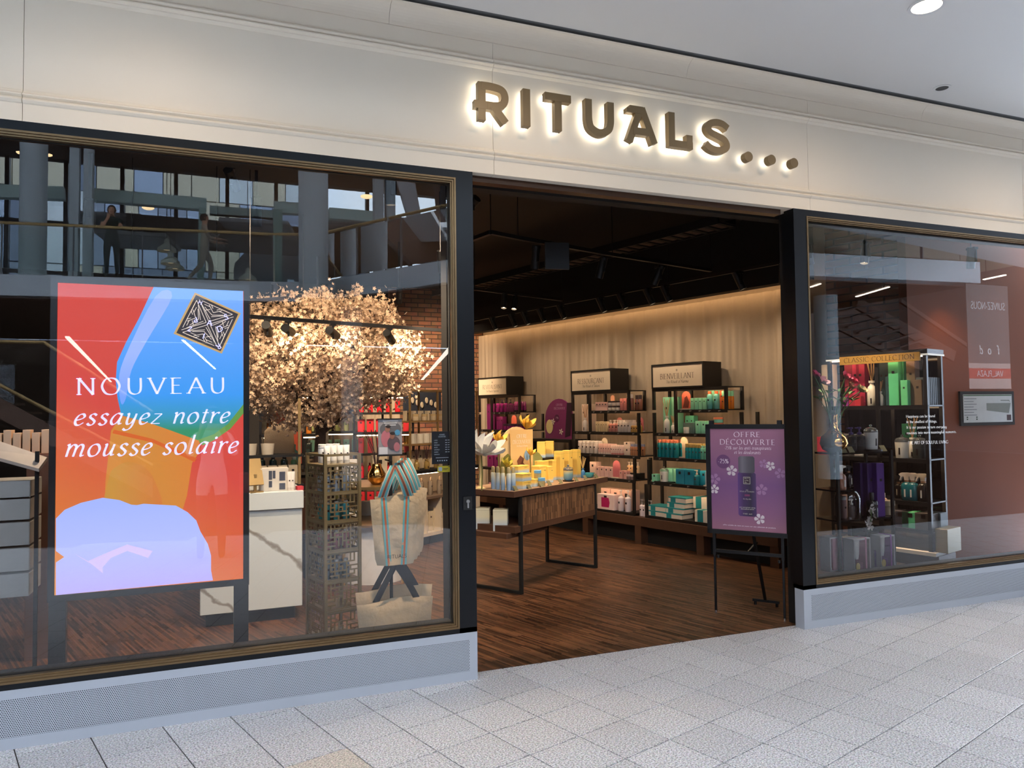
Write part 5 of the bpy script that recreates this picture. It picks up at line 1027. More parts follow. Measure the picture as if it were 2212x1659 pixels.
for i, (z, c, nm) in enumerate(((1.095, (220, 224, 228), 'white'), (.914, (70, 176, 180), 'turquoise'), (.725, (190, 110, 110), 'rose'), (.536, (120, 128, 130), 'grey'))):
    for k in range(6): place(bottle('small_bottle', c, (230, 226, 216), .022, .12, .02, .6), nm+' small bottle behind the brass fretwork, tier %s from the top' % ['second', 'third', 'fourth', 'fifth'][i], 'bottle', lpt(.05+.065*(k % 3), .09+.1*(k//3), z), LR, nm+' bottles in the lattice stand')
# ---- tote bags on a stand
BX, BY = 1.045, .46
sd = thing('bag_stand', 'slim black floor stand with a charity poster holder on top', 'stand', (BX, BY, 0))
part('base', MB().box(-.16, .16, -.13, .13, .003, .012), BLACKP, sd); part('pole', MB().box(-.009, .009, -.009, .009, .012, 1.335), BLACKP, sd); part('hook_bar', MB().box(-.005, .005, -.03, .16, 1.29, 1.3).box(-.005, .005, -.03, .2, .66, .67), BLACKP, sd)
ph_ = part('poster', MB().box(-.08, .075, -.004, .004, 1.335, 1.565), M('soft grey photo', (150, 146, 148), .4), sd)
part('poster_frame', MB().box(-.084, .079, -.007, .006, 1.327, 1.338).box(-.084, .079, -.007, .006, 1.562, 1.569), BLACKP, sd)
def blob(x, z, rx, rz_, c, l): part('figure_print', MB().prism([(x+rx*math.cos(k*.3927), z+rz_*math.sin(k*.3927)) for k in range(16)], -.0045-.0004*l, -.004), cm(c, .5), ph_)
blob(0, 1.5, .07, .05, (96, 96, 100), 1); blob(-.03, 1.44, .032, .055, (190, 112, 122), 2); blob(.02, 1.41, .042, .045, (90, 74, 80), 3); blob(-.02, 1.5, .016, .02, (150, 104, 84), 4); blob(.01, 1.455, .016, .02, (146, 100, 82), 5); blob(-.015, 1.518, .016, .01, (40, 32, 32), 6); blob(.012, 1.473, .017, .01, (40, 32, 32), 6); blob(.04, 1.385, .02, .03, (176, 110, 118), 4)
part('figure_print', MB().box(-.075, -.02, -.006, -.004, 1.34, 1.385), cm((216, 214, 216), .5), ph_); blob(.045, 1.478, .018, .018, (80, 150, 190), 2)
for z, w_ in ((1.55, .1), (1.537, .085), (1.524, .07)): part('line_print', MB().box(-w_/2, w_/2, -.0052, -.004, z, z+.005), cm((226, 226, 226), .5), ph_)
CANV = M('natural canvas', (214, 188, 152), .85, var=.1, scale=12, bump=.7, bscale=14); STRT = cm((110, 186, 190), .7); STRO = cm((206, 110, 66), .7)
def bagmesh(w0, w1, h, d):
    mb = MB(); nx, nz = 10, 10
    for sgn in (1, -1):
        k0 = len(mb.v)
        for j in range(nz+1):
            v = j/nz; hw = (w1+(w0-w1)*v)/2
            for i in range(nx+1):
                u = i/nx*2-1; bulge = d*(1-abs(u)**3)*(.25+.75*(1-v)**.6)*(1 if v < .97 else .6)
                mb.v.append((u*hw*(1-.08*(v < .06)), -sgn*bulge+.006*math.sin(u*5+v*9)*(1-v), v*h+.012*math.sin(u*3+1)*(v > .9)))
        for j in range(nz):
            for i in range(nx): a = k0+j*(nx+1)+i; q = (a, a+1, a+nx+2, a+nx+1); mb.f.append(q if sgn > 0 else q[::-1])
    mb.sm = True; return mb
def strap(mb, pts, wd):
    for (a, b) in zip(pts[:-1], pts[1:]):
        a, b = V(a), V(b); s_ = V((wd/2, 0, 0)); k = len(mb.v); mb.v += [a-s_, a+s_, b+s_, b-s_]; mb.f.append((k, k+1, k+2, k+3))
def tote(x, y, z, w0, w1, h, d, label, handles, rz=0, group=None, stripes=True):
    o = thing('tote_bag', label, 'bag', (x, y, z), rz, group)
    part('bag', bagmesh(w0, w1, h, d), CANV, o)
    if stripes:
        for sx_ in (-.21, .21):
            for dx, wd, c, e in ((0, .036, STRT, .0), (0, .012, STRO, .0015)):
                m = MB(); pts = [(sx_*w1*.9+(sx_*w0*1.1-sx_*w1*.9)*k/8+dx, -d*(1-.35**3)*(.25+.75*(1-k/8)**.6)-.003-e, h*k/8*.995) for k in range(9)]; strap(m, pts, wd); part('stripe', m, c, o)
    hz = handles
    if hz:
        for sx_ in (-.21, .21):
            for q, (c, wd, e) in enumerate(((cm((230, 220, 200), .7), .062, 0), (STRT, .05, .0012), (STRO, .018, .0022), (cm((60, 70, 74), .7), .005, .003)) if stripes else ((cm((34, 36, 44), .8), .045, 0),)):
                m = MB(); top = (-sx_*w0*.0, 0, hz); pts = []
                for k in range(9): t = k/8; pts.append((sx_*w0*1.25*(1-t)+sx_*.1*t*(1-t), -d*.3*(1-t)-.004-e-.01*math.sin(t*3.1), h+(hz-h)*t))
                strap(m, pts, wd*(1 if q else 1)); part('handle', m, c, o)
    return o
for k, (dx, dy) in enumerate(((.1, .15), (.07, .1), (.04, .055), (0, .0))):
    tote(BX+.02+dx, BY-.03+dy, .675-.012*k, .32, .25, .43, .028, ['rearmost canvas tote bag on the stand', 'third canvas tote bag on the stand', 'second canvas tote bag on the stand', 'front canvas tote bag with striped handles on the stand'][k], .63-.0*k, .12-.05*k, 'hanging canvas tote bags')
for k in range(3):
    pass
tote(BX+.05, BY+.13, .02, .52, .44, .44, .05, 'wide canvas bag with black handles at the back under the stand', .66, .05, 'canvas bags under the stand', False)
tote(BX+.02, BY-.03, .02, .5, .42, .4, .05, 'wide canvas bag with black handles at the front under the stand', .62, .05, 'canvas bags under the stand', False)
write(bpy.data.objects['tote_bag.003'], 'lettering', 'RITUALS', cm((70, 60, 50), .8), (.0, -.06, .05), .022, serif=False, thick=1, thin=.8)
# ---- cabinet with brass etagere beside the post
ca, cb_ = atZ(890, 1166, .1), atZ(985, 1146, .1); cr_ = math.atan2(cb_.y-ca.y, cb_.x-ca.x); CD = V((math.cos(cr_), math.sin(cr_), 0)); CN = V((-CD.y, CD.x, 0)); CL = (cb_-ca).length+.5
def cpt(x, y, z): q = ca+CD*x+CN*y; return V((q.x, q.y, z))
cab = thing('wall_cabinet', 'white cabinet with open compartments and black top beside the post', 'cabinet', (ca.x, ca.y, 0), cr_)
CW = cm((226, 210, 186), .6)
part('base', MB().box(0, CL, .02, .4, .003, .1), BLACKP, cab); part('bottom_board', MB().box(0, CL, 0, .4, .1, .14), CW, cab); part('back_board', MB().box(0, CL, .38, .4, .14, .9), CW, cab)
for x in (0, .26, .52, .78, CL-.02): part('divider', MB().box(x, x+.02, 0, .38, .14, .55), CW, cab)
part('middle_shelf', MB().box(0, CL, -.01, .38, .55, .58), M('grey oak board', (120, 100, 84), .5), cab); part('top', MB().box(-.02, CL, -.02, .42, .87, .91), BLACKP, cab)
part('led_strip', MB().box(.02, CL-.02, .02, .03, .86, .868), LEDW, cab)
for k in range(8):
    place(bottle('steel_bottle', (150, 136, 120), (206, 180, 150), .03, .22, .04, .35), 'grey bottle with rose cap in the cabinet beside the post', 'bottle', cpt(.12+.085*k, .12+.07*(k % 2), .58), cr_, 'grey bottles in the cabinet')
for k in range(9):
    place(carton('cream_box', (224, 206, 176), .075, .1, .2+.04*((k*7) % 3), None, True), ['short', 'medium', 'tall'][(k*7) % 3]+' cream box in a lower cabinet compartment', 'box', cpt(.08+.088*k+.02*(k//3), .15, .14), cr_, ['short', 'medium', 'tall'][(k*7) % 3]+' cream boxes in the cabinet')
et = thing('etagere', 'open brass framed shelf on the cabinet beside the post', 'shelf', cpt(0, 0, .91), cr_)
for x in (.0, .5, CL-.02): 
    for y in (.02, .34): part('post', MB().box(x, x+.02, y, y+.02, 0, .98), BRASS, et)
for z in (.3, .58, .96): part('shelf', MB().box(0, CL, .02, .36, z, z+.02), BRASS, et)
BC = M('polished brass cup', (190, 150, 80), .25, metal=.9)
for k in range(7): 
    p = cpt(.08+.12*k, .16, 1.23); place(('brass_cup', [('cup', MB().lathe([(.03, 0), (.035, .1), (.032, .1), (.028, .01)], 14).mesh('cup', BC))]) if k == 0 else ('brass_cup', [('cup', bpy.data.meshes['cup'])]), 'brass cup on the middle etagere shelf', 'cup', p, 0, 'brass cups on the etagere')
for k in range(6): place(carton('cream_box', (226, 204, 170), .08, .09, .22), 'cream box standing on the cabinet top', 'box', cpt(.25+.12*k, .24, .911), cr_, 'cream boxes on the cabinet top')
for k in range(4): place(diffuser('reed_diffuser', (196, 160, 90), (70, 40, 40), .035, .12, .18, 6, .3), 'gold reed diffuser with dark reeds on the cabinet top', 'diffuser', cpt(.2+.18*k, .1, .911), 0, 'gold reed diffusers')
for k in range(6): place(carton('cream_box', (228, 210, 180), .05, .06, .12), 'cream carton on the upper etagere shelf', 'box', cpt(.1+.13*k, .18, 1.511), cr_, 'cream cartons on the etagere')
for k in range(4): place(jar('cream_jar', (228, 206, 170), (210, 180, 130), .04, .08), 'cream jar on the upper etagere shelf', 'jar', cpt(.16+.16*k, .08, 1.511), cr_, 'cream jars on the etagere')
dk = thing('promo_board', 'dark board with hanging charms above the etagere', 'sign', cpt(.5, .5, 1.55), cr_)
part('board', MB().box(-.1, .62, 0, .02, 0, .36), M('slate navy board', (40, 44, 56), .6), dk)
for k in range(6): part('charm', MB().prism([(.05+.09*k+.025*math.cos(a*.785), .22-.03*(k % 3)+.04*math.sin(a*.785)) for a in range(8)], -.01, 0), cm((196, 176, 150), .5), dk)
# ---- round brass tables with vases
rt = thing('round_table', 'round two-tier brass and glass table in the middle of the shop', 'table', atY(805, 1000, 3.0).xy.to_3d())
part('top', MB().lathe([(.42, .9), (.42, .925)], 30), M('smoked brass top', (140, 112, 70), .3, metal=.6), rt); part('lower_shelf', MB().lathe([(.4, .55), (.4, .57)], 30), M('smoked brass top'), rt); part('drum', MB().lathe([(.3, .003), (.3, .55)], 30), M('white drum', (214, 208, 200), .5), rt)
for k in range(4): part('post', MB().tube([(.38*math.cos(k*1.571+.6), .38*math.sin(k*1.571+.6), .003), (.38*math.cos(k*1.571+.6), .38*math.sin(k*1.571+.6), .9)], .012), BRASS, rt)
rc = rt.location
vz = thing('gold_vase', 'faceted gold vase with dark twigs on the round table', 'vase', rc+V((.0, -.18, .925)))
part('vase', MB().lathe([(.04, 0), (.085, .05), (.09, .1), (.05, .17), (.045, .2)], 9), M('mirror gold', (214, 160, 90), .12, metal=1), vz)
for k in range(7): part('twig', MB().tube([(0, 0, .12), (.03*math.cos(k), .03*math.sin(k), .3), (.12*math.cos(k*.9), .1*math.sin(k*.9), .52)], .005, 5), cm((56, 34, 32), .8), vz)
for k in range(8): a = k*.785; place(('brass_cup', [('cup', bpy.data.meshes['cup'])]), 'brass cup on the lower tier of the round table', 'cup', rc+V((.34*math.cos(a), .34*math.sin(a), .571)), 0, 'brass cups on the round table', 1.2)
place(carton('white_box', (226, 216, 200), .2, .05, .24, None, False), 'white upright box on the round table', 'box', rc+V((-.26, -.05, .925)), .1)
place(carton('white_box', (226, 206, 170), .16, .05, .26, None, True), 'cream gift bag on the round table behind the vase', 'bag', rc+V((.1, .18, .925)), .2)
place(candle('scented_candle', (200, 164, 100), IVORY, .05, .14), 'gold candle on the round table', 'candle', rc+V((.25, -.1, .925)))
# ---- back of the shop: curtain, units
bcur = MB(); 
for k in range(241):
    t = k/240; x = .75+1.95*t; y = 7.34+.018*math.sin(x*30+math.sin(x*4))+.01*math.sin(x*57)
    bcur.v += [(x, y, .05), (x, y, 3.0)]
for k in range(240): bcur.f.append((2*k, 2*k+2, 2*k+3, 2*k+1))
bcur.sm = True
solo('curtain', bcur, CURT, 'pleated beige curtain along the back wall behind the blossom', 'curtain')
def backunit(px, y, label, cols, sign=True, w_=.8):
    c0 = atY(px, 900, y); o = thing('shelf_unit', label, 'shelving', (c0.x, y, 0), -.25)
    part('frame', MB().box(0, .03, 0, .3, .003, 1.85).box(w_-.03, w_, 0, .3, .003, 1.85).box(w_*.45, w_*.45+.03, .27, .3, .4, 1.85), UNITM, o)
    for z in (.4, .75, 1.08, 1.36, 1.62, 1.85): part('shelf', MB().box(0, w_, 0, .3, z-.03, z), UNITM, o)
    part('plinth', MB().box(0, w_, 0, .3, .003, .37), WALN, o)
    part('sign_box', MB().box(0, w_*.75, .01, .3, 1.85, 2.12), UNITM, o); part('sign_panel', MB().box(.02, w_*.72, .0, .01, 1.87, 2.1), SIGNB, o)
    part('led_strip', MB().box(.05, w_-.05, .03, .045, 1.805, 1.815).box(.05, w_-.05, .03, .045, 1.31, 1.32), LEDW, o)
    r_ = random.Random(px)
    cs_, sn_ = math.cos(-.25), math.sin(-.25)
    for lv, z in enumerate((.4, .75, 1.08, 1.36, 1.62)):
        c, nm, pr = cols[lv % len(cols)]
        for k in range(6):
            x = .1+k*(w_-.2)/5; yy_ = .12
            place(pr, '%s on the %s shelf of the %s' % (nm, ['bottom', 'fourth', 'third', 'second', 'top'][lv], ' '.join(label.split()[:2])+' back unit'), 'bottle', V((c0.x+x*cs_-yy_*sn_, y+x*sn_+yy_*cs_, z)), -.25, nm+' rows of the '+' '.join(label.split()[:2])+' unit')
    return o
RD, RD2 = (196, 30, 40), (120, 20, 34)
backunit(762, 5.6, 'red stocked black shelf unit behind the round table', [(0, 'red box', carton('red_box', RD, .09, .09, .17)), (0, 'red bottle', bottle('red_bottle', RD, (230, 60, 60), .035, .2, .03, .6)), (0, 'dark red carton', carton('red_box', RD2, .07, .08, .2))])
backunit(655, 6.5, 'olive stocked black shelf unit behind the blossom', [(0, 'olive bottle', bottle('olive_bottle', (150, 150, 96), (60, 50, 40), .035, .19, .03, .5)), (0, 'cream bottle', bottle('cream_bottle', (214, 196, 160), (60, 50, 40), .035, .2, .03, .5)), (0, 'green carton', carton('green_box', (70, 104, 90), .08, .08, .16))])
backunit(560, 5.4, 'amber stocked black shelf unit beside the till', [(0, 'amber bottle', bottle('amber_bottle', (190, 110, 40), (40, 30, 28), .035, .19, .03, .5)), (0, 'beige carton', carton('beige_box', (196, 176, 146), .1, .08, .17)), (0, 'dark bottle', bottle('dark_bottle', (44, 56, 56), (30, 30, 30), .035, .2, .03, .5))])
# ---- counter with dark goods, robe and orange poster behind the tree
wc = thing('wood_counter', 'dark wooden counter with brass ring handles under the blossom', 'counter', atY(628, 1000, 4.3).xy.to_3d(), .05)
part('body', MB().rbox(-.42, .45, 0, .4, .003, .9, .01), M('reddish counter wood', (112, 72, 52), .45, var=.2, scale=8), wc); part('top', MB().box(-.44, .47, -.02, .42, .9, .93), BLACKP, wc)
for x in (-.1, .15): part('ring_handle', MB().tube([(x+.035*math.cos(a*.524), -.012, .72+.035*math.sin(a*.524)) for a in range(13)], .006, 6), BRASS, wc)
wp = wc.location
for k in range(3): place(bottle('dark_bottle', (30, 60, 60), (30, 30, 30), .04, .22, .04, .5), 'dark teal bottle on the wooden counter', 'bottle', wp+V((-.3+.12*k, .1, .93)), 0, 'dark teal bottles on the wooden counter')
place(bottle('lotion_bottle', (110, 170, 120), (200, 220, 200), .035, .2, .03, .6), 'soft green bottle at the front of the wooden counter', 'bottle', wp+V((.04, .05, .93)))
place(jar('cream_jar', (190, 130, 60), (70, 130, 110), .06, .1), 'amber jar with green lid on the wooden counter', 'jar', wp+V((.33, .08, .93)))
op = thing('poster_stand', 'orange poster with dark bottle in a black frame behind the counter', 'poster', wp+V((0, .6, 0)))
part('frame', MB().box(-.19, .2, 0, .02, 1.0, 1.42).box(-.02, .02, 0, .02, .003, 1.0), BLACKP, op); part('sheet', MB().box(-.17, .18, -.003, 0, 1.02, 1.4), M('terracotta print', (196, 84, 58), .5), op); part('bottle_print', MB().prism([(.04, 1.03), (.15, 1.03), (.15, 1.15), (.11, 1.19), (.11, 1.25), (.08, 1.25), (.08, 1.19), (.04, 1.15)], -.006, -.003), cm((44, 84, 84), .5), op)
rb = thing('bathrobe_display', 'beige bathrobe on a stand with round terracotta top in the back', 'display', atY(603, 960, 4.6).xy.to_3d())
part('stand', MB().tube([(0, 0, .003), (0, 0, 1.5)], .015), BLACKP, rb); part('base', MB().lathe([(.16, .003), (.16, .02)], 20), BLACKP, rb); part('robe', MB().lathe([(.24, .55), (.22, .7), (.17, 1.2), (.16, 1.42), (.1, 1.48), (.05, 1.5)], 16, sq=.45), M('beige waffle cloth', (186, 160, 130), .9, bump=.5), rb); part('disc', MB().prism([(.07*math.cos(k*.3927), 1.58+.08*math.sin(k*.3927)) for k in range(16)], -.02, .02), cm((176, 86, 66), .6), rb)
sh = thing('wall_rack', 'open dark rack with pots and cream boxes beside the screen', 'rack', atY(572, 960, 2.75).xy.to_3d())
for x in (-.3, .3): part('post', MB().box(x-.012, x+.012, -.012, .012, .003, 1.75), BRASS, sh)
for z in (.95, 1.22): part('shelf', MB().box(-.32, .34, -.02, .28, z, z+.02), BLACKP, sh)
sp0 = sh.location
for k in range(4): place(carton('cream_box', (206, 184, 150), .08, .08, .17), 'cream box on the lower rack shelf', 'box', sp0+V((-.02+.09*k, .1, .971)), 0, 'cream boxes on the rack')
for k in range(3): place(bottle('amber_bottle', (196, 120, 40), (200, 180, 140), .03, .14, .03, .5), 'amber bottle on the lower rack shelf', 'bottle', sp0+V((-.25+.08*k, .1, .971)), 0, 'amber bottles on the rack')
for k in range(2): place(('pot', [('pot', MB().lathe([(.05, 0), (.06, .1), (.055, .1), (.045, .01)], 16).mesh('pot', cm((206, 190, 166), .6)))]), ['cream pot on the upper rack shelf nearer the screen', 'cream pot on the upper rack shelf nearer the robe'][k], 'pot', sp0+V((-.12+.15*k, .1, 1.241)), 0, 'cream pots on the rack')
# ---- goods at the far left edge of the pane
ru = thing('paper_rack', 'dark rack of white drawers with a tilted white panel at the picture edge', 'rack', atY(25, 1000, .9).xy.to_3d())
for x in (-.3, .13): part('post', MB().box(x-.01, x+.01, -.01, .01, .003, 1.4), BLACKP, ru)
for k, z in enumerate((.55, .7, .85, 1.0, 1.12)): part('drawer', MB().rbox(-.28, .1, -.02, .3, z, z+(.135 if k < 4 else .11), .004), cm((178, 174, 168), .5), ru)
part('tilted_panel', MB().add([(-.3, -.06, 1.46), (.15, -.06, 1.3), (.17, .06, 1.36), (-.3, .06, 1.56), (-.3, -.05, 1.44), (.15, -.05, 1.28), (.17, .07, 1.34), (-.3, .07, 1.54)], [(0, 1, 2, 3), (7, 6, 5, 4), (0, 4, 5, 1), (1, 5, 6, 2), (2, 6, 7, 3), (3, 7, 4, 0)]), cm((220, 200, 184), .5), ru)
wpn = thing('side_board', 'upright reddish wooden panel beside the screen edge', 'panel', atY(80, 1000, 1.5).xy.to_3d())
part('board', MB().box(-.06, .08, 0, .04, .003, 1.35), M('reddish counter wood'), wpn); part('shelf', MB().box(-.3, .1, .04, .34, 1.33, 1.36), M('reddish counter wood'), wpn)
for k in range(6): place(carton('cream_box', (214, 180, 150), .045, .1, .14+.02*(k % 2), None, False), ['short', 'tall'][k % 2]+' cream box on the reddish panel shelf', 'box', wpn.location+V((-.25+.055*k, .16, 1.36)), 0, ['short', 'tall'][k % 2]+' boxes on the reddish shelf')
# ---- blossom tree
random.seed(11)
tr = thing('blossom_tree', 'big cherry blossom tree spreading under the shop ceiling', 'tree', (1.0, 3.3, 0))
BK = M('dark bark', (66, 48, 40), .9, var=.3, bump=.6)
part('planter', MB().lathe([(.2, .003), (.26, .4), (.24, .4), (.2, .36), (0, .36)], 20), BLACKP, tr)
part('trunk', MB().tube([(-.0, 0, .36), (-.06, 0, .9), (-.02, .05, 1.5), (.05, .02, 2.0)], [.07, .06, .05, .04], 9), BK, tr)
tips = []
for k in range(26):
    a = random.uniform(0, 6.28); r_ = random.uniform(.5, 1.0); zz = random.uniform(1.75, 2.75); e_ = V((r_*1.02*math.cos(a), r_*.75*math.sin(a), zz)); b0_ = V((0, .03, random.uniform(1.3, 1.95)))
    mid = b0_.lerp(e_, .5)+V((random.uniform(-.1, .1), random.uniform(-.1, .1), random.uniform(0, .15)))
    part('branch', MB().tube([b0_, mid, e_], [.022, .013, .005], 6), BK, tr); tips += [b0_.lerp(mid, .8), mid, mid.lerp(e_, .5), e_]
def blossoms(n, seed):
    r_ = random.Random(seed); mb = MB()
    cl_ = []
    while len(cl_) < n//16:
        x, y, z = [r_.uniform(-1, 1) for _ in range(3)]
        q = x*x+y*y+z*z
        if q > 1 or q < .12: continue
        cl_.append(V((x*1.02-.03, y*.85, 2.17+z*.66-.14*(x*x)+.06*math.sin(x*7+y*5)+(.1 if x > .3 else 0))))
    for c in cl_:
        for _ in range(16):
            p = c+V((r_.gauss(0, .045), r_.gauss(0, .045), r_.gauss(0, .04))); nrm = V((r_.gauss(0, 1), r_.gauss(-.5, 1), r_.gauss(0, 1))).normalized(); a = nrm.orthogonal().normalized(); b = nrm.cross(a); R = r_.uniform(.016, .027); k0 = len(mb.v)
            mb.v.append(tuple(p)); ph = r_.uniform(0, 6)
            for i in range(10):
                an = ph+i*.6283; rr = R*(1 if i % 2 else .55); mb.v.append(tuple(p+a*(rr*math.cos(an))+b*(rr*math.sin(an))+nrm*(R*.4 if i % 2 else R*.1)))
            for i in range(0, 10, 2): mb.f += [(k0, k0+1+(i-1) % 10, k0+1+i, k0+1+(i+1) % 10)] if False else [(k0, k0+1+i, k0+1+(i+1) % 10, k0+1+(i+2) % 10)]
    return mb
bo = part('blossoms', blossoms(24000, 4), M('pale blossom', (216, 186, 156), .75, var=.12, scale=6), tr); bo['kind'] = 'stuff'
# ============================================================ track lights of the shop
def wallhit(px, py, off):
    d = ray(px, py); P0 = WO+WN*off; return CAM+d*((P0-CAM).dot(WN)/d.dot(WN))
TZ = 3.0
TRK = M('black track metal', (22, 21, 21), .5, metal=.3)
FACE = glow('lit lamp face', (255, 226, 184), 30); DULL = M('unlit lamp glass', (50, 46, 44), .3)
def headmesh():
    b = MB().lathe([(.036, 0), (.036, -.19)], 14, cap=False); b.lathe([(.0, 0), (.036, 0)], 14, cap=False); b.lathe([(.036, -.19), (.031, -.19), (.031, -.165)], 14, cap=False); return b.mesh('head', TRK)
HEAD = headmesh(); LENS = MB().lathe([(0, -.17), (.031, -.17)], 14, cap=False).mesh('lens', FACE)
ARM = MB().box(-.008, .008, -.05, -.036, -.06, .06).box(-.025, .025, -.05, .03, .055, .075).mesh('bracket', TRK)
def head(p, target, label, power=0, spot=50, col=(1, .78, .54)):
    d = (V(target)-V(p)).normalized(); q = d.to_track_quat('-Z', 'Y')
    o = thing('spotlight', label, 'spotlight', p, 0, 'track spotlights of the shop')
    ar = link('bracket', ARM, o); h_ = link('head', HEAD, o); h_.rotation_euler = q.to_euler(); h_.location = d*-.08
    l_ = link('lens', LENS, h_)
    if power:
        lamp('spot_beam', 'SPOT', V(p)+d*.125, power, col, target, .03, spot, 1)
    return o

def track(pts, label):
    t_ = thing('light_track', label, 'track', pts[0], 0, 'black lighting tracks')
    for a, b in zip(pts[:-1], pts[1:]): part('rail', MB().bar(V(a)-V(pts[0]), V(b)-V(pts[0]), .035, .03), TRK, t_)
    for p in pts: part('hanger', MB().bar(V(p)-V(pts[0]), V((p[0], p[1], 3.62))-V(pts[0]), .006), TRK, t_)
    return t_
track([wpt(-1.9, -.42, TZ), wpt(-.6, -.42, TZ), wpt(.8, -.42, TZ), wpt(2.2, -.42, TZ), wpt(3.7, -.42, TZ)], 'black lighting track running along the curtain wall')
t1 = [atZ(1015, 519, TZ), atZ(1060, 502, TZ), atZ(1119, 514, TZ), atZ(1323, 550, TZ), atZ(1535, 584, TZ)]
track(t1, 'black lighting track hanging just inside the entrance')
track([atZ(985, 619, TZ), atZ(1025, 624, TZ), atZ(1214, 648, TZ)], 'deeper black lighting track behind the entrance track')
wl = ['farthest', 'second farthest', 'third farthest', 'fourth farthest', 'fifth farthest', 'middle', 'lit middle', 'first of the close pair of', 'second of the close pair of', 'nearest but one of', 'nearest']
for k, (px, py, pw) in enumerate(((1065, 698, 60), (1107, 691, 60), (1134, 690, 0), (1169, 683, 60), (1212, 674, 60), (1298, 658, 70), (1343, 644, 70), (1401, 638, 0), (1438, 631, 80), (1595, 598, 80), (1691, 577, 60))):
    p = wallhit(px, py, -.42); t = (p-WO).dot(WE); p.z = TZ-.09
    tg = wpt(t+(.5 if px < 1600 else -.4), .1, 1.25)
    head(p, tg, wl[k]+' spotlight%s on the curtain wall track' % ('s' if 'pair' in wl[k] else ''), pw*.34, 125)
TB = V((3.0, 2.3, .95))
for k, (px, py, pw, tg) in enumerate(((1157, 552, 45, (2.55, 1.95, .9)), (1300, 575, 70, (2.9, 2.2, .9)), (1422, 592, 70, (3.35, 2.5, .9)))):
    head(atZ(px, py, TZ-.1), tg, ['first spotlight on the entrance track beside the black panel', 'tilted spotlight in the middle of the entrance track', 'tilted spotlight at the end of the entrance track'][k], pw*2.0, 60)
for k, (px, py, pw) in enumerate(((1089, 640, 40), (1112, 643, 0))):
    head(atZ(px, py-8, TZ)-V((0, 0, .08)), (2.8, 3.4, .6), ['first spotlight on the deeper track from the post', 'second spotlight on the deeper track from the post'][k], pw*2.5, 70)
solo('speaker_panel', MB().box(-.1, .1, -.012, .012, -.11, .11), M('charcoal panel', (34, 34, 36), .5), 'flat black panel hanging from the entrance track', 'panel', None, atZ(1203, 553, TZ-.13), -.2)
tray = thing('cable_tray', 'perforated brown cable tray under the black shop ceiling', 'cable tray', wpt(-1.5, -1.1, 3.3), EW)
part('tray_bed', MB().box(0, 5, -.12, .12, 0, .01), M('brown mesh tray', (70, 52, 42), .7), tray)
for k in range(34): part('slot_rung', MB().box(k*.15, k*.15+.05, -.12, .12, -.012, 0), BLACKP, tray)
part('side_rail', MB().box(0, 5, -.13, -.12, -.02, .06), TRK, tray); part('side_rail', MB().box(0, 5, .12, .13, -.02, .06), TRK, tray)
for t in (0, 2.5, 4.9): part('hanger', MB().box(t, t+.01, -.005, .005, .01, .32), TRK, tray)

TL2 = 2.78
ta, tb2 = atY(540, 684, 2.1), atY(985, 716, 2.6)
track([V((-.6, 2.0, ta.z)), ta, tb2], 'black lighting track in front of the blossom')
track([V((.0, 1.6, ta.z+.02)), atY(655, 640, 3.4)], 'black lighting track rising across the blossom')
for k, (px, y, pw, tg) in enumerate(((577, 2.12, 60, (.6, 3.2, 2.0)), (622, 2.16, 60, (1.0, 3.3, 2.2)), (718, 2.26, 70, (1.5, 3.3, 2.1)), (840, 2.42, 60, (1.9, 3.2, 2.0)), (962, 2.58, 50, (2.0, 3.0, 1.2)))):
    p = atY(px, 700, y); t = (p.x-ta.x)/(tb2.x-ta.x); p.z = ta.z+(tb2.z-ta.z)*t-.09
    head(p, tg, ['spotlight nearest the screen on the blossom track', 'second spotlight from the screen on the blossom track', 'middle spotlight on the blossom track', 'fourth spotlight on the blossom track', 'spotlight nearest the post on the blossom track'][k], pw*.3, 110)
for k, (p, tg, pw) in enumerate((((.25, 1.0, 3.0), (.3, 1.9, .8), 62), ((1.0, .2, 3.0), (1.1, .5, .9), 90), ((1.9, 2.2, 3.0), (2.3, 3.2, 1.0), 90), ((2.0, 4.3, 3.0), (2.2, 5.6, 1.2), 110), ((.6, 4.4, 3.0), (.6, 5.8, 1.2), 90), ((-.8, 1.4, 3.0), (-.9, 2, .8), 50), ((3.0, 5.6, 3.0), (3.3, 7.4, 1.9), 110), ((1.2, 5.4, 3.1), (1.2, 7.3, 1.6), 60), ((.1, 1.5, 3.35), (.8, 3.3, 2.3), 40), ((2.0, 1.6, 3.35), (1.3, 3.3, 2.3), 40))):  # invented spotlights, added only to brighten the goods and the blossom
    head(V(p), tg, ['spotlight over the marble counter', 'spotlight over the tote bags', 'spotlight over the cabinet', 'spotlight before the red unit', 'spotlight before the olive unit', 'spotlight at the shop corner', 'spotlight before the brick wall', 'spotlight before the back curtain', 'added high spotlight aimed at the blossom from the screen side', 'added high spotlight aimed at the blossom from the post side'][k], pw*3.2, 95)
    part('hanger', MB().box(-.01, .01, -.01, .01, .06, 3.62-p[2]), TRK, bpy.context.scene.objects[[o.name for o in bpy.data.objects if o.name.startswith('spotlight')][-1]])
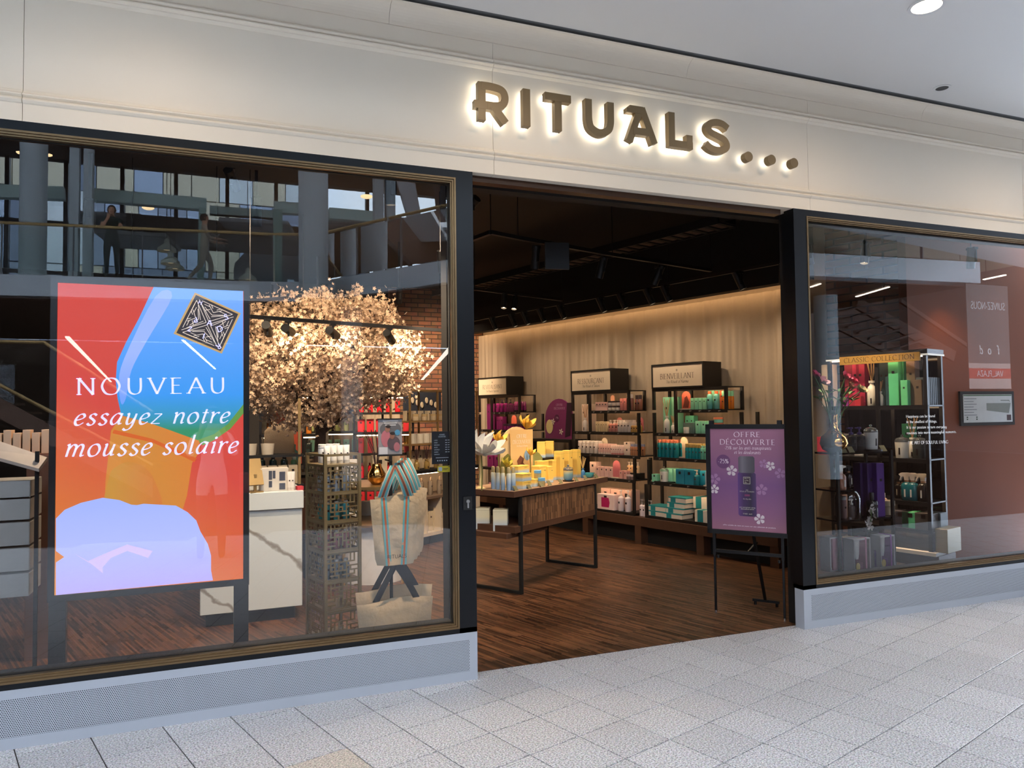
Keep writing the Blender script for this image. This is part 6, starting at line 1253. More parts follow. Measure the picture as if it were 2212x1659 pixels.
# ============================================================ the mall behind the photographer (seen mirrored in the panes)
def mir(p): return V((p[0], .1-p[1], p[2]))
def rY(px, py, y): return mir(atY(px, py, y))
def rZ(px, py, z): return mir(atZ(px, py, z))
GZ = 4.65
edge = [mir(p) for p in ((-16, 15.7, 0), (-4.26, 14.25, 0), (1.2, 13.5, 0), (2.15, 13.2, 0), (4.335, 9.8, 0), (5.6, 8.3, 0), (8, 7.3, 0), (15, 6.6, 0))]
def ribbon(pts, z0, z1, back):
    m = MB()
    for a, b in zip(pts[:-1], pts[1:]):
        a2 = V((a.x, back, 0)); b2 = V((b.x, back, 0))
        m.add([V((a.x, a.y, z0)), V((b.x, b.y, z0)), V((b2.x, b2.y, z0)), V((a2.x, a2.y, z0)), V((a.x, a.y, z1)), V((b.x, b.y, z1)), V((b2.x, b2.y, z1)), V((a2.x, a2.y, z1))],
              [(0, 1, 2, 3), (7, 6, 5, 4), (4, 5, 1, 0), (2, 6, 7, 3)])
    return m
SLAB = M('pale grey gallery edge', (206, 212, 218), .6, var=.02)
WOODC = M('brown timber ceiling', (112, 82, 66), .6, var=.12, scale=6)
gal = struct('floor_gallery', ribbon(edge, GZ-.45, GZ, -24), SLAB)
struct('ceiling_gallery', ribbon([p+V((0, -.35, 0)) for p in edge], GZ-.47, GZ-.451, -24), WOODC)
# balustrade

CLEAR = glassmat('balustrade glass', .06, (238, 246, 244))
bal = thing('balustrade', 'glass balustrade with brass handrail along the upper gallery', 'railing', (0, 0, GZ))
part('handrail', MB().tube([V((p.x, p.y-.1, 1.12)) for p in edge], .035, 8), BRASS, bal)
for a, b in zip(edge[:-1], edge[1:]):
    L = (b-a).length; n = max(1, round(L/1.5))
    for k in range(n):
        p = a.lerp(b, k/n)+V((0, -.1, 0)); q = a.lerp(b, (k+1)/n)+V((0, -.1, 0))
        part('post', MB().box(p.x-.012, p.x+.012, p.y-.03, p.y+.03, 0, 1.1), M('steel post', (110, 112, 114), .4, metal=.8), bal)
        d = (q-p).normalized()*.02
        part('glass_panel', MB().quad(p+d+V((0, 0, .04)), q-d+V((0, 0, .04)), q-d+V((0, 0, 1.06)), p+d+V((0, 0, 1.06))), CLEAR, bal)
struct('floor_hall', MB().box(-25, 25, -24.6, -6.4, -.1, .004).add([(2.6, -6.4, .004), (25, -6.4, .004), (25, -3.2, .004), (4.2, -3.2, .004)], [(0, 1, 2, 3)]), M('dark brown hall floor', (52, 36, 28), 1, var=.2, scale=2, spec=0))
# columns
COLM = M('grey round column', (178, 186, 190), .55, var=.03, scale=2)
def column(px, y, r, z0, z1, label, sq=False):
    c = rY(px, 600, y); m = MB()
    if sq: m.rbox(-r, r, -r*1.2, r*1.2, z0, z1, .01)
    else: m.lathe([(r, z0), (r, z1)], 32)
    return solo('column', m, COLM, label, 'column', 'columns of the gallery', (c.x, c.y, 0))
column(677, 12.0, .31, 4.05, 12, 'thick grey round column hanging in front of the gallery')
column(70, 14.9, .27, GZ, 9.4, 'pale round column standing behind the balustrade')
column(160, 15.2, .1, GZ, 9.4, 'slim square twin column nearer the round one', True)
column(190, 15.2, .1, GZ, 9.4, 'slim square twin column beside the leaning visitor', True)
column(818, 13.2, .11, GZ, 9.4, 'slim square column beside the hanging banner', True)
column(843, 13.2, .11, GZ, 9.4, 'slim square column under the dark flag', True)
column(-250, 14.9, .27, GZ, 9.4, 'pale round column beyond the screen')
for px, y, lb in ((760, 13.9, 'pale column of the lower hall behind the blossom'), (1790, 8.9, 'pale column of the lower hall behind the flowers')):
    c = rZ(px, 1000, 0) if False else rY(px, 900, y)
    solo('column', MB().lathe([(.26, 0), (.26, GZ-.47)], 24), COLM, lb, 'column', 'columns of the gallery', (c.x, c.y, 0))
# beams
BEAM = M('sage grey steel', (164, 182, 176), .5, var=.03)
def beam(pa, pb, y, hgt, label):
    a, b = rY(pa[0], pa[1], y), rY(pb[0], pb[1], y)
    solo('beam', MB().bar(a, b, .25, hgt), BEAM, label, 'beam', 'steel beams of the gallery')
beam((-200, 408), (140, 419), 16.2, .3, 'sage steel beam left of the twin columns')
beam((202, 422), (446, 443), 16.2, .3, 'sage steel beam above the leaning visitor')
beam((592, 449), (644, 452), 15.2, .28, 'short sage steel beam beside the thick column')
beam((710, 462), (806, 470), 15.2, .28, 'sage steel beam between the thick column and the flag')
beam((453, 455), (592, 465), 17.5, .22, 'dark lower beam behind the walking visitor')
solo('glass_column', MB().bar(rY(437, 450, 15.9), rY(433, 608, 15.9), .16), M('green tinted glass edge', (120, 146, 138), .3), 'greenish glass fin column beside the walking visitor', 'column')
solo('glass_column', MB().bar(rY(600, 455, 15), rY(598, 610, 15), .22), M('green tinted glass edge'), 'greenish glass fin column beside the thick round column', 'column')
# roof of the upper floor and glazed end wall
DARKC = M('dark roof soffit', (52, 48, 48), .8)
roofm = struct('ceiling_upper', MB().box(-24, 24, -20.4, -15.2, 9.4, 9.7), DARKC)
struct('wall_upper_beam', MB().box(-24, 24, -20.3, -20.0, 9.0, 9.4), DARKC)
mz = MB().box(-2.2, 24, -19.6, -17.2, 6.55, 6.9)
struct('ceiling_mezzanine', mz, M('dark grey soffit', (70, 68, 68), .8))
atr = MB()
for k in range(6): atr.box(-25.6, 25.6, -4.55-k*2.2, -2.89-k*2.2, 12, 12.3)
for k in range(9): atr.box(-24+k*6, -23.4+k*6, -15.3, -2.3, 12.3, 12.6)
struct('added_light_slats', atr, CEILM)  # unseen slatted roof, added to cut the daylight reaching the shop front
struct('wall_over_ceiling', MB().box(-14, 14, .0, .3, 4.25, 12), CEILM)
gw = link('window_3', None); gw['kind'] = 'structure'; gw['label'] = 'glazed end wall of the upper floor with dark mullions'
YG = -20.2
for k in range(27):
    x = -20+k*1.45; part('mullion', MB().box(x-.055, x+.055, YG-.1, YG+.1, GZ, 9.0), BLK, gw)
for z in (5.75, 7.2): part('transom', MB().box(-20, 19, YG-.06, YG+.06, z-.05, z+.05), BLK, gw)
part('glass_pane', MB().quad((-20, YG, GZ), (19, YG, GZ), (19, YG, 9.0), (-20, YG, 9.0)), glassmat('clear facade glass', .05, (230, 240, 245)), gw)
struct('wall_upper_back', MB().box(-24, -13, -20.4, -20.25, GZ, 9), DARKC)
# ground-floor hall behind the gallery
struct('wall_hall', MB().box(-26, 26, -25, -24.6, 0, GZ-.45), M('dark brown hall wall', (60, 42, 32), .95, var=.2, scale=1.5))
struct('wall_hall_side', MB().box(-26, -25.6, -25, -2, 0, 14).box(25.6, 26, -25, -2, 0, 14), M('brown side wall', (62, 42, 32), .8))
# panelled office block outside
off = thing('office_building', 'office block clad in grey white and tan upright panels outside', 'building', (-4.5, -33, 0))
part('core', MB().box(-9, 8.6, -6, -.1, 0, 13), M('office core grey', (96, 102, 112), .7), off)
random.seed(5); pm = [M('panel slate', (128, 138, 158), .6), M('panel white', (240, 246, 252), .5), M('panel tan', (214, 202, 176), .6), M('panel blue grey', (176, 190, 214), .6), M('panel grey', (150, 160, 178), .6)]
for row, (z0, z1) in enumerate(((4.2, 6.2), (6.25, 8.3), (8.35, 11.6), (11.65, 13))):
    x = -9+random.random()
    while x < 8:
        wd = random.choice((.55, .8, 1.2, 1.5)); part('panel', MB().box(x, min(x+wd-.04, 8.6), -.1, .02+.04*random.random(), z0, z1), random.choice(pm), off); x += wd
gab = thing('gabled_house', 'dark gabled house front outside the glazed wall', 'house', rY(585, 600, 30).xy.to_3d())
part('front', MB().prism([(-1.5, 4), (1.5, 4), (1.5, 8.2), (0, 10), (-1.5, 8.2)], -2, 0), M('charcoal cladding', (46, 44, 46), .7), gab)
part('window', MB().box(.7, 1.0, .0, .03, 6, 7.6), M('pale opening', (180, 190, 200), .4), gab)
gr2 = thing('glass_roof', 'low pyramid glass roof outside in front of the sky', 'roof', rY(770, 600, 31).xy.to_3d())
part('gable', MB().prism([(-2.2, 6.7), (2.2, 6.7), (0, 8.7)], -1, 0), M('slate glazing', (92, 100, 112), .3), gr2)
for k in range(4): part('glazing_bar', MB().bar((-2.2+k*.5, .03, 6.75+k*.42), (2.2-k*.5, .03, 6.75+k*.42), .08), M('pale bar', (150, 160, 172), .4), gr2)
# pendant lamps of the upper floor
CREAMM = M('cream enamel', (206, 204, 190), .4)
pend = MB().lathe([(.03, .34), (.06, .3), (.07, .2), (.22, .08), (.24, 0), (.225, 0), (.2, .07), (.05, .18)], 18, cap=False).mesh('shade', CREAMM)
bulb = MB().lathe([(0, .03), (.07, .04), (.08, .09), (0, .12)], 12).mesh('bulb', glow('warm bulb', (255, 220, 170), 6))
cord = MB().lathe([(.008, .3), (.008, 3)], 6).mesh('cord', BLACKP)
for px, py, y, lb in ((360, 543, 17, 'upper cream pendant lamp near the walking visitor'), (368, 571, 16.6, 'lower cream pendant lamp near the walking visitor'), (378, 583, 17.5, 'farthest cream pendant lamp near the walking visitor'), (535, 606, 17, 'cream pendant lamp beside the glass fin column')):
    place(('pendant_lamp', [('shade', pend), ('bulb', bulb), ('cord', cord)]), lb, 'lamp', rY(px, py, y), 0, 'pendant lamps over the upper floor', 1.0)
# downlights and linear lights over gallery and hall
disc = MB().lathe([(0, 0), (.16, 0), (.16, .03), (.2, .03), (.2, .06)], 20, cap=False).mesh('lens', glow('warm disc light', (255, 214, 160), 15))
for px, py, z, lb in ((320, 452, 7.9, 'large warm disc light over the leaning visitor'), (792, 427, 7.9, 'warm disc light in front of the pale sky'), (875, 548, 6.4, 'warm spot light under the right rail'), (842, 562, 6.2, 'second warm spot light under the right rail'),
                      (812, 573, 6.2, 'third warm spot light under the right rail'), (44, 331, 8.6, 'small warm light at the dark roof beside the round column'), (104, 336, 8.6, 'small warm light beside the twin columns')):
    place(('disc_light', [('lens', disc)]), lb, 'ceiling light', rZ(px, py, z), 0, 'disc lights of the gallery', .5 if px < 200 else .85)
LINE = glow('white linear light', (255, 246, 232), 13)
for a, b, lb in (((145, 728), (240, 825), 'diagonal white light line beside the screen title'), ((395, 735), (465, 797), 'diagonal white light line under the screen emblem'), ((730, 795), (765, 760), 'short white light line in the blossom'), ((912, 820), (977, 747), 'diagonal white light line beside the post'),
                 ((1850, 641), (1920, 620), 'white light line in the timber ceiling over the flowers'), ((2125, 604), (2172, 594), 'white light line in the timber ceiling near the last pane'), ((1738, 624), (1772, 613), 'short white light line beside the black post')):
    z = GZ-.485; p, q = rZ(*a, z), rZ(*b, z)
    k = min(1, 22/max(-p.y, -q.y)) if min(p.y, q.y) < -24 else 1
    if k < 1: mc = V((0, 4.4132, 1.6)); k = min((4.4132+21)/(4.4132-min(p.y, q.y)), 1); p, q = [mc+(v-mc)*k for v in (p, q)]
    solo('linear_light', MB().bar(p, q, .05 if p.y > -12 else .09, .02), LINE, lb, 'ceiling light', 'linear lights in the hall ceiling')
# hanging sails and baffles of the upper floor
BAF = M('pale grey baffle', (128, 130, 132), .7)
for k, (px, py, y) in enumerate(((300, 520, 18), (345, 500, 19), (400, 512, 18), (250, 480, 18.5), (560, 495, 17), (770, 497, 16), (760, 530, 16.5), (930, 500, 11.6))):
    solo('ceiling_baffle', MB().box(-.9, .9, -.6, .6, -.05, .05).box(-.75, .75, -.45, .45, -.06, -.05), BAF, ['flat pale ceiling baffle beside the leaning visitor', 'farthest flat pale ceiling baffle over the upper floor', 'flat pale ceiling baffle before the walking visitor', 'flat pale ceiling baffle right over the leaning visitor', 'flat pale ceiling baffle next to the thick column', 'upper flat pale ceiling baffle past the thick column', 'lower flat pale ceiling baffle past the thick column', 'flat pale ceiling baffle behind the dark flag'][k], 'baffle', 'ceiling baffles', rY(px, py, y), .3, (.12, .05, .3))
# dark flag and slanted banner
fl_ = thing('flag', 'tall dark feather flag hanging by the right rail', 'flag', rY(945, 470, 10.8))
part('cloth', MB().prism([(-.16, 1.4), (.12, 1.4), (.24, -.5), (.2, -1.25), (.02, -.9), (-.02, .1)], -.02, .02), M('black flag cloth', (30, 28, 34), .8, bump=.4), fl_)
part('pole', MB().tube([(.2, 0, 1.5), (.28, 0, -1.9)], .015), BLACKP, fl_)
solo('sail', MB().prism([(-.35, 1.6), (.2, 1.6), (.55, -.3), (.45, -1.2)], -.03, .03), M('grey sail cloth', (150, 152, 156), .8), 'slanted pale grey cloth hanging beside the slim columns', 'cloth', None, rY(858, 430, 12.6))
# staircase on the left of the hall
st = thing('staircase', 'open stair with brass handrails and timber stringers in the hall', 'stairs', rY(60, 900, 10).xy.to_3d())
def sl(p): return rY(p[0], p[1], 10)-st.location
part('handrail', MB().tube([sl((-120, 741)), sl((0, 738)), sl((95, 740)), sl((240, 832)), sl((330, 890))], .03), BRASS, st)
part('handrail', MB().tube([sl((-120, 775)), sl((0, 832)), sl((80, 874)), sl((235, 955)), sl((330, 1005))], .03), BRASS, st)
part('stringer', MB().add([sl((-120, 800)), sl((0, 860)), sl((330, 1035)), sl((330, 1075)), sl((0, 905)), sl((-120, 850))]+[sl(p)+V((0, -.08, 0)) for p in ((-120, 800), (0, 860), (330, 1035), (330, 1075), (0, 905), (-120, 850))],
     [(0, 1, 2, 3, 4, 5), (11, 10, 9, 8, 7, 6), (0, 6, 7, 1), (1, 7, 8, 2), (2, 8, 9, 3), (3, 9, 10, 4), (4, 10, 11, 5)]), WOODC, st)
part('glass_panel', MB().quad(sl((-120, 780)), sl((0, 745)), sl((92, 745)), sl((325, 892)), sl((325, 1030)), sl((0, 858))), CLEAR, st)
for k in range(9):
    p = sl((-60+k*42, 850+k*21)); part('tread', MB().box(p.x-.16, p.x+.16, p.y-1.5, p.y-.08, p.z-.02, p.z+.02), WOODC, st)
# stair flight on the right
s2 = thing('staircase', 'timber stair flight with slatted underside rising over the hall', 'stairs', rY(1850, 900, 9.2).xy.to_3d())
def sr(p, y=9.2): return rY(p[0], p[1], y)-s2.location
for nm, a, b, hh in (('stringer', (1768, 678), (1990, 790), .28), ('stringer', (1850, 655), (2060, 770), .28)):
    part(nm, MB().bar(sr(a), sr(b), .08, hh), M('dark stair timber', (84, 56, 42), .6), s2)
part('handrail', MB().bar(sr((1945, 650)), sr((2120, 768)), .07, .09), M('dark stair timber'), s2)
for k in range(9):
    a = sr((1775+k*24, 684+k*12)); b = sr((1858+k*22, 662+k*12)); part('tread', MB().bar(a, b, .26, .04), M('dark stair timber'), s2)

struct('ceiling_canopy', MB().box(5.3, 18, -9.6, -4.75, 5.0, 5.15), M('warm beige canopy', (206, 184, 150), .7))
# ============================================================ right-hand display window
struct('wall_orange', MB().box(5.98, 8.6, .76, .85, .003, 3.62), M('burnt orange plaster', (128, 60, 20), .65, var=.06, scale=2))
struct('wall_dark_back', MB().add([V((5.72, 1.75, 0)), V((6.0, .8, 0)), V((6.06, .84, 0)), V((5.8, 1.8, 0))]+[V((5.72, 1.75, 3.6)), V((6.0, .8, 3.6)), V((6.06, .84, 3.6)), V((5.8, 1.8, 3.6))], [(0, 1, 5, 4), (1, 2, 6, 5), (2, 3, 7, 6), (3, 0, 4, 7), (4, 5, 6, 7)]), BRICK)
ep = thing('evacuation_plan', 'framed evacuation plan with grey floor drawing on the orange wall', 'framed plan', atY(2130, 882, .755))
EW_, EH_ = .375, .165
part('frame', MB().box(-EW_, EW_, -.02, .0, -EH_, EH_), BLACKP, ep); part('sheet', MB().box(-EW_+.035, EW_-.035, -.022, -.02, -EH_+.03, EH_-.03), M('plan paper', (206, 206, 204), .5), ep)
part('header_print', MB().box(-EW_+.04, EW_-.04, -.0232, -.022, EH_-.045, EH_-.034), cm((70, 100, 70), .6), ep)
part('plan_print', MB().prism([(-.02, -.02), (.29, -.05), (.32, .05), (-.02, .05)], -.0235, -.022).prism([(.18, .08), (.3, .08), (.31, .06), (.3, .07), (.18, .072)], -.0235, -.022), cm((130, 132, 124), .6), ep)
for k in range(7): part('line_print', MB().box(-.33, -.2 if k % 2 else -.16, -.0235, -.022, .09-.026*k, .096-.026*k), cm((120, 120, 124), .6), ep)
for x in (-.3, -.17):
    for z in (-.09, -.11): part('icon', MB().box(x, x+.016, -.0235, -.022, z, z+.012), cm((40, 60, 44), .6), ep)
part('code_print', MB().box(.26, .32, -.0235, -.022, -.12, -.065), cm((60, 30, 36), .6), ep)
# ---- black shelf unit continuing along the slanted wall
RT0, RT1 = 3.86, 4.76
def uz(px, py): return wallhit(px, py, -.1).z
zs = [uz(1990, 1190), uz(1990, 1145), uz(1990, 1085), uz(1990, 992), uz(1990, 875)]
ru2 = thing('shelf_unit', 'black shelf unit with a gold name strip in the right-hand window', 'shelving', wpt(RT0, -.1, 0), EW)
RL = RT1-RT0
part('plinth', MB().box(0, RL+.05, 0, .32, .003, zs[0]-.03), WALN, ru2); part('base_board', MB().box(-.02, RL+.04, -.03, .34, zs[0]-.03, zs[0]), cm((236, 226, 210), .5), ru2)
for z in zs[1:]: part('shelf', MB().box(0, RL, .012, .31, z-.012, z).box(0, RL, 0, .012, z-.035, z), UNITM, ru2)
for x in (0, RL*.5, RL-.03):
    for y in (0, .28): part('post', MB().box(x, x+.03, y, y+.03, zs[0], 2.07), UNITM, ru2)
part('top', MB().box(-.01, RL+.01, 0, .31, 2.05, 2.1), UNITM, ru2); part('top_light', MB().box(-.01, RL+.012, -.006, 0, 2.045, 2.06).box(RL+.01, RL+.016, 0, .31, 2.045, 2.06), M('pale light edge', (220, 216, 206), .5, emit=.6), ru2)
part('back_mirror', MB().box(0, RL, .3, .305, zs[0], 2.05), M('dark smoked mirror', (30, 32, 34), .08, metal=.7), ru2)
for z in (2.038, zs[4]-.024, zs[3]-.024, zs[2]-.024, zs[1]-.024): part('led_strip', MB().box(.04, RL-.04, .014, .024, z-.008+.006, z+.006), LEDW, ru2)
ns = part('name_strip', MB().box(.14, .86, -.03, -.012, 2.0, 2.075), M('gold strip', (196, 150, 70), .45, metal=.2), ru2)
write(ns, 'lettering', 'CLASSIC COLLECTION', cm((60, 42, 22), .6), (.5, -.0315, 2.018), .042, width=.63, track=1.4, thick=.8, thin=.25)
def up(px, lv, y=.1):
    p = wallhit(px, 900, -.1+y); return V((p.x, p.y, zs[lv]))
def ui(pr, px, lv, label, cat, group=None, y=.1, rz=EW, sc=1): return place(pr, label, cat, up(px, lv, y), rz, group, sc)
for k, px in enumerate((1789, 1799)): ui(carton('tall_box', (222, 200, 170), .07, .08, .4), px, 4, ['tall cream box on the top shelf behind the roses', 'second tall cream box on the top shelf behind the roses'][k], 'box', 'tall cream boxes')
for k, px in enumerate((1841, 1855, 1866)): ui(carton('tall_box', [(150, 40, 60), (196, 44, 84), (176, 36, 72)][k], .085, .09, .42), px, 4, ['dark crimson box behind the pink roses', 'hot pink box behind the pink roses', 'crimson box beside the white diffuser'][k], 'box', 'crimson boxes', .16)
for k, (px, c) in enumerate(((1830, (150, 50, 130)), (1845, (176, 40, 60)), (1857, (196, 50, 60)))): ui(carton('small_box', c, .06, .06, .09, None, False), px, 4, ['violet cube before the cream boxes', 'red cube before the crimson boxes', 'bright red cube beside the diffuser'][k], 'box', 'coloured cubes', .05)
ui(diffuser('reed_diffuser', IVORY, (206, 160, 110), .042, .23, .24, 8), 1885, 4, 'white reed diffuser on the top shelf of the window unit', 'diffuser', None, .08)
ui(diffuser('reed_diffuser', IVORY, (206, 160, 110), .026, .13, .1, 5), 1903, 4, 'small white reed diffuser on the top shelf of the window unit', 'diffuser', None, .08)
for k, px in enumerate((1912, 1922, 1928)): ui(carton('tall_box', (36, 66, 70), .07, .09, .4-.14*(k == 2)), px, 4, ['dark teal box beside the diffusers', 'dark teal box behind the green one', 'short dark box before the green one'][k], 'box', 'dark teal boxes', .2-.1*(k == 2))
for k, px in enumerate((1938, 1950)): ui(carton('tall_box', (96, 200, 140), .09, .1, .43), px, 4, ['tall green box in front on the top shelf', 'tall green box behind on the top shelf'][k], 'box', 'tall green boxes', .1+.08*k)
ui(carton('small_box', (110, 206, 140), .06, .06, .22), 1958, 4, 'small green box before the tall green ones', 'box', None, .03)
for k, px in enumerate((1975, 1989)): ui(carton('tall_box', (112, 92, 74), .075, .09, .4-.18*k), px, 4, ['tall taupe box on the top shelf', 'short taupe box beside the end post'][k], 'box', 'taupe boxes', .1)
for k in range(7):
    p = wpt(RT1-.07+.0, -.02+.034*k, zs[4]); place(carton('slim_book', (84, 96, 100), .11, .026, .24, None, False), 'grey slim box in the row at the end of the top shelf', 'box', p, EW, 'grey slim boxes')
for k, (px, c, w_) in enumerate(((1825, (206, 196, 180), .06), (1857, (226, 222, 214), .08), (1963, (60, 140, 100), .09))): ui(carton('tall_box', c, w_, .09, .2+.1*(k == 2)), px, 3, ['beige box on the second window shelf', 'white box behind the dark bottles', 'green box behind the white diffuser'][k], 'box', None, .2)
for k, px in enumerate((1947, 1985)): ui(candle('scented_candle', [IVORY, (60, 62, 56)][k], IVORY, .06, .2), px, 3, ['cream candle under a glass bell on the second window shelf', 'dark candle under a glass bell on the second window shelf'][k], 'candle', None, .09)
ui(diffuser('reed_diffuser', IVORY, (206, 160, 110), .04, .18, .18, 6), 1969, 3, 'white reed diffuser between the glass bells', 'diffuser', None, .12)
ui(carton('small_box', (230, 60, 80), .1, .08, .17, None, True), 1778, 3, 'coral pink box at the left end of the window unit', 'box', None, .12)
for k, px in enumerate((1936, 1946, 1956)): ui(trigger('spray_bottle', (40, 36, 36), INK, (40, 38, 38), .034, .2, 0), px, 2, 'dark spray bottle at the back of the third window shelf', 'bottle', 'dark spray bottles', .18)
for k, px in enumerate((1955, 1968, 1990)): ui(trigger('spray_bottle', [(30, 110, 120), (30, 110, 120), (44, 38, 36)][k], INK, (232, 220, 204), .05, .24, .2), px, 2, ['teal spray bottle with white trigger', 'second teal spray bottle with white trigger', 'black spray bottle with white trigger'][k], 'bottle', 'white triggered spray bottles', .08)
for k, (px, c) in enumerate(((1945, (66, 66, 76)), (1967, (96, 196, 140)), (1995, (84, 80, 78)), (2012, (70, 84, 90)))): ui(carton('cube_box', c, .15, .13, .14), px, 1, ['dark slate cube box on the fourth window shelf', 'mint cube box on the fourth window shelf', 'grey cube box on the fourth window shelf', 'blue grey cube box at the end of the fourth window shelf'][k], 'box', None, .1+.1*(k == 3))
for k, px in enumerate((1930, 1953, 1988)): ui(carton('cube_box', (48, 46, 44), .19, .14, .15, None, True), px, 0, ['black box at the bottom behind the frame post', 'black box at the bottom in the middle', 'black box at the bottom beside the gold one'][k], 'box', 'black boxes at the bottom', .1)
solo('gold_block', MB().rbox(-.05, .05, -.13, .13, 0, .2, .004), M('olive gold panel', (140, 120, 72), .45, metal=.2), 'olive gold block at the end of the window unit', 'box', None, wpt(RT1+.06+.0, .06, .0+zs[0]), EW)
# ---- platform and etagere close to the glass
pl_ = thing('window_platform', 'low walnut platform behind the right-hand pane', 'platform', (4.18, .16, 0)); pq = [(.06, 0), (1.15, 0), (1.15, .52), (.5, .52), (.06, .09)]
for nm, z0, z1, mt, k in (('top', .27, .3, WALN, 1), ('body', .003, .27, BLACKP, .98)):
    n5 = len(pq); part(nm, MB().add([(x*k, y*k, z0) for x, y in pq]+[(x*k, y*k, z1) for x, y in pq], [tuple(range(n5-1, -1, -1)), tuple(range(n5, 2*n5))]+[(i, (i+1) % n5, (i+1) % n5+n5, i+n5) for i in range(n5)]), mt, pl_)
EX0, EX1, EY0, EY1 = 4.62, 5.2, .3, .56; PZ = .3
eg = thing('etagere', 'thin black etagere holding the gold vase behind the right-hand pane', 'shelf', (EX0, EY0, PZ))
for x in (0, EX1-EX0):
    for y in (0, EY1-EY0): part('post', MB().box(x-.011, x+.011, y-.011, y+.011, 0, .95), BLACKP, eg)
for z in (.4, .64, .94): part('shelf', MB().box(0 if z != .64 else -.0, (EX1-EX0) if z != .64 else .18, 0, EY1-EY0, z-.014, z), M('black glass shelf', (20, 20, 22), .15), eg)
def ep_(px, z, y=.42): p = atY(px, 1000, y); return V((p.x, p.y, PZ+z))
va = thing('gold_vase', 'round mirrored gold vase with roses in the right-hand window', 'vase', ep_(1803, .94, .44))
part('vase', MB().lathe([(.05, 0), (.09, .02), (.112, .07), (.1, .125), (.055, .165), (.032, .2), (.03, .3), (.036, .31), (.03, .31), (.025, .2)], 28), M('mirror gold', (214, 160, 90), .12, metal=1), va)
vb = ep_(1803, .94, .44)
def rose(px, py, R, c, label):
    q = atY(px, py, .44); o = thing('rose', label, 'flower', vb+V((0, 0, .28)), 0, 'roses in the gold vase'); d = q-(vb+V((0, 0, .28)))
    m = MB(); rnd = random.Random(px)
    for ring, (n, rr, lift) in enumerate(((6, R, .35), (5, R*.8, .7), (4, R*.58, 1.0), (3, R*.36, 1.25))):
        l = lotus(n, rr, lift, rr*1.0, 1, .5); a = rnd.uniform(0, 6); m.add([(x*math.cos(a)-y*math.sin(a), x*math.sin(a)+y*math.cos(a), z) for x, y, z in l.v], l.f)
    m.sm = True
    part('blossom', m, M('rose %d %d %d' % c, c, .6, var=.18, scale=30), o, d, rot=(.8, 0, .3)); part('stem', MB().tube([(0, 0, -.15), d*.5+V((0, 0, .03)), d], .005, 6), M('rose stem', (70, 96, 44), .7), o)
    for k in range(2):
        lf = lotus(1, .07, .4, .045, 1, .2); part('leaf', lf, M('rose leaf', (84, 124, 48), .6, var=.2), o, d*(.45+.25*k), rz=rnd.uniform(0, 6))
for a in ((1773, 828, .07, (226, 172, 176), 'large pale pink rose facing the glass'), (1758, 812, .05, (196, 60, 110), 'magenta rose beside the black post'), (1825, 818, .06, (226, 80, 116), 'hot pink rose above the peach one'), (1842, 826, .05, (220, 50, 90), 'deep pink rose behind the cream one'), (1836, 838, .055, (232, 160, 130), 'peach rose between the pink and cream ones'), (1858, 846, .06, (236, 214, 160), 'cream rose at the end of the bunch')): rose(*a)
for k, (px, py) in enumerate(((1790, 850), (1812, 846), (1835, 852), (1770, 862), (1800, 866), (1842, 866))):
    q = atY(px, py, .44)-va.location; part('leaf', lotus(3, .07, .3, .045, 1, .1), M('rose leaf'), va, q, rz=px); part('leaf_stem', MB().tube([(0, 0, .25), q*.6+V((0, 0, .1)), q], .003, 5), M('rose stem'), va)
for k, px in enumerate((1840, 1858)): place(pump('dispenser', (34, 34, 36), (70, 50, 110), .045, .2), ['black bottle with violet collar beside the gold vase', 'black bottle with red ribbon beside the white candle'][k], 'bottle', ep_(px, .94, .44), 0, 'black bottles on the etagere')
place(candle('scented_candle', (226, 220, 212), IVORY, .055, .2), 'white candle with glass knob lid on the etagere', 'candle', ep_(1883, .955, .4)); solo('tray', MB().lathe([(.085, 0), (.085, .014)], 20), TAG, 'round black tray under the white candle on the etagere', 'tray', None, ep_(1883, .94, .4))
for k, px in enumerate((1826, 1842, 1912)): place(('price_card', [('plate', pt), ('foot', ptf)]), ['black price card before the gold vase', 'black price card before the dark bottles', 'black price card beside the candle tray'][k], 'price card', ep_(px, .94, .33), 0, 'price cards on the etagere', 1.1)
place(trigger('spray_bottle', (206, 140, 110), INK, (240, 226, 208), .042, .2, .3), 'peach spray bottle with white trigger on the small etagere shelf', 'bottle', ep_(1815, .64, .36), 0)
place(trigger('spray_bottle', (44, 34, 36), INK, (40, 36, 36), .034, .18, 0), 'black spray bottle behind the peach one', 'bottle', ep_(1832, .64, .5), 0)
for k, px in enumerate((1858, 1873, 1893)): place(carton('tall_box', [(50, 26, 78), (64, 34, 96), (88, 44, 130)][k], .085, .08, .44), ['darkest tall violet box on the etagere', 'middle tall violet box on the etagere', 'brightest tall violet box on the etagere'][k], 'box', ep_(px, .4, .48-.05*k), 0, 'tall violet boxes')
place(bottle('vase_bottle', (40, 42, 46), (40, 42, 46), .045, .2, .06, .35), 'matt black bottle before the violet boxes', 'bottle', ep_(1881, .4, .36))
place(jar('cream_cup', (226, 204, 170), (230, 210, 176), .05, .12), 'cream cup at the end of the etagere', 'cup', ep_(1916, .4, .4))
place(bottle('lotion_bottle', (220, 170, 140), (240, 226, 210), .03, .17, .04, .5), 'peach bottle beside the violet boxes', 'bottle', ep_(1906, .4, .5))
clo = thing('glass_cloche', 'clear glass dome over pink bottles on the etagere', 'cloche', ep_(1829, .4, .4))
part('dome', MB().lathe([(.1, 0), (.1, .16), (.088, .205), (.06, .235), (.02, .25), (0, .252)], 24), glassmat('cloche glass', .09), clo)
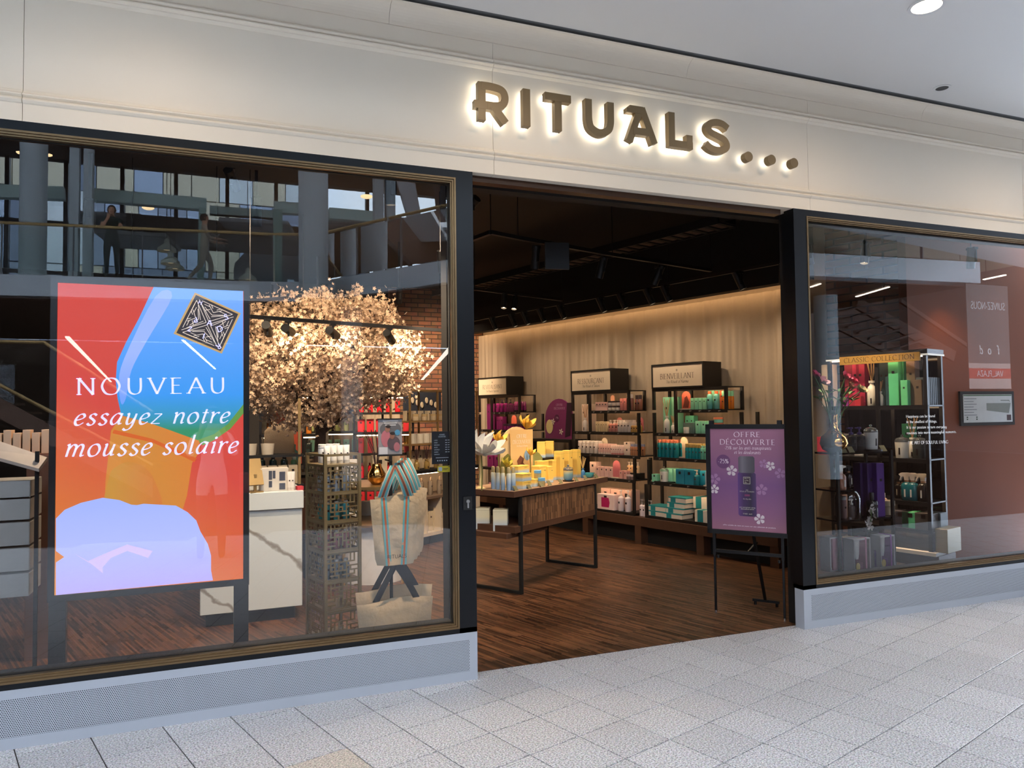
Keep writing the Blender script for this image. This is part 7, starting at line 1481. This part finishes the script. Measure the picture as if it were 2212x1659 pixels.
for k, (x, y, c, pr) in enumerate(((-.05, 0, (190, 150, 150), bottle('pink_bottle', (176, 140, 140), (200, 200, 200), .025, .18, .03, .9)), (.04, .0, (60, 56, 54), pump('dispenser', (96, 84, 82), (230, 224, 214), .03, .15)), (-.01, .04, (230, 170, 130), carton('small_box', (222, 170, 140), .06, .04, .19)))):
    place(pr, ['pink bottle under the glass dome', 'grey dispenser under the glass dome', 'peach box under the glass dome'][k], 'bottle' if k < 2 else 'box', clo.location+V((x, y, 0)))
orc = thing('orchid', 'white orchid spray leaning out before the gift boxes', 'flower', ep_(1872, .41, .34))
om = MB(); rnd = random.Random(3)
part('stem', MB().tube([(.03, 0, 0), (0, -.03, .06), (-.03, -.06, .02), (-.06, -.08, -.05)], .004, 6), M('rose stem'), orc)
for k in range(9):
    t = k/8; c = V((.03-.1*t+rnd.gauss(0, .012), -.03-.05*t, .07-.13*t+rnd.gauss(0, .015))); part('blossom', lotus(5, .032, .3, .026, 1, .3), M('white orchid petal', (232, 222, 216), .6), orc, c, rot=(rnd.uniform(.6, 1.6), 0, rnd.uniform(0, 6)))
def gift(px, y, c, label, open_=True, w_=.24):
    p = atY(px, 1000, y); o = thing('gift_set', label, 'gift box', (p.x, p.y, .3), .12, 'gift sets on the window platform')
    part('side', MB().box(-w_/2, -w_/2+.012, -.05, .05, 0, .27).box(w_/2-.012, w_/2, -.05, .05, 0, .27).box(-w_/2, w_/2, -.05, .05, 0, .012).box(-w_/2, w_/2, -.05, .05, .258, .27), cm((196, 190, 190), .5), o)
    part('back', MB().box(-w_/2, w_/2, .04, .05, .012, .258), cm((70, 66, 70) if open_ else c, .5), o)
    part('ribbon', MB().box(w_*.18, w_*.26, -.053, .052, -.0005, .273), cm(c, .5), o)
    if open_:
        part('window', MB().quad((-w_/2, -.05, .01), (w_/2, -.05, .01), (w_/2, -.05, .26), (-w_/2, -.05, .26)), glassmat('gift window', .05), o)
        part('tube', MB().lathe([(.014, .1), (.022, .14), (.028, .25)], 12, (0, 0, 0), .6), cm((226, 224, 222), .4), o); part('bottle', MB().lathe([(.014, .02), (.014, .15), (.007, .16), (.007, .19)], 12, (-.08, 0, 0)), cm((206, 214, 224) if c[0] > 150 else (96, 60, 120), .4), o); part('jar', MB().lathe([(.028, .012), (.028, .05), (.03, .052), (.03, .075)], 14, (.05, 0, 0)), cm(c, .4), o)
        part('seal', MB().prism([(-.06+.024*math.cos(k*.3927), .055+.032*math.sin(k*.3927)) for k in range(16)], -.056, -.051), M('gold seal', (190, 160, 80), .4), o)
    else: part('front', MB().box(-w_/2+.03, w_/2, -.052, -.04, .01, .26), cm(c, .5), o)
    return o
gift(1790, .38, (190, 130, 144), 'closed dusty pink gift set at the platform end', False, .15); gift(1845, .24, (206, 140, 160), 'gift set with pink ribbon and clear front', True, .2); gift(1900, .26, (140, 60, 150), 'gift set with purple ribbon and clear front', True, .18)
# ---- lettering stuck on the pane
dc = thing('window_lettering', 'white slogan lettering stuck on the right-hand pane', 'lettering', (0, .049, 0)); DW = M('white vinyl letters', (225, 225, 225), .5, emit=.25)
for s, a, b in (('Happiness can be found', (1957.6, 902.5), (2020, 901)), ('in the smallest of things.', (1958, 914), (2024, 912.5)), ('It is our passion to turn everyday', (1958.5, 926), (2045, 924.5)), ('routines into more meaningful moments.', (1959, 938), (2066, 935)), ('THE ART OF SOULFUL LIVING', (1961, 960), (2048, 957.5))):
    write2(dc, 'line', s, DW, a, b, .049, .021 if 'ART' not in s else .024, serif=False, thick=.95, thin=.45, n=3)
# invented lamps, added to brighten the right-hand display
for k, (p, tg, pw) in enumerate((((4.75, .7, 2.95), (5.3, .75, 1.3), 110), ((5.2, .5, 2.95), (4.85, .45, 1.0), 70), ((6.3, .35, 2.95), (6.6, .75, 1.2), 22))):
    o = head(V(p), tg, ['spotlight over the window unit', 'spotlight over the gold vase', 'spotlight before the orange wall'][k], pw, 85); part('hanger', MB().box(-.003, .003, -.003, .003, .06, 3.62-p[2]), TRK, o)
# ============================================================ notice banner of the mall (seen mirrored)
bn = thing('hanging_banner', 'tall grey hanging notice banner with white words and a red strip', 'banner', mir(atY(2135, 730, 6.4)))
bd = 1/ (FPX/ (proj(atY(2135, 730, 6.4))[2]))
BW = 65*bd
part('cloth', MB().box(-BW, BW, -.01, .01, -110*bd, 115*bd), M('warm grey banner', (96, 90, 86), .8), bn)
part('pale_field', MB().box(-BW, BW, .01, .012, -110*bd, -55*bd), M('pale banner field', (170, 150, 140), .8), bn); part('red_strip', MB().box(-BW, BW, .012, .014, -88*bd, -66*bd), M('banner red', (170, 60, 44), .7), bn)
BWT = M('banner white', (214, 210, 204), .7)
for s, z, cap, wd in (('SUIVEZ-NOUS', 62*bd, 15*bd, 105*bd), ('VAL_PLAZA', -83*bd, 12*bd, 80*bd)): write(bn, 'lettering', s, BWT, (0, .0155, z), cap, rot=(0, 0, math.pi), width=wd, serif=False, thick=1, thin=.7)
for x, kind in ((28, 'f'), (0, 'o'), (-26, 'd')):
    write(bn, 'icon', kind, BWT, (x*bd, .0155, -35*bd), 18*bd, rot=(0, 0, math.pi), serif=False, thick=1, thin=.8)
part('cord', MB().tube([(0, 0, 115*bd), (0, 0, 12-bn.location.z)], .008, 6), BLACKP, bn)
# ============================================================ people (seen mirrored)
def person(loc, rz, label, J, edges, rad, cols, hair, sc=1):
    """J: joint -> position (metres, z up, facing -y); cols: function(point) -> slot"""
    names = list(J); me = bpy.data.meshes.new('body'); idx = {n_: i for i, n_ in enumerate(names)}
    me.from_pydata([J[n_] for n_ in names], [(idx[a], idx[b]) for a, b in edges], [])
    o = bpy.data.objects.new('person', me); COL.objects.link(o)
    md = o.modifiers.new('skin', 'SKIN'); md.use_smooth_shade = True
    for n_, i in idx.items():
        sv = me.skin_vertices[0].data[i]; r_ = rad.get(n_, rad.get(n_.rstrip('lr_'), .04)); sv.radius = r_ if isinstance(r_, tuple) else (r_, r_); sv.use_root = (n_ == 'pelvis')
    sb = o.modifiers.new('sub', 'SUBSURF'); sb.levels = 2; sb.render_levels = 2
    dg = bpy.context.evaluated_depsgraph_get(); m2 = bpy.data.meshes.new_from_object(o.evaluated_get(dg)); o.modifiers.clear(); o.data = m2; bpy.data.meshes.remove(me)
    m2.materials.clear()
    for m_ in cols[0]: m2.materials.append(m_)
    for p in m2.polygons: p.material_index = cols[1](p.center); p.use_smooth = True
    o.location = loc; o.rotation_euler = (0, 0, rz); o.scale = (sc, sc, sc); tag(o, label, 'person')
    h = J['head']; hm = MB(); n1, n2 = 14, 9
    for j in range(n2):
        for i in range(n1):
            a = 2*math.pi*i/n1; e = math.pi*j/(n2-1); r_ = .098
            x, y, z = r_*math.sin(e)*math.cos(a)*.92, r_*math.sin(e)*math.sin(a)*1.08+.012, r_*1.12*math.cos(e)+.01
            if y < -.02 and z < .055: y = -.02+(.0)*1; 
            hm.v.append((h[0]+x, h[1]+y, h[2]+max(z, -.055 if not hair[1] else -.2)))
    for j in range(n2-1):
        for i in range(n1): hm.f.append((j*n1+i, j*n1+(i+1) % n1, (j+1)*n1+(i+1) % n1, (j+1)*n1+i))
    hm.sm = True; part('hair', hm, cm(hair[0], .8), o)
    fc = MB().lathe([(.001, -.006), (.012, 0), (.001, .006)], 8, (0, 0, 0)); fc.v = [(h[0]+x*.9, h[1]-.098+y*.7, h[2]-.012+z*1.8) for x, y, z in fc.v]; part('nose', fc, cols[0][0], o)
    for s_ in (-1, 1):
        ey = MB().lathe([(.001, -.006), (.011, 0), (.001, .006)], 8); part('eye', ey, cm((30, 24, 22), .4), o, (h[0]+s_*.032, h[1]-.086, h[2]+.012)); er = MB().lathe([(.001, -.022), (.012, 0), (.001, .022)], 8); part('ear', er, cols[0][0], o, (h[0]+s_*.088, h[1]+.01, h[2]-.005))
    part('mouth', MB().box(-.02, .02, -.004, .004, -.004, .004), cm((150, 80, 76), .5), o, (h[0], h[1]-.088, h[2]-.052))
    return o
def skel(armL, armR, legs, head=(0, -.01, 1.6)):
    """arm = (elbow, wrist, direction of fingers); legs = (kneeL, ankleL, kneeR, ankleR)"""
    J = {'pelvis': (0, 0, .95), 'waist': (0, 0, 1.08), 'chest': (0, 0, 1.28), 'neck': (0, .005, 1.45), 'chin': (head[0]*.6, head[1]*.6, 1.5), 'head': head, 'crown': (head[0], head[1], head[2]+.08)}
    E = [('pelvis', 'waist'), ('waist', 'chest'), ('chest', 'neck'), ('neck', 'chin'), ('chin', 'head'), ('head', 'crown')]
    for s_, tg_, arm, kn, an in ((-1, 'l', armL, legs[0], legs[1]), (1, 'r', armR, legs[2], legs[3])):
        J['clav_'+tg_] = (.09*s_, 0, 1.39); J['shoulder_'+tg_] = (.175*s_, 0, 1.37); J['elbow_'+tg_], J['wrist_'+tg_] = arm[0], arm[1]; d = V(arm[2]).normalized(); w_ = V(arm[1]); sd_ = d.cross(V((0, 0, 1)) if abs(d.z) < .9 else V((0, 1, 0))).normalized()
        J['palm_'+tg_] = tuple(w_+d*.07); E += [('chest', 'clav_'+tg_), ('clav_'+tg_, 'shoulder_'+tg_), ('shoulder_'+tg_, 'elbow_'+tg_), ('elbow_'+tg_, 'wrist_'+tg_), ('wrist_'+tg_, 'palm_'+tg_)]
        for f, (off, ln) in enumerate(((-.03, .07), (-.01, .082), (.01, .078), (.03, .06))):
            J['fa%d_' % f+tg_] = tuple(w_+d*.09+sd_*off); J['fb%d_' % f+tg_] = tuple(w_+d*(.09+ln)+sd_*off*1.2+V((0, -.012, -.01))); E += [('palm_'+tg_, 'fa%d_' % f+tg_), ('fa%d_' % f+tg_, 'fb%d_' % f+tg_)]
        J['thumb_'+tg_] = tuple(w_+d*.06-sd_*.055*s_); E.append(('wrist_'+tg_, 'thumb_'+tg_))
        J['hip_'+tg_] = (.09*s_, 0, .9); J['knee_'+tg_], J['ankle_'+tg_] = kn, an; J['toe_'+tg_] = (an[0], an[1]-.16, an[2]-.045); E += [('pelvis', 'hip_'+tg_), ('hip_'+tg_, 'knee_'+tg_), ('knee_'+tg_, 'ankle_'+tg_), ('ankle_'+tg_, 'toe_'+tg_)]
    return J, E
RAD = {'pelvis': (.15, .11), 'waist': (.125, .09), 'chest': (.15, .1), 'neck': .05, 'chin': .055, 'head': (.082, .098), 'crown': (.065, .075), 'clav': .07, 'shoulder': .06, 'elbow': .043, 'wrist': .03, 'palm': (.038, .018), 'thumb': .011, 'hip': .095, 'knee': .06, 'ankle': .042, 'toe': .035}
for f in range(4): RAD['fa%d' % f] = .01; RAD['fb%d' % f] = .008
_R2 = {}
for k, v in RAD.items():
    for t in ('', '_l', '_r'): _R2[k+t] = v
SKIN = M('warm skin', (190, 140, 112), .55, var=.06)
def slots(top, bottom, shoe, sleeve=1.22, hem=.93):
    def f(c):
        if c.z > 1.44 and abs(c.x) < .14: return 0
        if c.z < .09: return 3
        if abs(c.x) > .24 and c.z < sleeve and c.z > .6: return 0 if c.z < sleeve else 1
        if c.y < -.2 and c.z > .95: return 0
        return 1 if c.z > hem else 2
    return ([SKIN, top, bottom, shoe], f)
gy = lambda px, py, d: (lambda p: V((p.x, p.y-.0, GZ)))(mir(atZ(px, py, GZ))+V((0, -d, 0)))
J, E_ = skel(((-.2, -.28, 1.16), (.0, -.3, 1.13), (1, -.1, 0)), ((.16, -.3, 1.14), (.04, -.18, 1.42), (-.3, .2, 1)), ((-.1, -.02, .5), (-.1, .06, .08), (.1, -.04, .5), (.11, 0, .08)), (0, -.09, 1.58))
person(gy(236, 600, .42), math.pi, 'person in dark green leaning on the gallery rail with chin in hand', J, E_, _R2, slots(cm((34, 52, 48), .8), cm((30, 44, 42), .8), cm((40, 34, 32), .6)), ((22, 18, 18), 0))
J, E_ = skel(((-.22, -.12, 1.12), (-.16, -.34, 1.08), (.2, -1, 0)), ((.22, -.1, 1.12), (.15, -.32, 1.1), (-.2, -1, 0)), ((-.1, -.16, .52), (-.1, -.1, .09), (.1, .06, .5), (.1, .34, .16)))
person(gy(440, 606, .9), math.pi/2, 'person in a beige suit walking along the gallery', J, E_, _R2, slots(cm((168, 152, 134), .8), cm((160, 144, 128), .8), cm((60, 50, 46), .6), 1.0), ((30, 22, 20), 0), 1.02)
J, E_ = skel(((-.24, -.1, 1.16), (-.09, -.3, 1.46), (.25, -.1, .9)), ((.24, -.1, 1.16), (.09, -.3, 1.46), (-.25, -.1, .9)), ((-.1, -.02, .5), (-.1, .02, .08), (.11, -.01, .5), (.12, .05, .08)))
KNIT = M('white knit', (222, 220, 216), .95, var=.1, bump=1.0, bscale=60)
ph = person((-.04, -4.74, 0), math.pi, 'person in a white knit top holding up a phone to take the picture', J, E_, _R2, slots(KNIT, cm((70, 40, 40), .8), cm((40, 36, 34), .6), 1.0, .72), ((60, 44, 36), 1))
phn = thing('phone', 'black phone held up in front of the face', 'phone', (-.0, -4.372, 1.6)); part('body', MB().rbox(-.038, .038, -.005, .004, -.085, .085, .004), cm((24, 24, 26), .3), phn); part('camera_bump', MB().lathe([(.012, 0), (.012, .006)], 12, (0, 0, 0)), cm((14, 14, 16), .2), phn, (.018, .004, .05), rot=(-math.pi/2, 0, 0)); part('screen', MB().box(-.035, .035, -.0062, -.005, -.08, .08), glow('phone screen', (150, 140, 130), .6), phn)
bgp = thing('shoulder_bag', 'small red shoulder bag hanging at the hip', 'bag', (.3, -4.74, .72)); part('bag', MB().rbox(-.05, .05, -.12, .12, 0, .22, .02), cm((150, 50, 44), .6), bgp); part('strap', MB().tube([(0, -.1, .2), (-.1, -.05, .66), (-.12, .0, .7), (-.1, .05, .66), (0, .1, .2)], .008, 6), cm((110, 40, 36), .6), bgp)

# ============================================================ look-alikes of one row are told apart by their order from the left
_ORD = 'first second third fourth fifth sixth seventh eighth ninth tenth eleventh twelfth thirteenth fourteenth fifteenth sixteenth seventeenth eighteenth'.split()
_by = {}
for o in list(bpy.data.objects):
    if o.parent is None and 'label' in o and 'category' in o: _by.setdefault(o['label'], []).append(o)
for lb, os_ in _by.items():
    if 1 < len(os_) <= len(_ORD) and len(lb.split()) <= 13:
        os_.sort(key=lambda o: (proj(o.location)[0]))
        for k, o in enumerate(os_): o['label'] = lb+', '+_ORD[k]+(' from the left' if len(lb.split()) < 13 else ' from left')

for m in bpy.data.materials:                     # faint or tiny emitters need no light sampling
    if any(k in m.name for k in ('screen', 'disc light', 'linear', 'bulb', 'letters', 'light edge', 'lamp face')): m.cycles.emission_sampling = 'NONE'
